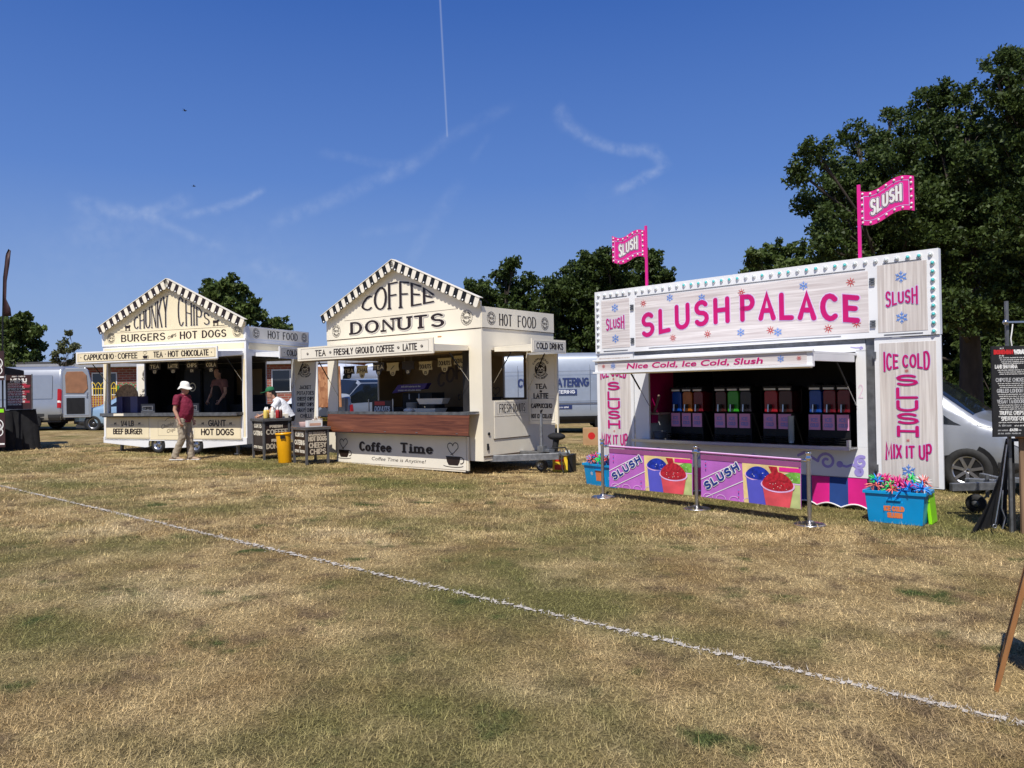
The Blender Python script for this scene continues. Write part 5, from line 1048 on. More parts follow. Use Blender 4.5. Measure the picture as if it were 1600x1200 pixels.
def car(name, label, cat, loc, rotz, st, mat, wheels, r, side_glass, screens, rear=None, lights=(), trim=DGREY, group=None, rim=RIM, spokes=5):
    t = thing(name, label, cat, loc, rotz, group); lf = Loft(st); lf.body(mat, DGREY).build('body', t)
    for c in side_glass:
        for sd in (1, -1): mb = MB(GLASSD); lf.patch(mb, c, sd, .008); mb.build('side_window', t)
    for nm, c in screens:
        mb = MB(GLASSD)
        for sd in (1, -1): lf.patch(mb, c, sd, .01, 8)
        mb.build(nm, t)
    for nm, c, m in lights:
        for sd in (1, -1): mb = MB(m); lf.patch(mb, c, sd, .012, 4); mb.build(nm, t)
    L0, L1 = st[0][0], st[-1][0]
    for nm, xa, xb in (('bumper', L0-.0, L0+.5), ('bumper', L1-.55, L1-.0)):
        mb = MB(trim)
        for sd in (1, -1): lf.patch(mb, ((xa, .02), (xb, .02), (xb, 1.25), (xa, 1.25)), sd, .014, 6)
        x = xa if xa == L0 else xb; q = lf.prm(x); mb.box(min(x, x+(.06 if xa != L0 else -.06)), max(x, x+(.06 if xa != L0 else -.06)), -q[4]*.92, q[4]*.92, q[1]-.02, q[1]+.3*(q[2]-q[1])); mb.build(nm, t)
    for x in wheels:
        w = lf.prm(x)[4]
        for sd in (1, -1):
            mb = MB(BLACK); y0 = sd*(w*.99+.004)
            arc = [(x+(r+.055)*math.cos(R(a)), r+(r+.055)*math.sin(R(a))) for a in range(-28, 209, 12)]; mb.add([(u, y0, v) for u, v in arc], [tuple(range(len(arc)))]); mb.build('wheel_arch', t)
            o = wheel(t, (x, sd*(w-.095), r), r, .22, 0, rim, spokes, 28, -1 if sd < 0 else 1)
    return t, lf
def van_st(Ln, h, sill=.42, w=1.0):
    return [(0, sill+.03, 1.15, h-.10, w*.95, w*.84), (.06, sill, 1.2, h-.02, w, w*.87), (Ln-2.05, sill, 1.2, h, w, w*.87), (Ln-1.75, sill, 1.2, h-.06, w, w*.85), (Ln-1.35, sill, 1.2, h-.42, w, w*.82), (Ln-.85, sill, 1.15, 1.38, w*.98, w*.80), (Ln-.25, sill, 1.0, 1.10, w*.93, w*.72), (Ln, sill+.05, .80, .86, w*.80, w*.6)]
VG = lambda Ln: [((Ln-2.0, 3.05), (Ln-1.15, 3.05), (Ln-1.55, 3.9), (Ln-2.0, 3.9))]
VS = lambda Ln: [('windscreen', ((Ln-1.62, 4.9), (Ln-.92, 4.2), (Ln-.92, 6), (Ln-1.62, 6)))]
VL = lambda Ln: [('headlight', ((Ln-.35, 2.4), (Ln-.03, 2.2), (Ln-.05, 3.3), (Ln-.5, 3.3)), LAMP)]
# silver catering van behind the coffee stall
p = at(937, 600, 27.0); ZV = gz(1.5, 27)
cv, lf = car('catering_van', 'long silver high roof van with navy CATERING lettering parked behind the coffee stall', 'van', (4.9, 28.0, ZV), R(180), van_st(7.2, 2.86), SILVER2, (1.6, 5.9), .36, VG(7.2), VS(7.2), lights=VL(7.2), trim=BLACK)
mb = MB(BLACK)
for sd in (1, -1): lf.patch(mb, ((0.02, .0), (6.6, .0), (6.6, 1.2), (.02, 1.2)), sd, .010, 4)
mb.build('dark_sill', cv)
mb = MB(M('van_seam', (.12, .13, .16), .5)); pv = lambda u, v, d: (4.9-u, 1.004+d, v)
for v_, h_ in ((1.02, .05), (1.12, .015), (2.18, .012)): mb.face(rect(-1.6, 4.8, v_, v_+h_), pv, .006)
for u in (2.74, .2, -.9): mb.face(rect(u, u+.012, .8, 2.4), pv, .0065)
mb.build('body_moulding', cv)
mb = MB(NAVYT); pv2 = lambda u, v, d: (4.9-u, (1.004 if v < 1.2 else 1.004-.122*(v-1.2)/1.41)+d, v); vt = 1.68
text(mb, pv2, 'CURTIS', .22, 1.18, vt, vt+.25, (.03, .022), .012, .03, shear=.06); text(mb, pv2, 'CATERING', 1.42, 2.68, vt, vt+.25, (.032, .022), .012, .03, shear=.06)
mb.build('lettering', cv); mb = MB(NAVYT); mb.face(rect(.9, 2.28, 1.37, 1.55), pv2, .010); mb.use(VWHITE); text(mb, pv2, 'CATERING', 1.35, 2.2, 1.41, 1.51, (.014, .012), .013); mb.build('lettering_panel', cv)
mb = MB(NAVYT); mb.face(rect(.9, 2.1, .86, .99), pv2, .010); mb.use(VWHITE); scribble(mb, pv2, 1.0, 2.0, .89, .07, .013); mb.build('lettering_panel', cv)
# silver van at the left with its rear door open
Zs = gz(-17, 28.6)
sv_, lf = car('panel_van', 'silver panel van at the left edge with its rear door swung open', 'van', (-16.85, 29.6, Zs), R(183), van_st(5.6, 2.42, .40, .98), SILVER, (1.15, 4.6), .34, VG(5.6), VS(5.6), lights=VL(5.6))
for sd in (1, -1):
    mb = MB(REDL); lf.patch(mb, ((.02, 1.9), (.16, 1.9), (.16, 3.35), (.02, 3.35)), sd, .016, 4); mb.use(PAPER); lf.patch(mb, ((.03, 2.5), (.15, 2.5), (.15, 2.75), (.03, 2.75)), sd, .02, 3); mb.build('tail_light', sv_)
mb = MB(DGREY)
lf.patch(mb, ((.02, .2), (3.9, .2), (3.9, 1.35), (.02, 1.35)), 1, .012, 4); lf.patch(mb, ((.02, .2), (3.9, .2), (3.9, 1.35), (.02, 1.35)), -1, .012, 4); mb.build('side_cladding', sv_)
mb = MB(SILVER); lf.patch(mb, ((.35, 3.0), (1.3, 3.0), (1.3, 3.85), (.35, 3.85)), 1, .02, 4); lf.patch(mb, ((1.55, 3.0), (3.3, 3.0), (3.3, 3.85), (1.55, 3.85)), 1, .02, 4); mb.build('side_panel', sv_, .01)
mb = MB(BLACK); mb.box(1.35, 1.65, .98, 1.02, 1.30, 1.36); mb.build('door_handle', sv_)
mb = MB(SILVER); dw, dh = 1.02, 1.86
mb.prism([(0, .48), (dw, .48), (dw, 1.85), (dw-.1, 2.25), (dw-.2, 2.34), (.1, 2.34), (0, 2.2)], lambda u, v, d: (-.04-u, .90+d, v), .0, .06)
mb.use(SILVER2); mb.prism([(.05, .55), (dw-.06, .55), (dw-.06, 1.32), (.05, 1.32)], lambda u, v, d: (-.04-u, .90+d, v), .015, .07)
dr = mb.build('rear_door', sv_, .02)
mb = MB(BLACK); mb.prism([(.14, .62), (dw-.22, .62), (dw-.22, 1.22), (.14, 1.22)], lambda u, v, d: (-.04-u, .975+d, v), .015, .0); mb.build('door_pocket', dr, .02)
mb = MB(M('brown_plywood_sheet', (.26, .12, .06), .6, var=.15)); mb.prism([(.12, 1.40), (dw-.25, 1.38), (dw-.10, 1.55), (dw-.14, 2.05), (dw-.28, 2.2), (.16, 2.2), (.10, 2.05)], lambda u, v, d: (-.04-u, .965+d, v), .02, .0); mb.build('boarded_window', dr, .015)
mb = MB(CHROME); mb.box(-.95, -.9, .96, 1.02, 1.25, 1.42); mb.build('door_catch', dr)
# pale blue hatchback
hb = [(0, .30, .85, .95, .80, .70), (.12, .25, .90, 1.25, .84, .66), (.5, .22, .90, 1.42, .85, .62), (1.6, .22, .90, 1.46, .86, .62), (2.25, .22, .90, 1.36, .86, .60), (3.0, .22, .88, .96, .85, .62), (3.7, .24, .78, .82, .80, .60), (3.95, .30, .62, .66, .66, .5)]
car('hatchback_car', 'pale blue hatchback parked between the open van door and the chip stall', 'car', (-12.55, 29.6, gz(-14, 29)), R(180), hb, BLUECAR, (.68, 3.15), .30, [((.55, 3.08), (1.5, 3.08), (1.5, 3.92), (.7, 3.85)), ((1.56, 3.08), (2.65, 3.05), (2.1, 3.9), (1.56, 3.92))], [('windscreen', ((2.2, 4.9), (2.9, 4.2), (2.9, 6), (2.2, 6)))], lights=[('headlight', ((3.5, 2.4), (3.88, 2.2), (3.86, 3.2), (3.4, 3.2)), LAMP), ('tail_light', ((.03, 2.2), (.2, 2.2), (.2, 3.3), (.05, 3.3)), REDL)])
# white vans beyond the coffee stall and beside the chip stall
for lb, x, y, rz, h in (('white van seen through the side window of the chip stall', -7.55, 27.8, -100, 2.5), ('white van seen at the left of the coffee stall opening, behind the pickup truck', -6.25, 33.5, -97, 2.75), ('white van standing beside another white van behind the pickup truck', -8.6, 34.8, -97, 2.75)):
    Ln = 5.5; car('white_van', lb, 'van', (x-Ln*math.cos(R(rz)), y-Ln*math.sin(R(rz)), gz(x, y)), R(rz), van_st(Ln, h), VWHITE, (1.1, 4.5), .34, VG(Ln), VS(Ln), lights=VL(Ln), group='white vans behind the stalls')
# pickup truck with a hard top
pt_ = [(0, .55, 1.05, 1.30, .86, .82), (.04, .5, 1.08, 1.34, .90, .84), (.10, .48, 1.10, 1.40, .90, .78), (.75, .48, 1.10, 1.86, .91, .66), (2.9, .48, 1.10, 1.88, .91, .66), (3.3, .48, 1.10, 1.78, .91, .64), (3.95, .48, 1.08, 1.16, .90, .68), (4.9, .5, 1.0, 1.04, .86, .68), (5.2, .55, .8, .84, .74, .6)]
pk, lf = car('pickup_truck', 'silver blue pickup truck with dark hard top, parked behind the coffee stall', 'pickup truck', (-5.85, 24.4, gz(-5.8, 24.4)), R(60), pt_, SILVER2, (1.0, 4.2), .38, [((.62, 3.05), (1.6, 3.05), (1.6, 3.9), (.85, 3.88)), ((1.68, 3.05), (3.6, 3.05), (3.1, 3.9), (1.68, 3.9))], [('windscreen', ((3.3, 4.9), (3.9, 4.2), (3.9, 6), (3.3, 6))), ('rear_window', ((.12, 4.3), (.72, 4.9), (.72, 6), (.12, 6)))], trim=DGREY, lights=[('tail_light', ((.02, 1.6), (.16, 1.6), (.16, 2.9), (.02, 2.9)), REDL)])
mb = MB(GLASSD)
for sd in (1, -1): lf.patch(mb, ((.12, 3.04), (3.28, 3.04), (3.28, 6), (.12, 6)), sd, .006, 14)
mb.build('hard_top', pk)
mb = MB(SILVER2); mb.box(-.05, -.003, -.74, .74, .72, 1.28); pb = lambda u, v, d: (-.05-d, -u, v); mb.use(BLACK); text(mb, pb, 'NISSAN', -.55, .42, .98, 1.10, (.02, .018), .003, track=.7); mb.build('tailgate', pk, .008)
mb = MB(YEL); mb.box(-.09, -.062, -.26, .26, .56, .68); mb.use(BLACK); scribble(mb, lambda u, v, d: (-.09-d, -u, v), -.22, .22, .59, .07, .003); mb.build('number_plate', pk)
o = MB(OSB).box(-.75, .75, -.01, .01, 0, 1.25).build('strand_board_sheet'); o.location = (-5.95, 23.6, 1.18); o.rotation_euler = (R(4), 0, R(-10)); tag(o, 'reddish strand board sheet standing up between the chip stall and the coffee stall', 'board')
# silver people carrier at the right
mp_ = [(0, .40, 1.05, 1.72, .86, .74), (.15, .34, 1.08, 1.86, .93, .79), (2.6, .32, 1.06, 1.90, .95, .80), (3.0, .32, 1.05, 1.84, .95, .79), (3.35, .32, 1.05, 1.62, .95, .77), (3.92, .32, 1.03, 1.17, .945, .80), (4.25, .33, .97, 1.05, .92, .76), (4.58, .36, .86, .90, .85, .64), (4.75, .42, .70, .74, .66, .5)]
fwx = (7.02, 11.85); hx, hy = math.cos(R(-43)), math.sin(R(-43)); xw = 3.80; nsd = (-hy, hx)
ox, oy = fwx[0]-xw*hx+.86*nsd[0], fwx[1]-xw*hy+.86*nsd[1]
mpv, lf = car('silver_people_carrier', 'silver people carrier parked nose right beside the ICE COLD door panel', 'car', (ox, oy, gz(7, 11.9)), R(-43), mp_, SILVER, (.95, xw), .355, [((.5, 3.08), (1.7, 3.08), (1.7, 3.9), (.6, 3.9)), ((1.8, 3.08), (2.75, 3.08), (2.75, 3.9), (1.8, 3.9)), ((2.83, 3.06), (3.72, 3.02), (3.10, 3.86), (2.83, 3.9))], [('windscreen', ((3.02, 4.75), (3.86, 4.1), (3.86, 6), (3.02, 6)))], trim=DGREY, lights=[('headlight', ((4.36, 2.35), (4.70, 1.9), (4.70, 3.1), (4.30, 3.2)), LAMP)], spokes=7)
mb = MB(BLACK)
for sd in (1, -1): lf.patch(mb, ((.5, .9), (3.3, .9), (3.3, 1.25), (.5, 1.25)), sd, .012, 4)
mb.build('side_moulding', mpv)
mb = MB(BLACK)
for sd in (1, -1):
    lf.patch(mb, ((3.93, 3.10), (4.45, 3.10), (4.45, 3.17), (3.93, 3.17)), sd, .009, 6); lf.patch(mb, ((3.02, .4), (3.035, .4), (3.035, 3.0), (3.02, 3.0)), sd, .009, 6); lf.patch(mb, ((4.30, 2.2), (4.315, 1.4), (4.33, 1.4), (4.315, 2.2)), sd, .009, 4)
mb.build('panel_gap', mpv)
mb = MB(BLACK); mb.bar((3.80, -.5, 1.235), (3.84, .3, 1.235), .03, .015); mb.bar((3.70, -.45, 1.27), (3.45, .25, 1.50), .02, .012); mb.build('wiper', mpv)
for sd in (1, -1): mb = MB(SILVER); mb.sph((3.28, sd*1.04, 1.16), (.08, .11, .09), 10, 8); mb.build('door_mirror', mpv)
mb = MB(RIM)
for sd in (1, -1):
    for k in range(7):
        a = R(360/7*k+12); c, s_ = math.cos(a), math.sin(a); y = sd*(.95-.095+.215*.5-.02)
        mb.bar((xw+.04*c, y, .355+.04*s_), (xw+.215*c, y+sd*.012, .355+.215*s_), .045, .02, (0, 1, 0))
mb.build('wheel_spokes', mpv)

# ================================================================== SCHOOL AND RAILINGS
YB = 47.0
bld = thing('school_building', 'long low red brick school building with white framed windows behind the stalls', 'building', (-20, YB, .7))
mb = MB(BRICK); mb.box(-12, 13, 0, 8, -.6, 2.75); mb.build('wall', bld)
mb = MB(M('dark_roof_felt', (.06, .06, .065), .7)); mb.box(-12.4, 13.4, -.6, 8.4, 2.96, 3.10); mb.use(M('grey_fascia', (.30, .31, .34), .6)); mb.box(-12.4, 13.4, -.62, 8.4, 2.72, 2.957); mb.build('roof', bld)
for i in range(9):
    x = -11.2+i*2.75; w0 = 1.55; mb = MB(VWHITE)
    mb.box(x, x+w0, -.04, -.002, 1.0, 1.06); mb.box(x, x+w0, -.04, -.002, 2.34, 2.4); mb.box(x, x+.06, -.04, -.002, 1.06, 2.34); mb.box(x+w0-.06, x+w0, -.04, -.002, 1.06, 2.34); mb.box(x+w0*.72, x+w0*.72+.06, -.04, -.002, 1.06, 2.34); wf = mb.build('window_frame', bld)
    mb = MB(GLASSD); mb.box(x+.06, x+w0-.06, -.02, -.004, 1.06, 2.34); mb.build('pane', wf)
for nm, lb, x0, x1, m1 in (('railings', 'yellow bow topped playground railings in front of the brick school', -23.3, -20.6, YEL), ('railings', 'green bow topped playground railings in front of the brick school', -20.5, -17.6, GREEN)):
    t = thing(nm, lb, 'railings', ((x0+x1)/2, 40, gz(x0, 40)), 0, None); w = x1-x0; mb = MB(m1); n = int(w/.13)
    for k in range(n+1):
        x = -w/2+w*k/n; mb.tube([(x, 0, .1), (x, 0, 1.65)], .018, 5)
        if k % 2 == 0 and k < n-1: mb.tube([(x, 0, 1.65), (x+.06, 0, 1.78), (x+.13, 0, 1.83), (x+.20, 0, 1.78), (x+.26, 0, 1.65)], .018, 5)
    for z in (.2, 1.5): mb.box(-w/2, w/2, -.015, .015, z, z+.04)
    mb.build('railing_panel', t)
    for x in (-w/2, 0, w/2): mb = MB(m1); mb.box(x-.03, x+.03, -.03, .03, 0, 1.7); mb.build('post', t)

# ================================================================== PEOPLE
def remesh(o, vox, sm=4):
    m = o.modifiers.new('remesh', 'REMESH'); m.mode = 'VOXEL'; m.voxel_size = vox; m.use_smooth_shade = True
    if sm: s_ = o.modifiers.new('smooth', 'SMOOTH'); s_.factor = .5; s_.iterations = sm
    return o
def wrinkle(o, k, size):
    tx = bpy.data.textures.new('folds', 'CLOUDS'); tx.noise_scale = size
    d = o.modifiers.new('folds', 'DISPLACE'); d.texture = tx; d.strength = k; d.mid_level = .5; return o
def lerp(a, b, t): return Vector(a)+(Vector(b)-Vector(a))*t
def hand(mb, wrist, d, palm_n, k=1.0, curl=.5):
    """palm, four bent fingers of different lengths and a thumb from the palm's side; d points along the hand"""
    d = Vector(d).normalized(); n = Vector(palm_n).normalized(); s_ = d.cross(n).normalized(); w = Vector(wrist)
    mb.tube([w, w+d*.04*k, w+d*.085*k], [(.030*k, .018*k), (.040*k, .020*k), (.040*k, .016*k)], 10)
    for i, L_ in enumerate((.070, .080, .074, .058)):
        b = w+d*.08*k+s_*((i-1.5)*.020*k); e1 = b+(d*math.cos(curl*.6)+n*math.sin(curl*.6))*L_*.5*k; e2 = e1+(d*math.cos(curl*1.5)+n*math.sin(curl*1.5))*L_*.5*k
        mb.tube([b, e1, e2], [.0095*k, .0088*k, .0070*k], 7)
    b = w+d*.025*k-s_*.03*k; e1 = b-s_*.026*k+d*.026*k+n*.012*k; e2 = e1+d*.030*k+n*.012*k; mb.tube([b, e1, e2], [.013*k, .011*k, .009*k], 7)
def person(label, loc, rotz, J, parts):
    """J: joints in the person's own frame (faces +x, left is +y)"""
    t = thing('person', label, 'person', loc, rotz); mb = MB(SKIN)
    hd_, nk = Vector(J['head']), Vector(J['neck']); f = Vector(J.get('look', (1, 0, 0))).normalized(); up = (hd_-nk).normalized(); up = Vector((up.x*.4, up.y*.4, 1)).normalized(); sd = up.cross(f).normalized(); f = sd.cross(up).normalized()
    H = Matrix((( f.x, sd.x, up.x, hd_.x), (f.y, sd.y, up.y, hd_.y), (f.z, sd.z, up.z, hd_.z), (0, 0, 0, 1)))
    hb = MB(SKIN); hb.rings([(.015, 0, -.125, .030, .025), (.022, 0, -.115, .052, .042), (.014, 0, -.075, .076, .058), (.008, 0, -.03, .088, .068), (.0, 0, .02, .096, .074), (-.006, 0, .07, .092, .072), (-.010, 0, .105, .066, .052), (-.010, 0, .122, .03, .025)], 18)
    hb.tube([(.085, 0, .015), (.104, 0, -.025), (.088, 0, -.034)], [.009, .015, .010], 8); hb.sph((.088, 0, -.062), (.012, .026, .007), 8, 5); hb.sph((.088, 0, -.076), (.011, .022, .007), 8, 5); hb.sph((.084, 0, .032), (.012, .045, .008), 10, 5)
    for y in (-.074, .074): hb.sph((-.005, y, -.012), (.018, .010, .030), 8, 6)
    hb.xf(H); mb.v, mb.f, mb.fm, mb.fs = hb.v, hb.f, hb.fm, hb.fs
    mb.tube([lerp(nk, hd_, -.35), lerp(nk, hd_, .3), lerp(nk, hd_, .75)], [.064, .056, .055], 12)
    tor = [Vector(p) for p in J['torso']]; mb.tube(tor, [(a*.93, b*.93) for a, b in J['torso_r']], 16)
    for sg in ('r', 'l'):
        sh, el, wr = (Vector(J[q+sg]) for q in ('sh', 'el', 'wr')); mb.tube([lerp(tor[-1], sh, .5), sh, lerp(sh, el, .35), el, lerp(el, wr, .3), wr], [.05, .055, .047, .039, .040, .026], 12)
        hand(mb, wr, wr-el if 'hd'+sg not in J else J['hd'+sg], J.get('pn'+sg, (0, 1 if sg == 'r' else -1, 0)), 1.0, J.get('curl', .5))
        hp, kn, an = (Vector(J[q+sg]) for q in ('hp', 'kn', 'an')); mb.tube([lerp(tor[0], hp, .6), hp, lerp(hp, kn, .45), kn, lerp(kn, an, .3), an], [.075, .085, .072, .052, .052, .036], 12)
        mb.tube([an+Vector((-.05, 0, -.045)), an+Vector((.05, 0, -.05)), an+Vector((.16, 0, -.062))], [(.032, .03), (.038, .028), (.030, .016)], 10)
    b = remesh(mb.build('body', t), .008, 3)
    e = MB(EYE)
    for y in (-.032, .032): p = H @ Vector((.086, y, .008)); e.sph(p, (.008, .011, .006), 8, 6)
    e.build('eyes', t)
    for nm, mat, fn, vox, wr_ in parts:
        m = MB(mat); fn(m, J, H); o = m.build(nm, t)
        if vox: remesh(o, vox, 3)
        if wr_: wrinkle(o, *wr_)
    return t
def shirt(sleeve=.62, ease=.016):
    def fn(m, J, H):
        tor = [Vector(p) for p in J['torso']]; n = len(tor)
        m.tube([tor[0]+(tor[0]-tor[1]).normalized()*.03]+tor+[lerp(J['neck'], J['head'], -.15)], [tuple(x+ease+.012 for x in J['torso_r'][0])]+[(a+ease, b+ease) for a, b in J['torso_r']]+[(.072, .070)], 20)
        for sg in ('r', 'l'):
            sh, el = Vector(J['sh'+sg]), Vector(J['el'+sg]); m.tube([lerp(tor[-1], sh, .3), sh, lerp(sh, el, sleeve*.5), lerp(sh, el, sleeve)], [.075, .078, .074, .076], 14)
        m.tube([lerp(J['neck'], J['head'], -.3), lerp(J['neck'], J['head'], .12)], [.085, .070], 14)
    return fn
def trousers(m, J, H):
    tor = [Vector(p) for p in J['torso']]; a0, b0 = J['torso_r'][0]
    m.tube([lerp(tor[0], tor[1], .35), tor[0], tor[0]+Vector((0, 0, -.09))], [(a0+.012, b0+.012), (a0+.022, b0+.02), (a0*.96, b0*.96)], 18)
    for sg in ('r', 'l'):
        hp, kn, an = (Vector(J[q+sg]) for q in ('hp', 'kn', 'an')); m.tube([hp+Vector((0, 0, .04)), lerp(hp, kn, .3), lerp(hp, kn, .75), kn, lerp(kn, an, .4), lerp(kn, an, .85), an+Vector((0, 0, -.035))], [.105, .104, .084, .078, .076, .074, .080], 14)
def shoe(sg):
    def fn(m, J, H):
        a = Vector(J['an'+sg]); z = a.z-.08
        m.tube([a+Vector((-.085, 0, -.045)), a+Vector((-.03, 0, -.03)), a+Vector((.06, 0, -.045)), a+Vector((.15, 0, -.058)), a+Vector((.205, 0, -.066))], [(.034, .030), (.046, .046), (.048, .036), (.048, .024), (.026, .014)], 12); m.use(PAPER); m.box(a.x-.11, a.x+.215, a.y-.043, a.y+.043, z, z+.018)
    return fn
def sunhat(m, J, H):
    h = MB(HATW); h.rings([(-.005, 0, .045, .112, .094), (-.008, 0, .10, .106, .088), (-.012, 0, .140, .088, .074), (-.014, 0, .158, .05, .04), (-.014, 0, .162, .01, .01)], 20)
    n = 24; vs, fs = [], []
    for i, (r, z) in enumerate(((1.0, .052), (1.25, .036), (1.52, .012))):
        for k in range(n):
            a = 2*math.pi*k/n; dip = -.035*(i/2)*(1 if math.cos(a) < -.2 else .3)+.012*math.sin(a*3)*(i/2); vs.append((-.005+.106*r*math.cos(a), .090*r*math.sin(a), z+dip))
    vs2 = [(x, y, z-.006) for x, y, z in vs]; o = len(vs); A_ = vs+vs2
    for i in range(2):
        for k in range(n): q = (i*n+k, i*n+(k+1) % n, (i+1)*n+(k+1) % n, (i+1)*n+k); fs += [q[::-1], tuple(x+o for x in q)]
    fs += [(2*n+k, 2*n+(k+1) % n, 2*n+(k+1) % n+o, 2*n+k+o) for k in range(n)]; h.add(A_, fs, True); h.xf(H); m.add(h.v, h.f, True)
def hair(long=False):
    def fn(m, J, H):
        h = MB(HAIRD); h.sph((-.022, 0, .035), (.094, .085, .096), 14, 10)
        if long: h.tube([(-.07, 0, .02), (-.095, 0, -.06), (-.085, 0, -.16)], [(.07, .05), (.075, .045), (.04, .025)], 10)
        h.xf(H); m.add(h.v, h.f, True)
    return fn
def hair_back(m, J, H):
    h = MB(HAIRG); h.sph((-.035, 0, -.015), (.070, .076, .055), 12, 8); h.xf(H); m.add(h.v, h.f, True)
mx, my = -7.33, 17.12
J1 = dict(head=(.04, 0, 1.60), neck=(.0, 0, 1.46), look=(1, -.10, -.12), torso=[(-.01, 0, .93), (.035, 0, 1.05), (.045, 0, 1.17), (.01, 0, 1.30), (-.02, 0, 1.41)], torso_r=[(.165, .145), (.172, .165), (.17, .16), (.175, .135), (.12, .10)],
    shr=(-.03, -.205, 1.40), elr=(-.055, -.255, 1.12), wrr=(.055, -.255, .88), shl=(-.02, .205, 1.40), ell=(-.02, .25, 1.13), wrl=(.08, .24, .89), hpr=(0, -.09, .88), knr=(.02, -.10, .50), anr=(-.16, -.11, .10), hpl=(.0, .09, .88), knl=(.08, .10, .49), anl=(.10, .11, .085), curl=.8)
person('man in maroon polo shirt, khaki trousers and white sun hat walking past the chip stall', (mx, my, gz(mx, my)), R(-8), J1,
    [('trousers', KHAKI, trousers, .010, (.030, .07)), ('polo_shirt', MAROON, shirt(.60, .018), .010, (.022, .09)), ('shoe', TAN, shoe('r'), 0, None), ('shoe', TAN, shoe('l'), 0, None), ('sun_hat', HATW, sunhat, 0, None), ('hair', HAIRG, hair_back, 0, None)])
# server inside the chip stall
def apron(m, J, H): m.tube([(.0, 0, .55), (.01, 0, .95), (.012, 0, 1.15), (.02, 0, 1.30)], [(.17, .20), (.155, .185), (.150, .17), (.145, .11)], 16)
J2 = dict(head=(.04, 0, 1.60), neck=(.0, 0, 1.44), look=(1, .1, -.35), torso=[(0, 0, .93), (0, 0, 1.06), (0, 0, 1.18), (0, 0, 1.30), (-.02, 0, 1.40)], torso_r=[(.15, .12), (.145, .11), (.155, .12), (.165, .115), (.11, .09)],
    shr=(-.02, -.19, 1.38), elr=(.02, -.25, 1.10), wrr=(.16, -.22, .92), shl=(-.02, .19, 1.38), ell=(.02, .25, 1.10), wrl=(.16, .22, .92), hpr=(0, -.09, .88), knr=(.02, -.09, .48), anr=(0, -.10, .09), hpl=(0, .09, .88), knl=(.02, .09, .48), anl=(0, .10, .09))
q = in_trailer(HO, HY, (2.85, .95, .565))
person('server in a black apron standing behind the chip stall counter', q, -HY-R(90)-R(8), J2, [('trousers', BLACKM, trousers, .012, None), ('tee_shirt', M('dusty_pink_tee', (.22, .10, .09), .85), shirt(.5, .012), .012, None), ('apron', BLACKM, apron, .012, None), ('shoe', BLACK, shoe('r'), 0, None), ('shoe', BLACK, shoe('l'), 0, None), ('hair', HAIRD, hair(False), 0, None)])
# woman bending over the dark cart
def cap_(m, J, H):
    h = MB(M('dark_green_cap', (.012, .13, .05), .8)); h.rings([(-.012, 0, .055, .106, .092), (-.014, 0, .10, .098, .086), (-.016, 0, .135, .07, .06), (-.016, 0, .15, .02, .02)], 16); h.rings([(.13, 0, .050, .085, .075), (.13, 0, .060, .085, .075)], 14); h.xf(H); m.add(h.v, h.f, True)
wx0, wy0 = -5.30, 18.05
J3 = dict(head=(.37, .02, 1.50), neck=(.26, .0, 1.36), look=(.8, .15, -.6), torso=[(.0, 0, .92), (.05, 0, 1.03), (.11, 0, 1.14), (.17, 0, 1.25), (.21, 0, 1.31)], torso_r=[(.17, .17), (.165, .16), (.165, .155), (.16, .13), (.10, .09)],
    shr=(.20, -.19, 1.29), elr=(.36, -.25, 1.06), wrr=(.56, -.14, .98), shl=(.20, .19, 1.29), ell=(.38, .24, 1.06), wrl=(.58, .12, .98), hpr=(0, -.10, .88), knr=(.0, -.11, .48), anr=(-.02, -.12, .09), hpl=(0, .10, .88), knl=(.03, .11, .48), anl=(.02, .12, .09), hdr=(1, .1, -.4), hdl=(1, -.1, -.4))
person('woman in a white tee shirt and green cap bending over the dark cart', (wx0, wy0, gz(wx0, wy0)), R(195), J3, [('trousers', BLACKM, trousers, .012, (.02, .08)), ('tee_shirt', TSHIRT, shirt(.55, .018), .010, (.02, .09)), ('shoe', BLACK, shoe('r'), 0, None), ('shoe', BLACK, shoe('l'), 0, None), ('hair', HAIRD, hair(True), 0, None), ('cap', M('dark_green_cap', (.012, .13, .05), .8), cap_, 0, None)])

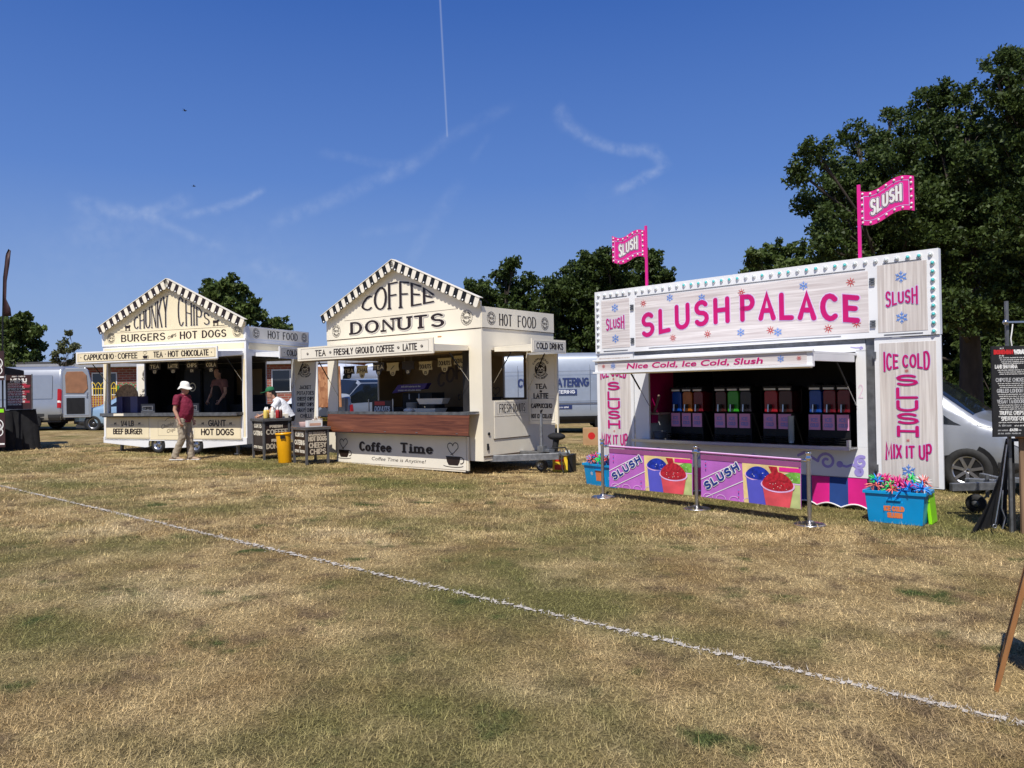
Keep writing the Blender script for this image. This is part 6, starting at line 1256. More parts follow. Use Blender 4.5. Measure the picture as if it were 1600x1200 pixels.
# ================================================================== CARTS, BIN, CONDIMENTS
def cart(label, x, y, w, dpt, hh, l_words, r_words, small):
    """near corner at the origin; one face runs back to the left, the other back to the right"""
    ang = math.atan2(.783, -.623); t = thing('condiment_cart', label, 'cart', (x, y, gz(x, y)), ang-R(90), 'dark condiment carts')
    # local: +y runs along the left face away from the corner, +x along the right face
    mb = MB(BROWN); mb.box(.015, dpt-.015, .015, w-.015, .19, hh-.06); cab = mb
    for a, b in ((.02, .02), (dpt-.02, .02), (.02, w-.02), (dpt-.02, w-.02)): mb = MB(GREYC); mb.box(a-.022, a+.022, b-.022, b+.022, -.02, hh-.06); mb.build('leg', t)
    mb = MB(GREYC); mb.box(-.03, dpt+.03, -.03, w+.03, hh-.06, hh); mb.use(STEEL); mb.box(-.034, dpt+.034, -.034, w+.034, hh-.02, hh-.008); mb.build('cart_top', t, .005)
    pl = lambda u, v, d: (.013-d, w-u, v); pr_ = lambda u, v, d: (u, .013-d, v)
    mb = cab.use(CREAM); z = hh-.20
    text(mb, pl, 'CURTIS', .12, w-.14, z, z+.085, (.014, .011), .003); text(mb, pl, 'CATERING', .08, w-.10, z-.17, z-.085, (.014, .011), .003); text(mb, pl, '07919 780138', .08, w-.10, .25, .30, (.008, .008), .003, track=.2)
    if small: cow(mb, pl, w/2, z-.24, .4, .003)
    mb.use(M('worn_cream_vinyl', (.55, .47, .36), .6)); n = len(r_words)
    for i, (wd, a, b, h, zz) in enumerate(r_words): text(mb, pr_, wd, a, b, zz, zz+h, (.013, .011), .003)
    mb.build('cabinet', t, .004); return t
c1 = cart('dark brown CURTIS CATERING cart reading COFFEE and DONUTS, loaded with sauce bottles', -5.57, 17.15, .70, .62, .92, None, [('FRESH', .16, .44, .05, .72), ('COFFEE', .08, .56, .10, .57), ('FRESH', .2, .46, .05, .40), ('DONUTS', .08, .56, .10, .25)], False)
c2 = cart('dark brown CURTIS CATERING cart reading BURGERS, HOT DOGS, CHEESY and CHIPS', -4.32, 16.03, .68, .52, .79, None, [('BURGERS', .08, .44, .06, .615), ('HOT DOGS', .07, .46, .085, .50), ('CHEESY', .08, .45, .095, .36), ('CHIPS', .10, .44, .095, .225)], True)
def on_cart(c, x, y, h):
    a = c.rotation_euler.z; l = c.location; return (l.x+x*math.cos(a)-y*math.sin(a), l.y+x*math.sin(a)+y*math.cos(a), l.z+h)
SAUCE = (('yellow_sauce', (.75, .55, .12), 'yellow'), ('mayonnaise', (.75, .70, .55), 'pale cream'), ('mustard', (.70, .42, .05), 'mustard'), ('brown_sauce', (.10, .03, .02), 'brown'), ('ketchup', (.35, .02, .02), 'dark red'))
for i, (x, y, s_) in enumerate(((.10, .12, 0), (.24, .06, 1), (.36, .07, 4), (.18, .22, 2), (.44, .10, 3))):
    mt = M('bottle_'+SAUCE[s_][0], SAUCE[s_][1], .35); t = thing('sauce_bottle', SAUCE[s_][2]+' squeezy sauce bottle standing on the cart with DONUTS lettering', 'bottle', on_cart(c1, x, y, .92), 0, 'sauce bottles'); k = 1.35
    mb = MB(mt); mb.lathe((0, 0, 0), [(0, 0), (.032*k, 0), (.034*k, .02*k), (.034*k, .12*k), (.022*k, .145*k), (.0, .145*k)], 14); mb.build('bottle', t); mb = MB(PAPER); mb.lathe((0, 0, .145*k), [(.022*k, 0), (.02*k, .015*k), (.006*k, .05*k), (0, .05*k)], 12); mb.build('nozzle', t)
t = thing('napkin_box', 'low cream carton of napkins on the cart with sauce bottles', 'carton', on_cart(c1, .45, .32, .92), c1.rotation_euler.z); mb = MB(CREAM); mb.box(-.22, .22, -.12, .12, 0, .09); mb.build('carton', t, .004); mb = MB(PAPER); mb.box(-.15, .15, -.08, .08, .088, .12); mb.build('napkins', t)
for i, (x, y, m_, lb, w_, h_) in enumerate(((.28, .22, PAPER, 'white carton of wooden forks on the CHEESY CHIPS cart', .16, .13), (.12, .38, M('pale_pink_tub', (.62, .42, .38), .5), 'pale pink tub on the left of the CHEESY CHIPS cart top', .09, .10), (.40, .30, PAPER, 'small white box at the right of the CHEESY CHIPS cart top', .08, .16))):
    t = thing('carton', lb, 'carton', on_cart(c2, x, y, .79), c2.rotation_euler.z+.2*i, 'cartons on the cart'); mb = MB(m_)
    if i == 1: mb.lathe((0, 0, 0), [(0, 0), (.08, 0), (.10, .1), (.09, .1), (.0, .02)], 14)
    else: mb.box(-w_, w_, -.07, .07, 0, h_); mb.use(M('carton_print', (.6, .35, .25), .6)); mb.box(-w_*.8, w_*.8, -.073, -.07, .02, h_*.6)
    mb.build('carton_body', t, .004)
    if i != 1:
        mb = MB(TAN)
        for k in range(7): mb.bar((random.uniform(-w_*.7, w_*.7), random.uniform(-.04, .04), h_*.6), (random.uniform(-w_*.8, w_*.8), random.uniform(-.05, .05), h_+.05), .012, .004)
        mb.build('forks', t)
t = thing('litter_bin', 'tall yellow plastic bin standing between the two dark carts', 'bin', (-4.93, 16.60, gz(-4.9, 16.6)), R(10)); t.rotation_euler = (0, R(-2.5), R(10))
mb = MB(YELTUB); mb.lathe((0, 0, 0), [(0, 0), (.135, 0), (.14, .01), (.158, .62), (.158, .64), (.148, .64), (.13, .03), (0, .03)], 28); mb.build('bin_body', t); mb = MB(YELTUB); mb.lathe((0, 0, .60), [(.157, 0), (.172, .01), (.172, .045), (.150, .05)], 28); rm_ = mb.build('rim', t)
for sg in (-1, 1): mb = MB(BLACK); mb.box(-.05, .05, sg*.165-.02, sg*.165+.02, .53, .60); mb.build('handle', t)

# ================================================================== LEFT STALL
lx, ly = -13.48, 19.82; lz = gz(lx, ly)
t = thing('black_gazebo', 'black draped gazebo stall cut off by the left edge of the photo', 'gazebo', (lx, ly, lz), R(32)); mb = MB(BLACKM)
mb.add([(-.95, -.3, 2.42), (.74, .8, 2.08), (.74, 1.8, 2.08), (-1.2, 1.8, 2.5), (-2.6, 1.8, 2.5), (-2.6, -.3, 2.45)], [(0, 1, 2, 3, 4, 5)]); mb.add([(-.95, -.3, 2.42), (.74, .8, 2.08), (.74, .8, 1.86), (-.95, -.3, 2.15)], [(3, 2, 1, 0)]); mb.add([(.74, .8, 2.08), (.74, 1.8, 2.08), (.74, 1.8, 1.86), (.74, .8, 1.86)], [(3, 2, 1, 0)])
mb.build('canopy', t)
mb = MB(BLACKM); N = 46
top, bot = [], []
for i in range(N+1):
    u = i/N; per = u*3.2
    if per < 1.35: p_ = (-.35+per, -.35)
    elif per < 2.6: p_ = (1.0, -.35+(per-1.35))
    else: p_ = (1.0-(per-2.6), .9)
    w_ = .05*math.sin(i*1.9)+.03*math.sin(i*.7); top.append((p_[0]+w_*.15, p_[1]+w_*.15, 1.02)); bot.append((p_[0]+w_+.04, p_[1]-w_*.8, .0))
mid_ = [tuple((np.array(a)*.5+np.array(b)*.5)+np.array([.02*math.sin(i*1.3), .03*math.sin(i*1.1), 0])) for i, (a, b) in enumerate(zip(top, bot))]
n = N+1; mb.add(top+mid_+bot, [(r_*n+i, (r_+1)*n+i, (r_+1)*n+i+1, r_*n+i+1) for r_ in range(2) for i in range(N)], True); mb.add([(-.35, -.36, 1.03), (1.02, -.36, 1.03), (1.02, .92, 1.03), (-.35, .92, 1.03)], [(0, 1, 2, 3)]); mb.build('drape', t)
for (x, y) in ((.70, .84), (-.9, -.2), (.70, 1.76)): mb = MB(GREYC); mb.box(x-.02, x+.02, y-.02, y+.02, 0, 2.0); mb.build('gazebo_leg', t)
DKRED = M('dark_maroon_banner', (.035, .010, .012), .6, var=.3); REDB = M('menu_red', (.33, .02, .04), .5, var=.2)
p0 = at(9, 640, 19.8); t = thing('menu_board', 'dark MENU board with red and white lines on the black gazebo', 'menu board', (p0.x+.02, 19.8, 1.42)); mb = MB(DKRED); mb.box(0, .65, 0, .02, -.08, .80); pf = front(0)
mb.use(PAPER); text(mb, pf, 'MENU', .12, .52, .62, .70, (.016, .013), .003); scribble(mb, pf, .15, .5, .745, .04, .003)
for k in range(9):
    z = .55-.066*k
    if k % 3 != 2: mb.use(REDB); mb.face(rect(.04, .60 if k % 2 else .52, z-.012, z+.045), pf, .002)
    mb.use(PAPER); scribble(mb, pf, .04, random.uniform(.35, .6), z, .038, .005); scribble(mb, pf, .04, random.uniform(.35, .6), z+.03, .025, .005)
mb.use(REDB); mb.face(rect(.46, .62, .50, .54), pf, .003); mb.build('board', t); mb = MB(GREYF); mb.bar((.66, .01, -.1), (.66, .01, .82), .02); mb.bar((-.01, .01, -.1), (-.01, .01, .82), .02); mb.build('board_frame', t)
pb_ = at(4, 600, 19.4); t = thing('feather_flag', 'tall narrow maroon feather flag on a dark pole at the left edge', 'flag', (pb_.x, 19.4, gz(pb_.x, 19.4))); pp = [(0, 0, 0), (.0, 0, 1.5), (.02, 0, 3.2), (.06, 0, 4.4), (.14, 0, 5.0), (.20, 0, 5.12)]
mb = MB(BLACK); mb.tube(pp, [.022, .02, .018, .014, .010, .008], 8); mb.build('pole', t); mb = MB(DKRED)
edge = [(.03, 3.42), (.035, 3.9), (.05, 4.4), (.12, 4.95), (.19, 5.12)]; oe = [(.23, 3.42), (.22, 3.62), (.13, 3.85), (.15, 4.3), (.20, 4.75), (.24, 5.08)]
edge_i = [edge[0]]+edge[1:]+[edge[-1]]; vs = [(u, .02*math.sin(v*5), v) for u, v in edge_i]+[(u, .03*math.sin(v*4+1), v) for u, v in oe]; mb.add(vs, [(i, i+6, i+7, i+1) for i in range(5)], True); fo = mb.build('flag_cloth', t); sm = fo.modifiers.new('thick', 'SOLIDIFY'); sm.thickness = .004
for nm, za, zb, ch, lb in (('hanging_banner', 1.98, 2.72, 'S', 'dark banner with a white outlined curl above the black gazebo table'), ('hanging_banner', .30, 1.30, 'C', 'dark lower banner with green tag and white outlined curl at the left edge')):
    q = at(0, 600, 19.3); t = thing(nm, lb, 'banner', (q.x, 19.3, 0), 0, 'dark banners at the left edge'); mb = MB(DKRED); mb.box(-.9, .115, -.005, .005, za+.1, zb+.1); mb.use(PAPER); pf = front(-.005); zc = (za+zb)/2+.1
    ribbon(mb, pf, A(-.06, zc+.06, .13, .13, 200, -60)+A(-.06, zc-.12, .12, .10, 60, -120), (.012, .012), .002); ribbon(mb, pf, A(-.06, zc-.0, .08, .10, 90, -120), (.008, .008), .003); mb.face(rect(-.4, .10, za+.16, za+.20), pf, .002)
    if ch == 'C': mb.use(LIME); mb.face(rect(-.2, .09, zb-.03, zb+.06), pf, .002)
    mb.build('banner_cloth', t)

# ================================================================== BARRIER
posts = [(1.32, 11.39), (2.45, 10.31), (3.5, 9.12)]
for i, (x, y) in enumerate(posts):
    t = thing('barrier_post', ('steel barrier post in front of the left blue tub', 'middle steel barrier post between the two pink banners', 'steel barrier post in front of the striped skirt')[i], 'post', (x, y, gz(x, y)), 0, 'steel barrier posts'); h = .86 if i == 2 else (.84 if i == 1 else .86)
    mb = MB(STEEL); mb.lathe((0, 0, 0), [(0, 0), (.185, 0), (.185, .008), (.16, .018), (.07, .032), (.035, .05), (.03, .055)], 30); mb.build('base', t)
    mb = MB(STEEL); mb.lathe((0, 0, .03), [(.024, 0), (.024, h-.12)], 18); mb.build('pole', t); mb = MB(CHROME); mb.lathe((0, 0, h-.10), [(.024, 0), (.034, .02), (.034, .035), (.026, .05), (.026, .07), (.036, .085), (.036, .10), (0, .104)], 18); mb.build('post_top', t)
    for a in ((.3, 2.2) if i == 1 else (.3,)): pass
PUR = M('purple_banner_cloth', (.50, .14, .52), .6, var=.15, scale=3); PURD = M('plum_banner_sleeve', (.28, .07, .20), .6); NAVY = M('navy_lettering', (.01, .03, .22), .5); CUPB = M('blue_cup_print', (.09, .09, .50), .5); CUPR = M('red_cup_print', (.72, .08, .10), .5, var=.2); CUPG = M('green_cup_print', (.50, .55, .22), .5, var=.2)
ICEB = M('blue_ice_print', (.01, .03, .34), .35, var=.4, scale=30); ICER = M('red_ice_print', (.45, .015, .03), .35, var=.35, scale=30); ICEG = M('green_ice_print', (.18, .45, .06), .4, var=.3, scale=30); SAND = M('sand_print', (.78, .58, .25), .6, var=.2); PINKL = M('pale_pink_print', (.75, .45, .72), .6)
for i in (0, 1):
    (xa, ya), (xb, yb) = posts[i], posts[i+1]; Ln = math.hypot(xb-xa, yb-ya); rz = math.atan2(yb-ya, xb-xa); za = gz(xa, ya); zb_ = gz(xb, yb)
    t = thing('slush_banner', ('left purple SLUSH banner, in front of the MIX IT UP panel', 'right purple SLUSH banner, nearest the ICE COLD panel')[i], 'banner', (xa, ya, za), rz, 'purple banners between the posts'); t.rotation_euler = (0, -math.atan2(zb_-za, Ln), rz)
    x0, x1 = (.12, Ln-.06) if i == 0 else (.07, Ln-.10); z0, z1 = .17, .745; w = x1-x0
    mb = MB(CHROME); mb.tube([(.02, 0, .76), (Ln-.02, 0, .76)], .012, 8); mb.tube([(.02, 0, .76), (.06, 0, .76)], .02, 8); mb.tube([(Ln-.06, 0, .76), (Ln-.02, 0, .76)], .02, 8); mb.build('rail', t)
    def pb2(u, v, d, x0=x0, w=w): k = (u-x0)/w; return (u, -.004-d*1.6+.003*math.sin(k*9+i)*(1-(v-z0)/(z1-z0))+.0015*math.sin(k*23), v)
    def sheet(mb, u0, u1, v0, v1, d, n=24, skew=0, m=4):
        vs = [pb2(u0+(u1-u0)*a/n+skew*(b/m), v0+(v1-v0)*b/m, d) for b in range(m+1) for a in range(n+1)]; mb.add(vs, [(b*(n+1)+a, b*(n+1)+a+1, (b+1)*(n+1)+a+1, (b+1)*(n+1)+a) for b in range(m) for a in range(n)], True)
    mb = MB(PUR); sheet(mb, x0, x1, z0, z1-.02, 0); mb.use(PURD); sheet(mb, x0, x1, z1-.075, z1-.01, .004); mb.tube([(x0, -.002, .757), (x1, -.002, .757)], .017, 8); mb.use(PINKL); mb.tube([(x0, -.006, .767), (x1, -.006, .767)], .011, 6)
    xs_ = x0+w*.46; mb.use(SAND); sheet(mb, xs_, x1-.002, z0+.002, z1-.077, .003, 14, -.02*w)
    cl = lambda poly: [(min(x1-.004, max(x0+.004, u)), min(z1-.08, max(z0+.004, v))) for u, v in poly]
    mb.use(PAPER); ribbon(mb, pb2, [(x0+.005, z0+.235), (x0+.38*w, z1-.085)], (.005, .005), .004); ribbon(mb, pb2, [(x0+.06*w, z0+.01), (xs_-.01, z0+.27)], (.005, .005), .004)
    tl = lambda u, v: (x0+.07*w+(u*math.cos(.56)-v*math.sin(.56)), z0+.115+(u*math.sin(.56)+v*math.cos(.56)))
    for m_, e, d in ((PAPER, .011, .005), (NAVY, 0, .008)): mb.use(m_); text(mb, pb2, 'SLUSH', 0, .40*w, 0, .085, (.013+e, .013+e), d, post=tl, track=.4)
    def cup(cu, zt, r, hgt, body, ice, d, bulge):
        mb.use(body); mb.face(cl([(cu-r*.72, zt-hgt), (cu+r*.72, zt-hgt), (cu+r*.95, zt), (cu-r*.95, zt)]), pb2, d); mb.use(PINKL); mb.face(cl(circ(cu, zt, r*1.04, 24, r*.40)), pb2, d+.001); mb.use(ice); mb.face(cl([(u, v+(bulge if v > zt else 0)*max(0, 1-((u-cu)/r)**2)) for u, v in circ(cu, zt+.004, r*.95, 24, r*.33)]), pb2, d+.002)
        mb.use(PAPER)
        for k in range(9): uu, vv = cu+random.uniform(-.6, .6)*r, zt+random.uniform(-.5, .5)*r*.4; mb.face(cl(circ(uu, vv, .006, 6, .004)), pb2, d+.003)
    mb.use(ICER); mb.face(cl([(x0+.70*w, z1-.09), (x0+.78*w, z1-.09), (x0+.80*w, z1-.19), (x0+.74*w, z1-.20)]), pb2, .005)
    mb.use(PINKF); mb.face(cl([(x0+.80*w, z1-.09), (x1, z1-.09), (x1, z1-.14), (x0+.80*w, z1-.14)]), pb2, .005)
    cup(x0+.60*w, z0+.36, .125*w, .40, CUPB, ICEB, .006, .05); cup(x0+.96*w, z0+.36, .13*w, .4, CUPG, ICEG, .006, .01); cup(x0+.79*w, z0+.26, .155*w, .30, CUPR, ICER, .012, .09)
    mb.use(NAVY)
    for (u, v) in ((x0+.055*w, z1-.22), (x0+.405*w, z0+.03)):
        for k in range(6): mb.use((NAVY, PINKF, SNOWB)[k % 3]); mb.face(rect(u-.006, u+.006, v+k*.022, v+k*.022+.015), pb2, .005)
    mb.use(PINKL)
    for k in range(4): ribbon(mb, pb2, A(x0+.08*w+k*.14*w, z0+.01, .05*w, .05, 180, 0), (.004, .004), .005)
    mb.build('banner_cloth', t)

# ================================================================== TUBS OF STRAWS
STR = [M('straw_'+n_, c_, .35) for n_, c_ in (('green', (.02, .62, .12)), ('blue', (.01, .25, .75)), ('pink', (.75, .04, .25)), ('coral', (.80, .18, .16)), ('yellow', (.75, .60, .03)), ('white', (.75, .75, .72)), ('magenta', (.45, .01, .22)))]
def tub(label, x, y, rz, w, dp, h, sticker, seed, amount):
    g = random.Random(seed); t = thing('plastic_tub', label, 'tub', (x, y, gz(x, y)), rz, 'blue tubs of straws'); mb = MB(BLUETUB); i_ = .035
    a = [(-w/2+i_, -dp/2+i_), (w/2-i_, -dp/2+i_), (w/2-i_, dp/2-i_), (-w/2+i_, dp/2-i_)]; b = [(-w/2, -dp/2), (w/2, -dp/2), (w/2, dp/2), (-w/2, dp/2)]; k = .93
    mb.add([(*p_, 0) for p_ in a]+[(*p_, h) for p_ in b]+[(p_[0]*k, p_[1]*k, h) for p_ in b]+[(p_[0]*k, p_[1]*k, .02) for p_ in a], [(3, 2, 1, 0)]+[(j, (j+1) % 4, 4+(j+1) % 4, 4+j) for j in range(4)]+[(4+j, 4+(j+1) % 4, 8+(j+1) % 4, 8+j) for j in range(4)]+[(8+j, 8+(j+1) % 4, 12+(j+1) % 4, 12+j) for j in range(4)]+[(12, 13, 14, 15)])
    tb = mb.build('tub_body', t, .012, None); mb = MB(BLUETUB); mb.box(-w/2-.018, w/2+.018, -dp/2-.018, -dp/2+.004, h-.035, h+.004); mb.box(-w/2-.018, w/2+.018, dp/2-.004, dp/2+.018, h-.035, h+.004); mb.box(-w/2-.018, -w/2+.004, -dp/2+.005, dp/2-.005, h-.035, h+.004); mb.box(w/2-.004, w/2+.018, -dp/2+.005, dp/2-.005, h-.035, h+.004); mb.build('tub_rim', tb, .005)
    pf = lambda u, v, d: (u, -dp/2-d+i_*(1-v/h), v); mb = MB(BLUETUB); mb.prism([(-w*.19, 0.005), (w*.19, .005), (w*.15, h*.70), (-w*.15, h*.70)], pf, .014, -.01); mb.box(-w*.12, w*.12, -dp/2-.022, -dp/2+.01, h*.72, h*.78); pn = mb.build('front_panel', tb, .004)
    mb = MB(ORANGE)
    if sticker: mb.face(rect(-.085, .085, .09, .26), pf, .017)
    if sticker:
        for u_, v_ in ((-.2, .2), (.24, .15)): m2_ = MB(PAPER); snowflake(m2_, pf, u_, v_, .033, .004); m2_.build('snowflake_sticker', tb)
    else: text(mb, pf, 'ICE COLD', -.105, .105, h*.42, h*.54, (.009, .009), .017); text(mb, pf, 'SLUSH', -.07, .08, h*.22, h*.34, (.010, .010), .017)
    mb.build('sticker', tb)
    # bundles of spoon straws with star shaped tinsel heads
    for q in range(amount):
        cx, cy = g.uniform(-.43, .43)*w, g.uniform(-.36, .36)*dp; m_ = STR[g.choice((0, 0, 1, 1, 2, 2, 3, 4, 5, 6))]; mb = MB(m_); hz = h+g.uniform(.0, .12); hx_, hy_ = cx+g.uniform(-.05, .05), cy+g.uniform(-.07, .03)
        for s_ in range(g.randint(16, 26)):
            a_, e_ = g.uniform(0, 6.28), g.uniform(-.6, 1.2); l_ = g.uniform(.07, .125); d_ = Vector((math.cos(a_)*math.cos(e_), math.sin(a_)*math.cos(e_), math.sin(e_))); p_ = Vector((hx_, hy_, hz)); mb.tube([p_, p_+d_*l_*.6, p_+d_*l_+Vector((0, 0, -.01))], [.007, .008, .003], 5)
        mb.use(PAPER if g.random() < .5 else m_)
        for s_ in range(4): mb.tube([(cx+g.uniform(-.03, .03), cy+g.uniform(-.03, .03), .05), (hx_+g.uniform(-.05, .05), hy_+g.uniform(-.05, .05), hz-.01)], .005, 5)
        o_ = mb.build('straw_bundle', None, loc=t.location); o_.rotation_euler = (0, 0, rz); CN = {0: 'green', 1: 'blue', 2: 'pink', 3: 'coral', 4: 'yellow', 5: 'white', 6: 'magenta'}
        tag(o_, CN[STR.index(m_)]+' bundle of spiky straws in the '+('left blue tub by the MIX IT UP panel' if sticker else 'right blue tub below the ICE COLD panel'), 'straws', 'straw bundles in the '+('left' if sticker else 'right')+' tub')
cx_, cy_ = (4.27+4.83)/2, (9.33+9.03)/2; rz_ = math.atan2(9.03-9.33, 4.83-4.27)
nx_, ny_ = -math.sin(rz_), math.cos(rz_)
tub('blue plastic tub of bright spiky straws lettered ICE COLD SLUSH', 4.65, 9.305, R(-40), .66, .42, .39, False, 3, 26)
tub('blue plastic tub with an orange square sticker beside the left barrier post', 1.58, 12.76, -.965, .80, .42, .36, True, 4, 14)
o = MB(LIME).box(-.02, .02, -.15, .15, 0, .36).build('lime_green_crate'); mb = None; o.location = (5.02, 9.22, gz(5.0, 9.2)); o.rotation_euler = (0, R(-5), R(-40)); bv = o.modifiers.new('bevel', 'BEVEL'); bv.width = .008; tag(o, 'thin lime green plastic lid leaning against the right end of the ICE COLD SLUSH tub', 'lid')
# boxes on the grass between the stalls
q = (2.28, 21.5); t = thing('cardboard_box', 'brown cardboard box with a round red mark between the coffee and slush stalls', 'box', (q[0], q[1], gz(*q)), R(-8)); mb = MB(CARDB); mb.box(-.32, .28, 0, .4, 0, .48); mb.use(RED); mb.face(circ(-.08, .27, .10), front(0), .003); mb.build('carton', t, .004); mb = MB(CARDB)
mb.add([(-.32, 0, .48), (.28, 0, .48), (.28, .18, .50), (-.32, .18, .50)], [(0, 1, 2, 3)]); mb.add([(-.32, .4, .48), (.28, .4, .48), (.28, .22, .495), (-.32, .22, .495)], [(3, 2, 1, 0)]); mb.build('flap', t)
q = (1.02, 14.75); t = thing('bottle_box', 'yellow, red and black printed box of bottles on the grass beyond the coffee stall drawbar', 'box', (q[0], q[1], gz(*q)), R(-20)); mb = MB(YEL); mb.box(-.28, .02, 0, .25, 0, .34); mb.use(RED); mb.box(-.24, -.05, -.004, .0, .20, .31); mb.box(-.24, -.05, -.004, 0, .04, .14); mb.use(BLACK); mb.box(.025, .12, .0, .25, 0, .34); mb.use(PAPER); scribble(mb, front(-.004), -.23, -.07, .24, .04, .002); mb.build('carton', t, .004)
mb = MB(CLEARL)
for k in range(5): mb.lathe((-.22+.06*k, .12, .34), [(.022, -.05), (.022, .03), (.01, .06), (.01, .075), (0, .075)], 10)
mb.build('bottles', t)

# ================================================================== RIGHT STALL, MENU BOARD, A-FRAME
YM = 8.45; pa, pb3 = at(1549, 541, YM), at(1551, 683, YM); bw = .95
t = thing('chalk_menu_board', 'black chalk menu board headed BOHEMIAN WRAPS hanging at the right edge', 'menu board', (pa.x, YM, pb3.z), R(-2)); hh = pa.z-pb3.z
mb = MB(BLACKM); mb.box(0, bw, 0, .02, 0, hh); pf = front(0); mb.use(RED); text(mb, pf, 'BOHEMIAN', .03, .225, hh-.085, hh-.048, (.0085, .0075), .003); mb.use(PAPER); text(mb, pf, 'WRAPS', .245, .40, hh-.085, hh-.048, (.009, .008), .003); scribble(mb, pf, .09, .13, hh-.035, .022, .003); scribble(mb, pf, .08, .13, hh-.115, .02, .003)
for k, z in enumerate((.135, .158, .180, .198)): scribble(mb, pf, .08+.01*k, .6, hh-z, .013, .003)
GCH = M('faint_chalk', (.42, .42, .42), .8)
for k, (wd, z, u0, u1, m_) in enumerate((('LAMB SHAWARMA', .245, .035, .27, PAPER), ('CHIPOTLE CHICKEN', .392, .04, .36, GCH), ('GRILLED LONDON HALLOUMI', .512, .05, .50, GCH), ('VEGAN TANDOORI CAULI', .630, .05, .44, GCH), ('TRUFFLE CRISPS', .755, .07, .33, PAPER), ('SPENWOOD CHEESE', .820, .09, .40, PAPER))):
    mb.use(m_); text(mb, pf, wd, u0, u1, hh-z, hh-z+.038, (.0035, .0035), .003, track=.2)
    for j in range(3 if k < 4 else 1): mb.use(PAPER); scribble(mb, pf, .06+.01*j, random.uniform(.35, .7), hh-z-.026-.022*j, .013, .003)
mb.use(GCH); scribble(mb, pf, .06, .2, hh-.885, .025, .003); scribble(mb, pf, .05, .3, hh-.935, .02, .003); scribble(mb, pf, .05, .3, hh-.97, .02, .003); mb.use(PAPER); scribble(mb, pf, .23, .5, hh-.885, .018, .003); text(mb, pf, '£4.50', .18, .26, hh-.935, hh-.910, (.0035, .0035), .003)
mb.build('board', t, .003); mb = MB(PAPER); mb.tube([(.22, 0, hh), (.205, -.01, hh+.08), (.225, 0, hh+.16), (.235, 0, hh+.24)], .007, 6); mb.build('hanging_cord', t)
t = thing('wrap_stall', 'weathered plank counter and black draped gazebo corner at the right edge', 'food stall', (5.62, 8.55, gz(5.6, 8.5)))
mb = MB(PLANK)
for k in range(9): x = .02+.132*k; mb.box(x, x+.124, .0+.004*(k % 2), .03, 0, 1.06)
ct = mb.build('plank_front', t, .003); mb = MB(PINE); mb.prism([(-.06, -.04), (1.3, -.04), (1.65, .6), (.34, .6)], lambda u, v, d: (u, v, 1.10-d), 0, .036); mb.build('counter_top', t, .004)
mb = MB(GREYF); mb.box(-.065, -.035, .06, .09, 0, 2.6); mb.build('gazebo_leg', t); mb = MB(STEEL); mb.bar((-.10, .02, 2.36), (1.3, .02, 2.36), .02); mb.sph((-.1, .02, 2.36), .03, 8, 6); mb.build('crossbar', t)
mb = MB(BLACKM); N = 14; vs = []
for a in range(N+1):
    u = a/N
    for b_, z in enumerate((1.02, .65, .3, 0.0)):
        s_ = .42*(1-z/1.02)**1.5*(1-u); vs.append((-.07+.33*u-s_*1.1+.015*math.sin(a*2.1+z*3), .10+.50*u-.05*(1-z)*math.sin(a*1.7)*.5-.05*(1-u)*(1-z), z))
mb.add(vs, [(a*4+b_, a*4+b_+1, (a+1)*4+b_+1, (a+1)*4+b_) for a in range(N) for b_ in range(3)], True)
mb.add([(-.07, .10, 1.02), (.26, .6, 1.02), (1.2, .6, 1.02), (1.2, .10, 1.02)], [(0, 1, 2, 3)]); mb.add([(-.06, .1, 0), (-.06, .1, 1.02), (.02, .1, 1.02), (.02, .1, 0)], [(0, 1, 2, 3)]); mb.build('black_drape', t)
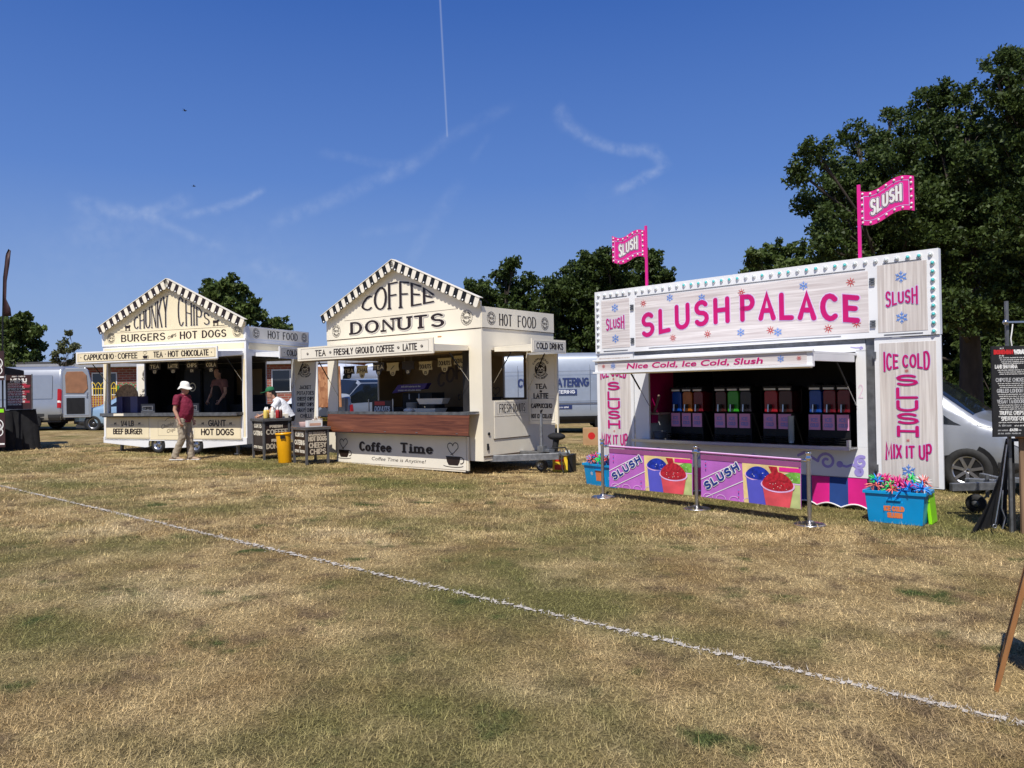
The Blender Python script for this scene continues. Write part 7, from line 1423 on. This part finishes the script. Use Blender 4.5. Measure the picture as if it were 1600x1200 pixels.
mb = MB(GALV); mb.tube([(-.16, -.05, 1.00), (-.24, -.07, .55), (-.34, -.10, .14)], [(.012, .003)]*3, 6); mb.tube([(-.23, -.07, .5), (-.26, -.09, .3), (-.23, -.10, .2), (-.27, -.11, .08)], [(.014, .003)]*4, 6); mb.lathe((-.345, -.10, .11), [(.02, -.006), (.026, 0), (.02, .006), (.014, 0), (.02, -.006)], 12, Matrix.Rotation(R(90), 4, 'X')); mb.build('ratchet_strap', t)
# A-frame sign at the lower right corner
t = thing('a_frame_sign', 'varnished pine A-frame sign whose leg shows at the lower right edge', 'sign', (2.56, 4.12, gz(2.56, 4.12)), R(55))
# local x runs along the foot (away from the camera), local -y leans to the right
def lean(sgn, y0): return Matrix.Translation((0, y0, 0)) @ Matrix.Rotation(sgn*R(13), 4, 'X')
for sgn, y0 in ((1, 0), (-1, -.44)):
    mt = lean(sgn, y0)
    for x in (0, .50): mb = MB(PINE); mb.box(x, x+.055, -.012, .012, 0, 1.0, mt); mb.build('leg', t, .003)
    mb = MB(M('dark_red_board', (.045, .015, .012), .5)); mb.box(.056, .499, -.006, .006, .16, .96, mt); mb.build('sign_board', t)
    mb = MB(PINE); mb.box(.056, .499, -.01, .01, .10, .158, mt); mb.build('rail', t)
# two small birds high over the field
for i, (px, py, Y) in enumerate(((289, 173, 70), (303, 291, 80))):
    p = at(px, py, Y); t = thing('bird', ('higher of the two tiny dark birds in the sky', 'lower of the two tiny dark birds in the sky')[i], 'bird', p, .4*i, 'birds'); mb = MB(BLACKM); mb.sph((0, 0, 0), (.14, .045, .045), 10, 6); mb.sph((.14, 0, .02), (.04, .03, .03), 8, 6)
    for sg in (-1, 1): mb.add([(.07, 0, .02), (-.06, 0, .02), (-.05, sg*.18, .07), (-.12, sg*.36, .04), (.02, sg*.2, .07), (.07, 0, .03), (-.06, 0, .03), (-.05, sg*.18, .08), (-.12, sg*.36, .05), (.02, sg*.2, .08)], [(0, 1, 2, 3, 4), (9, 8, 7, 6, 5)])
    mb.add([(-.12, -.02, 0), (-.24, -.05, 0), (-.24, .05, 0), (-.12, .02, 0)], [(0, 1, 2, 3)]); mb.build('body', t)
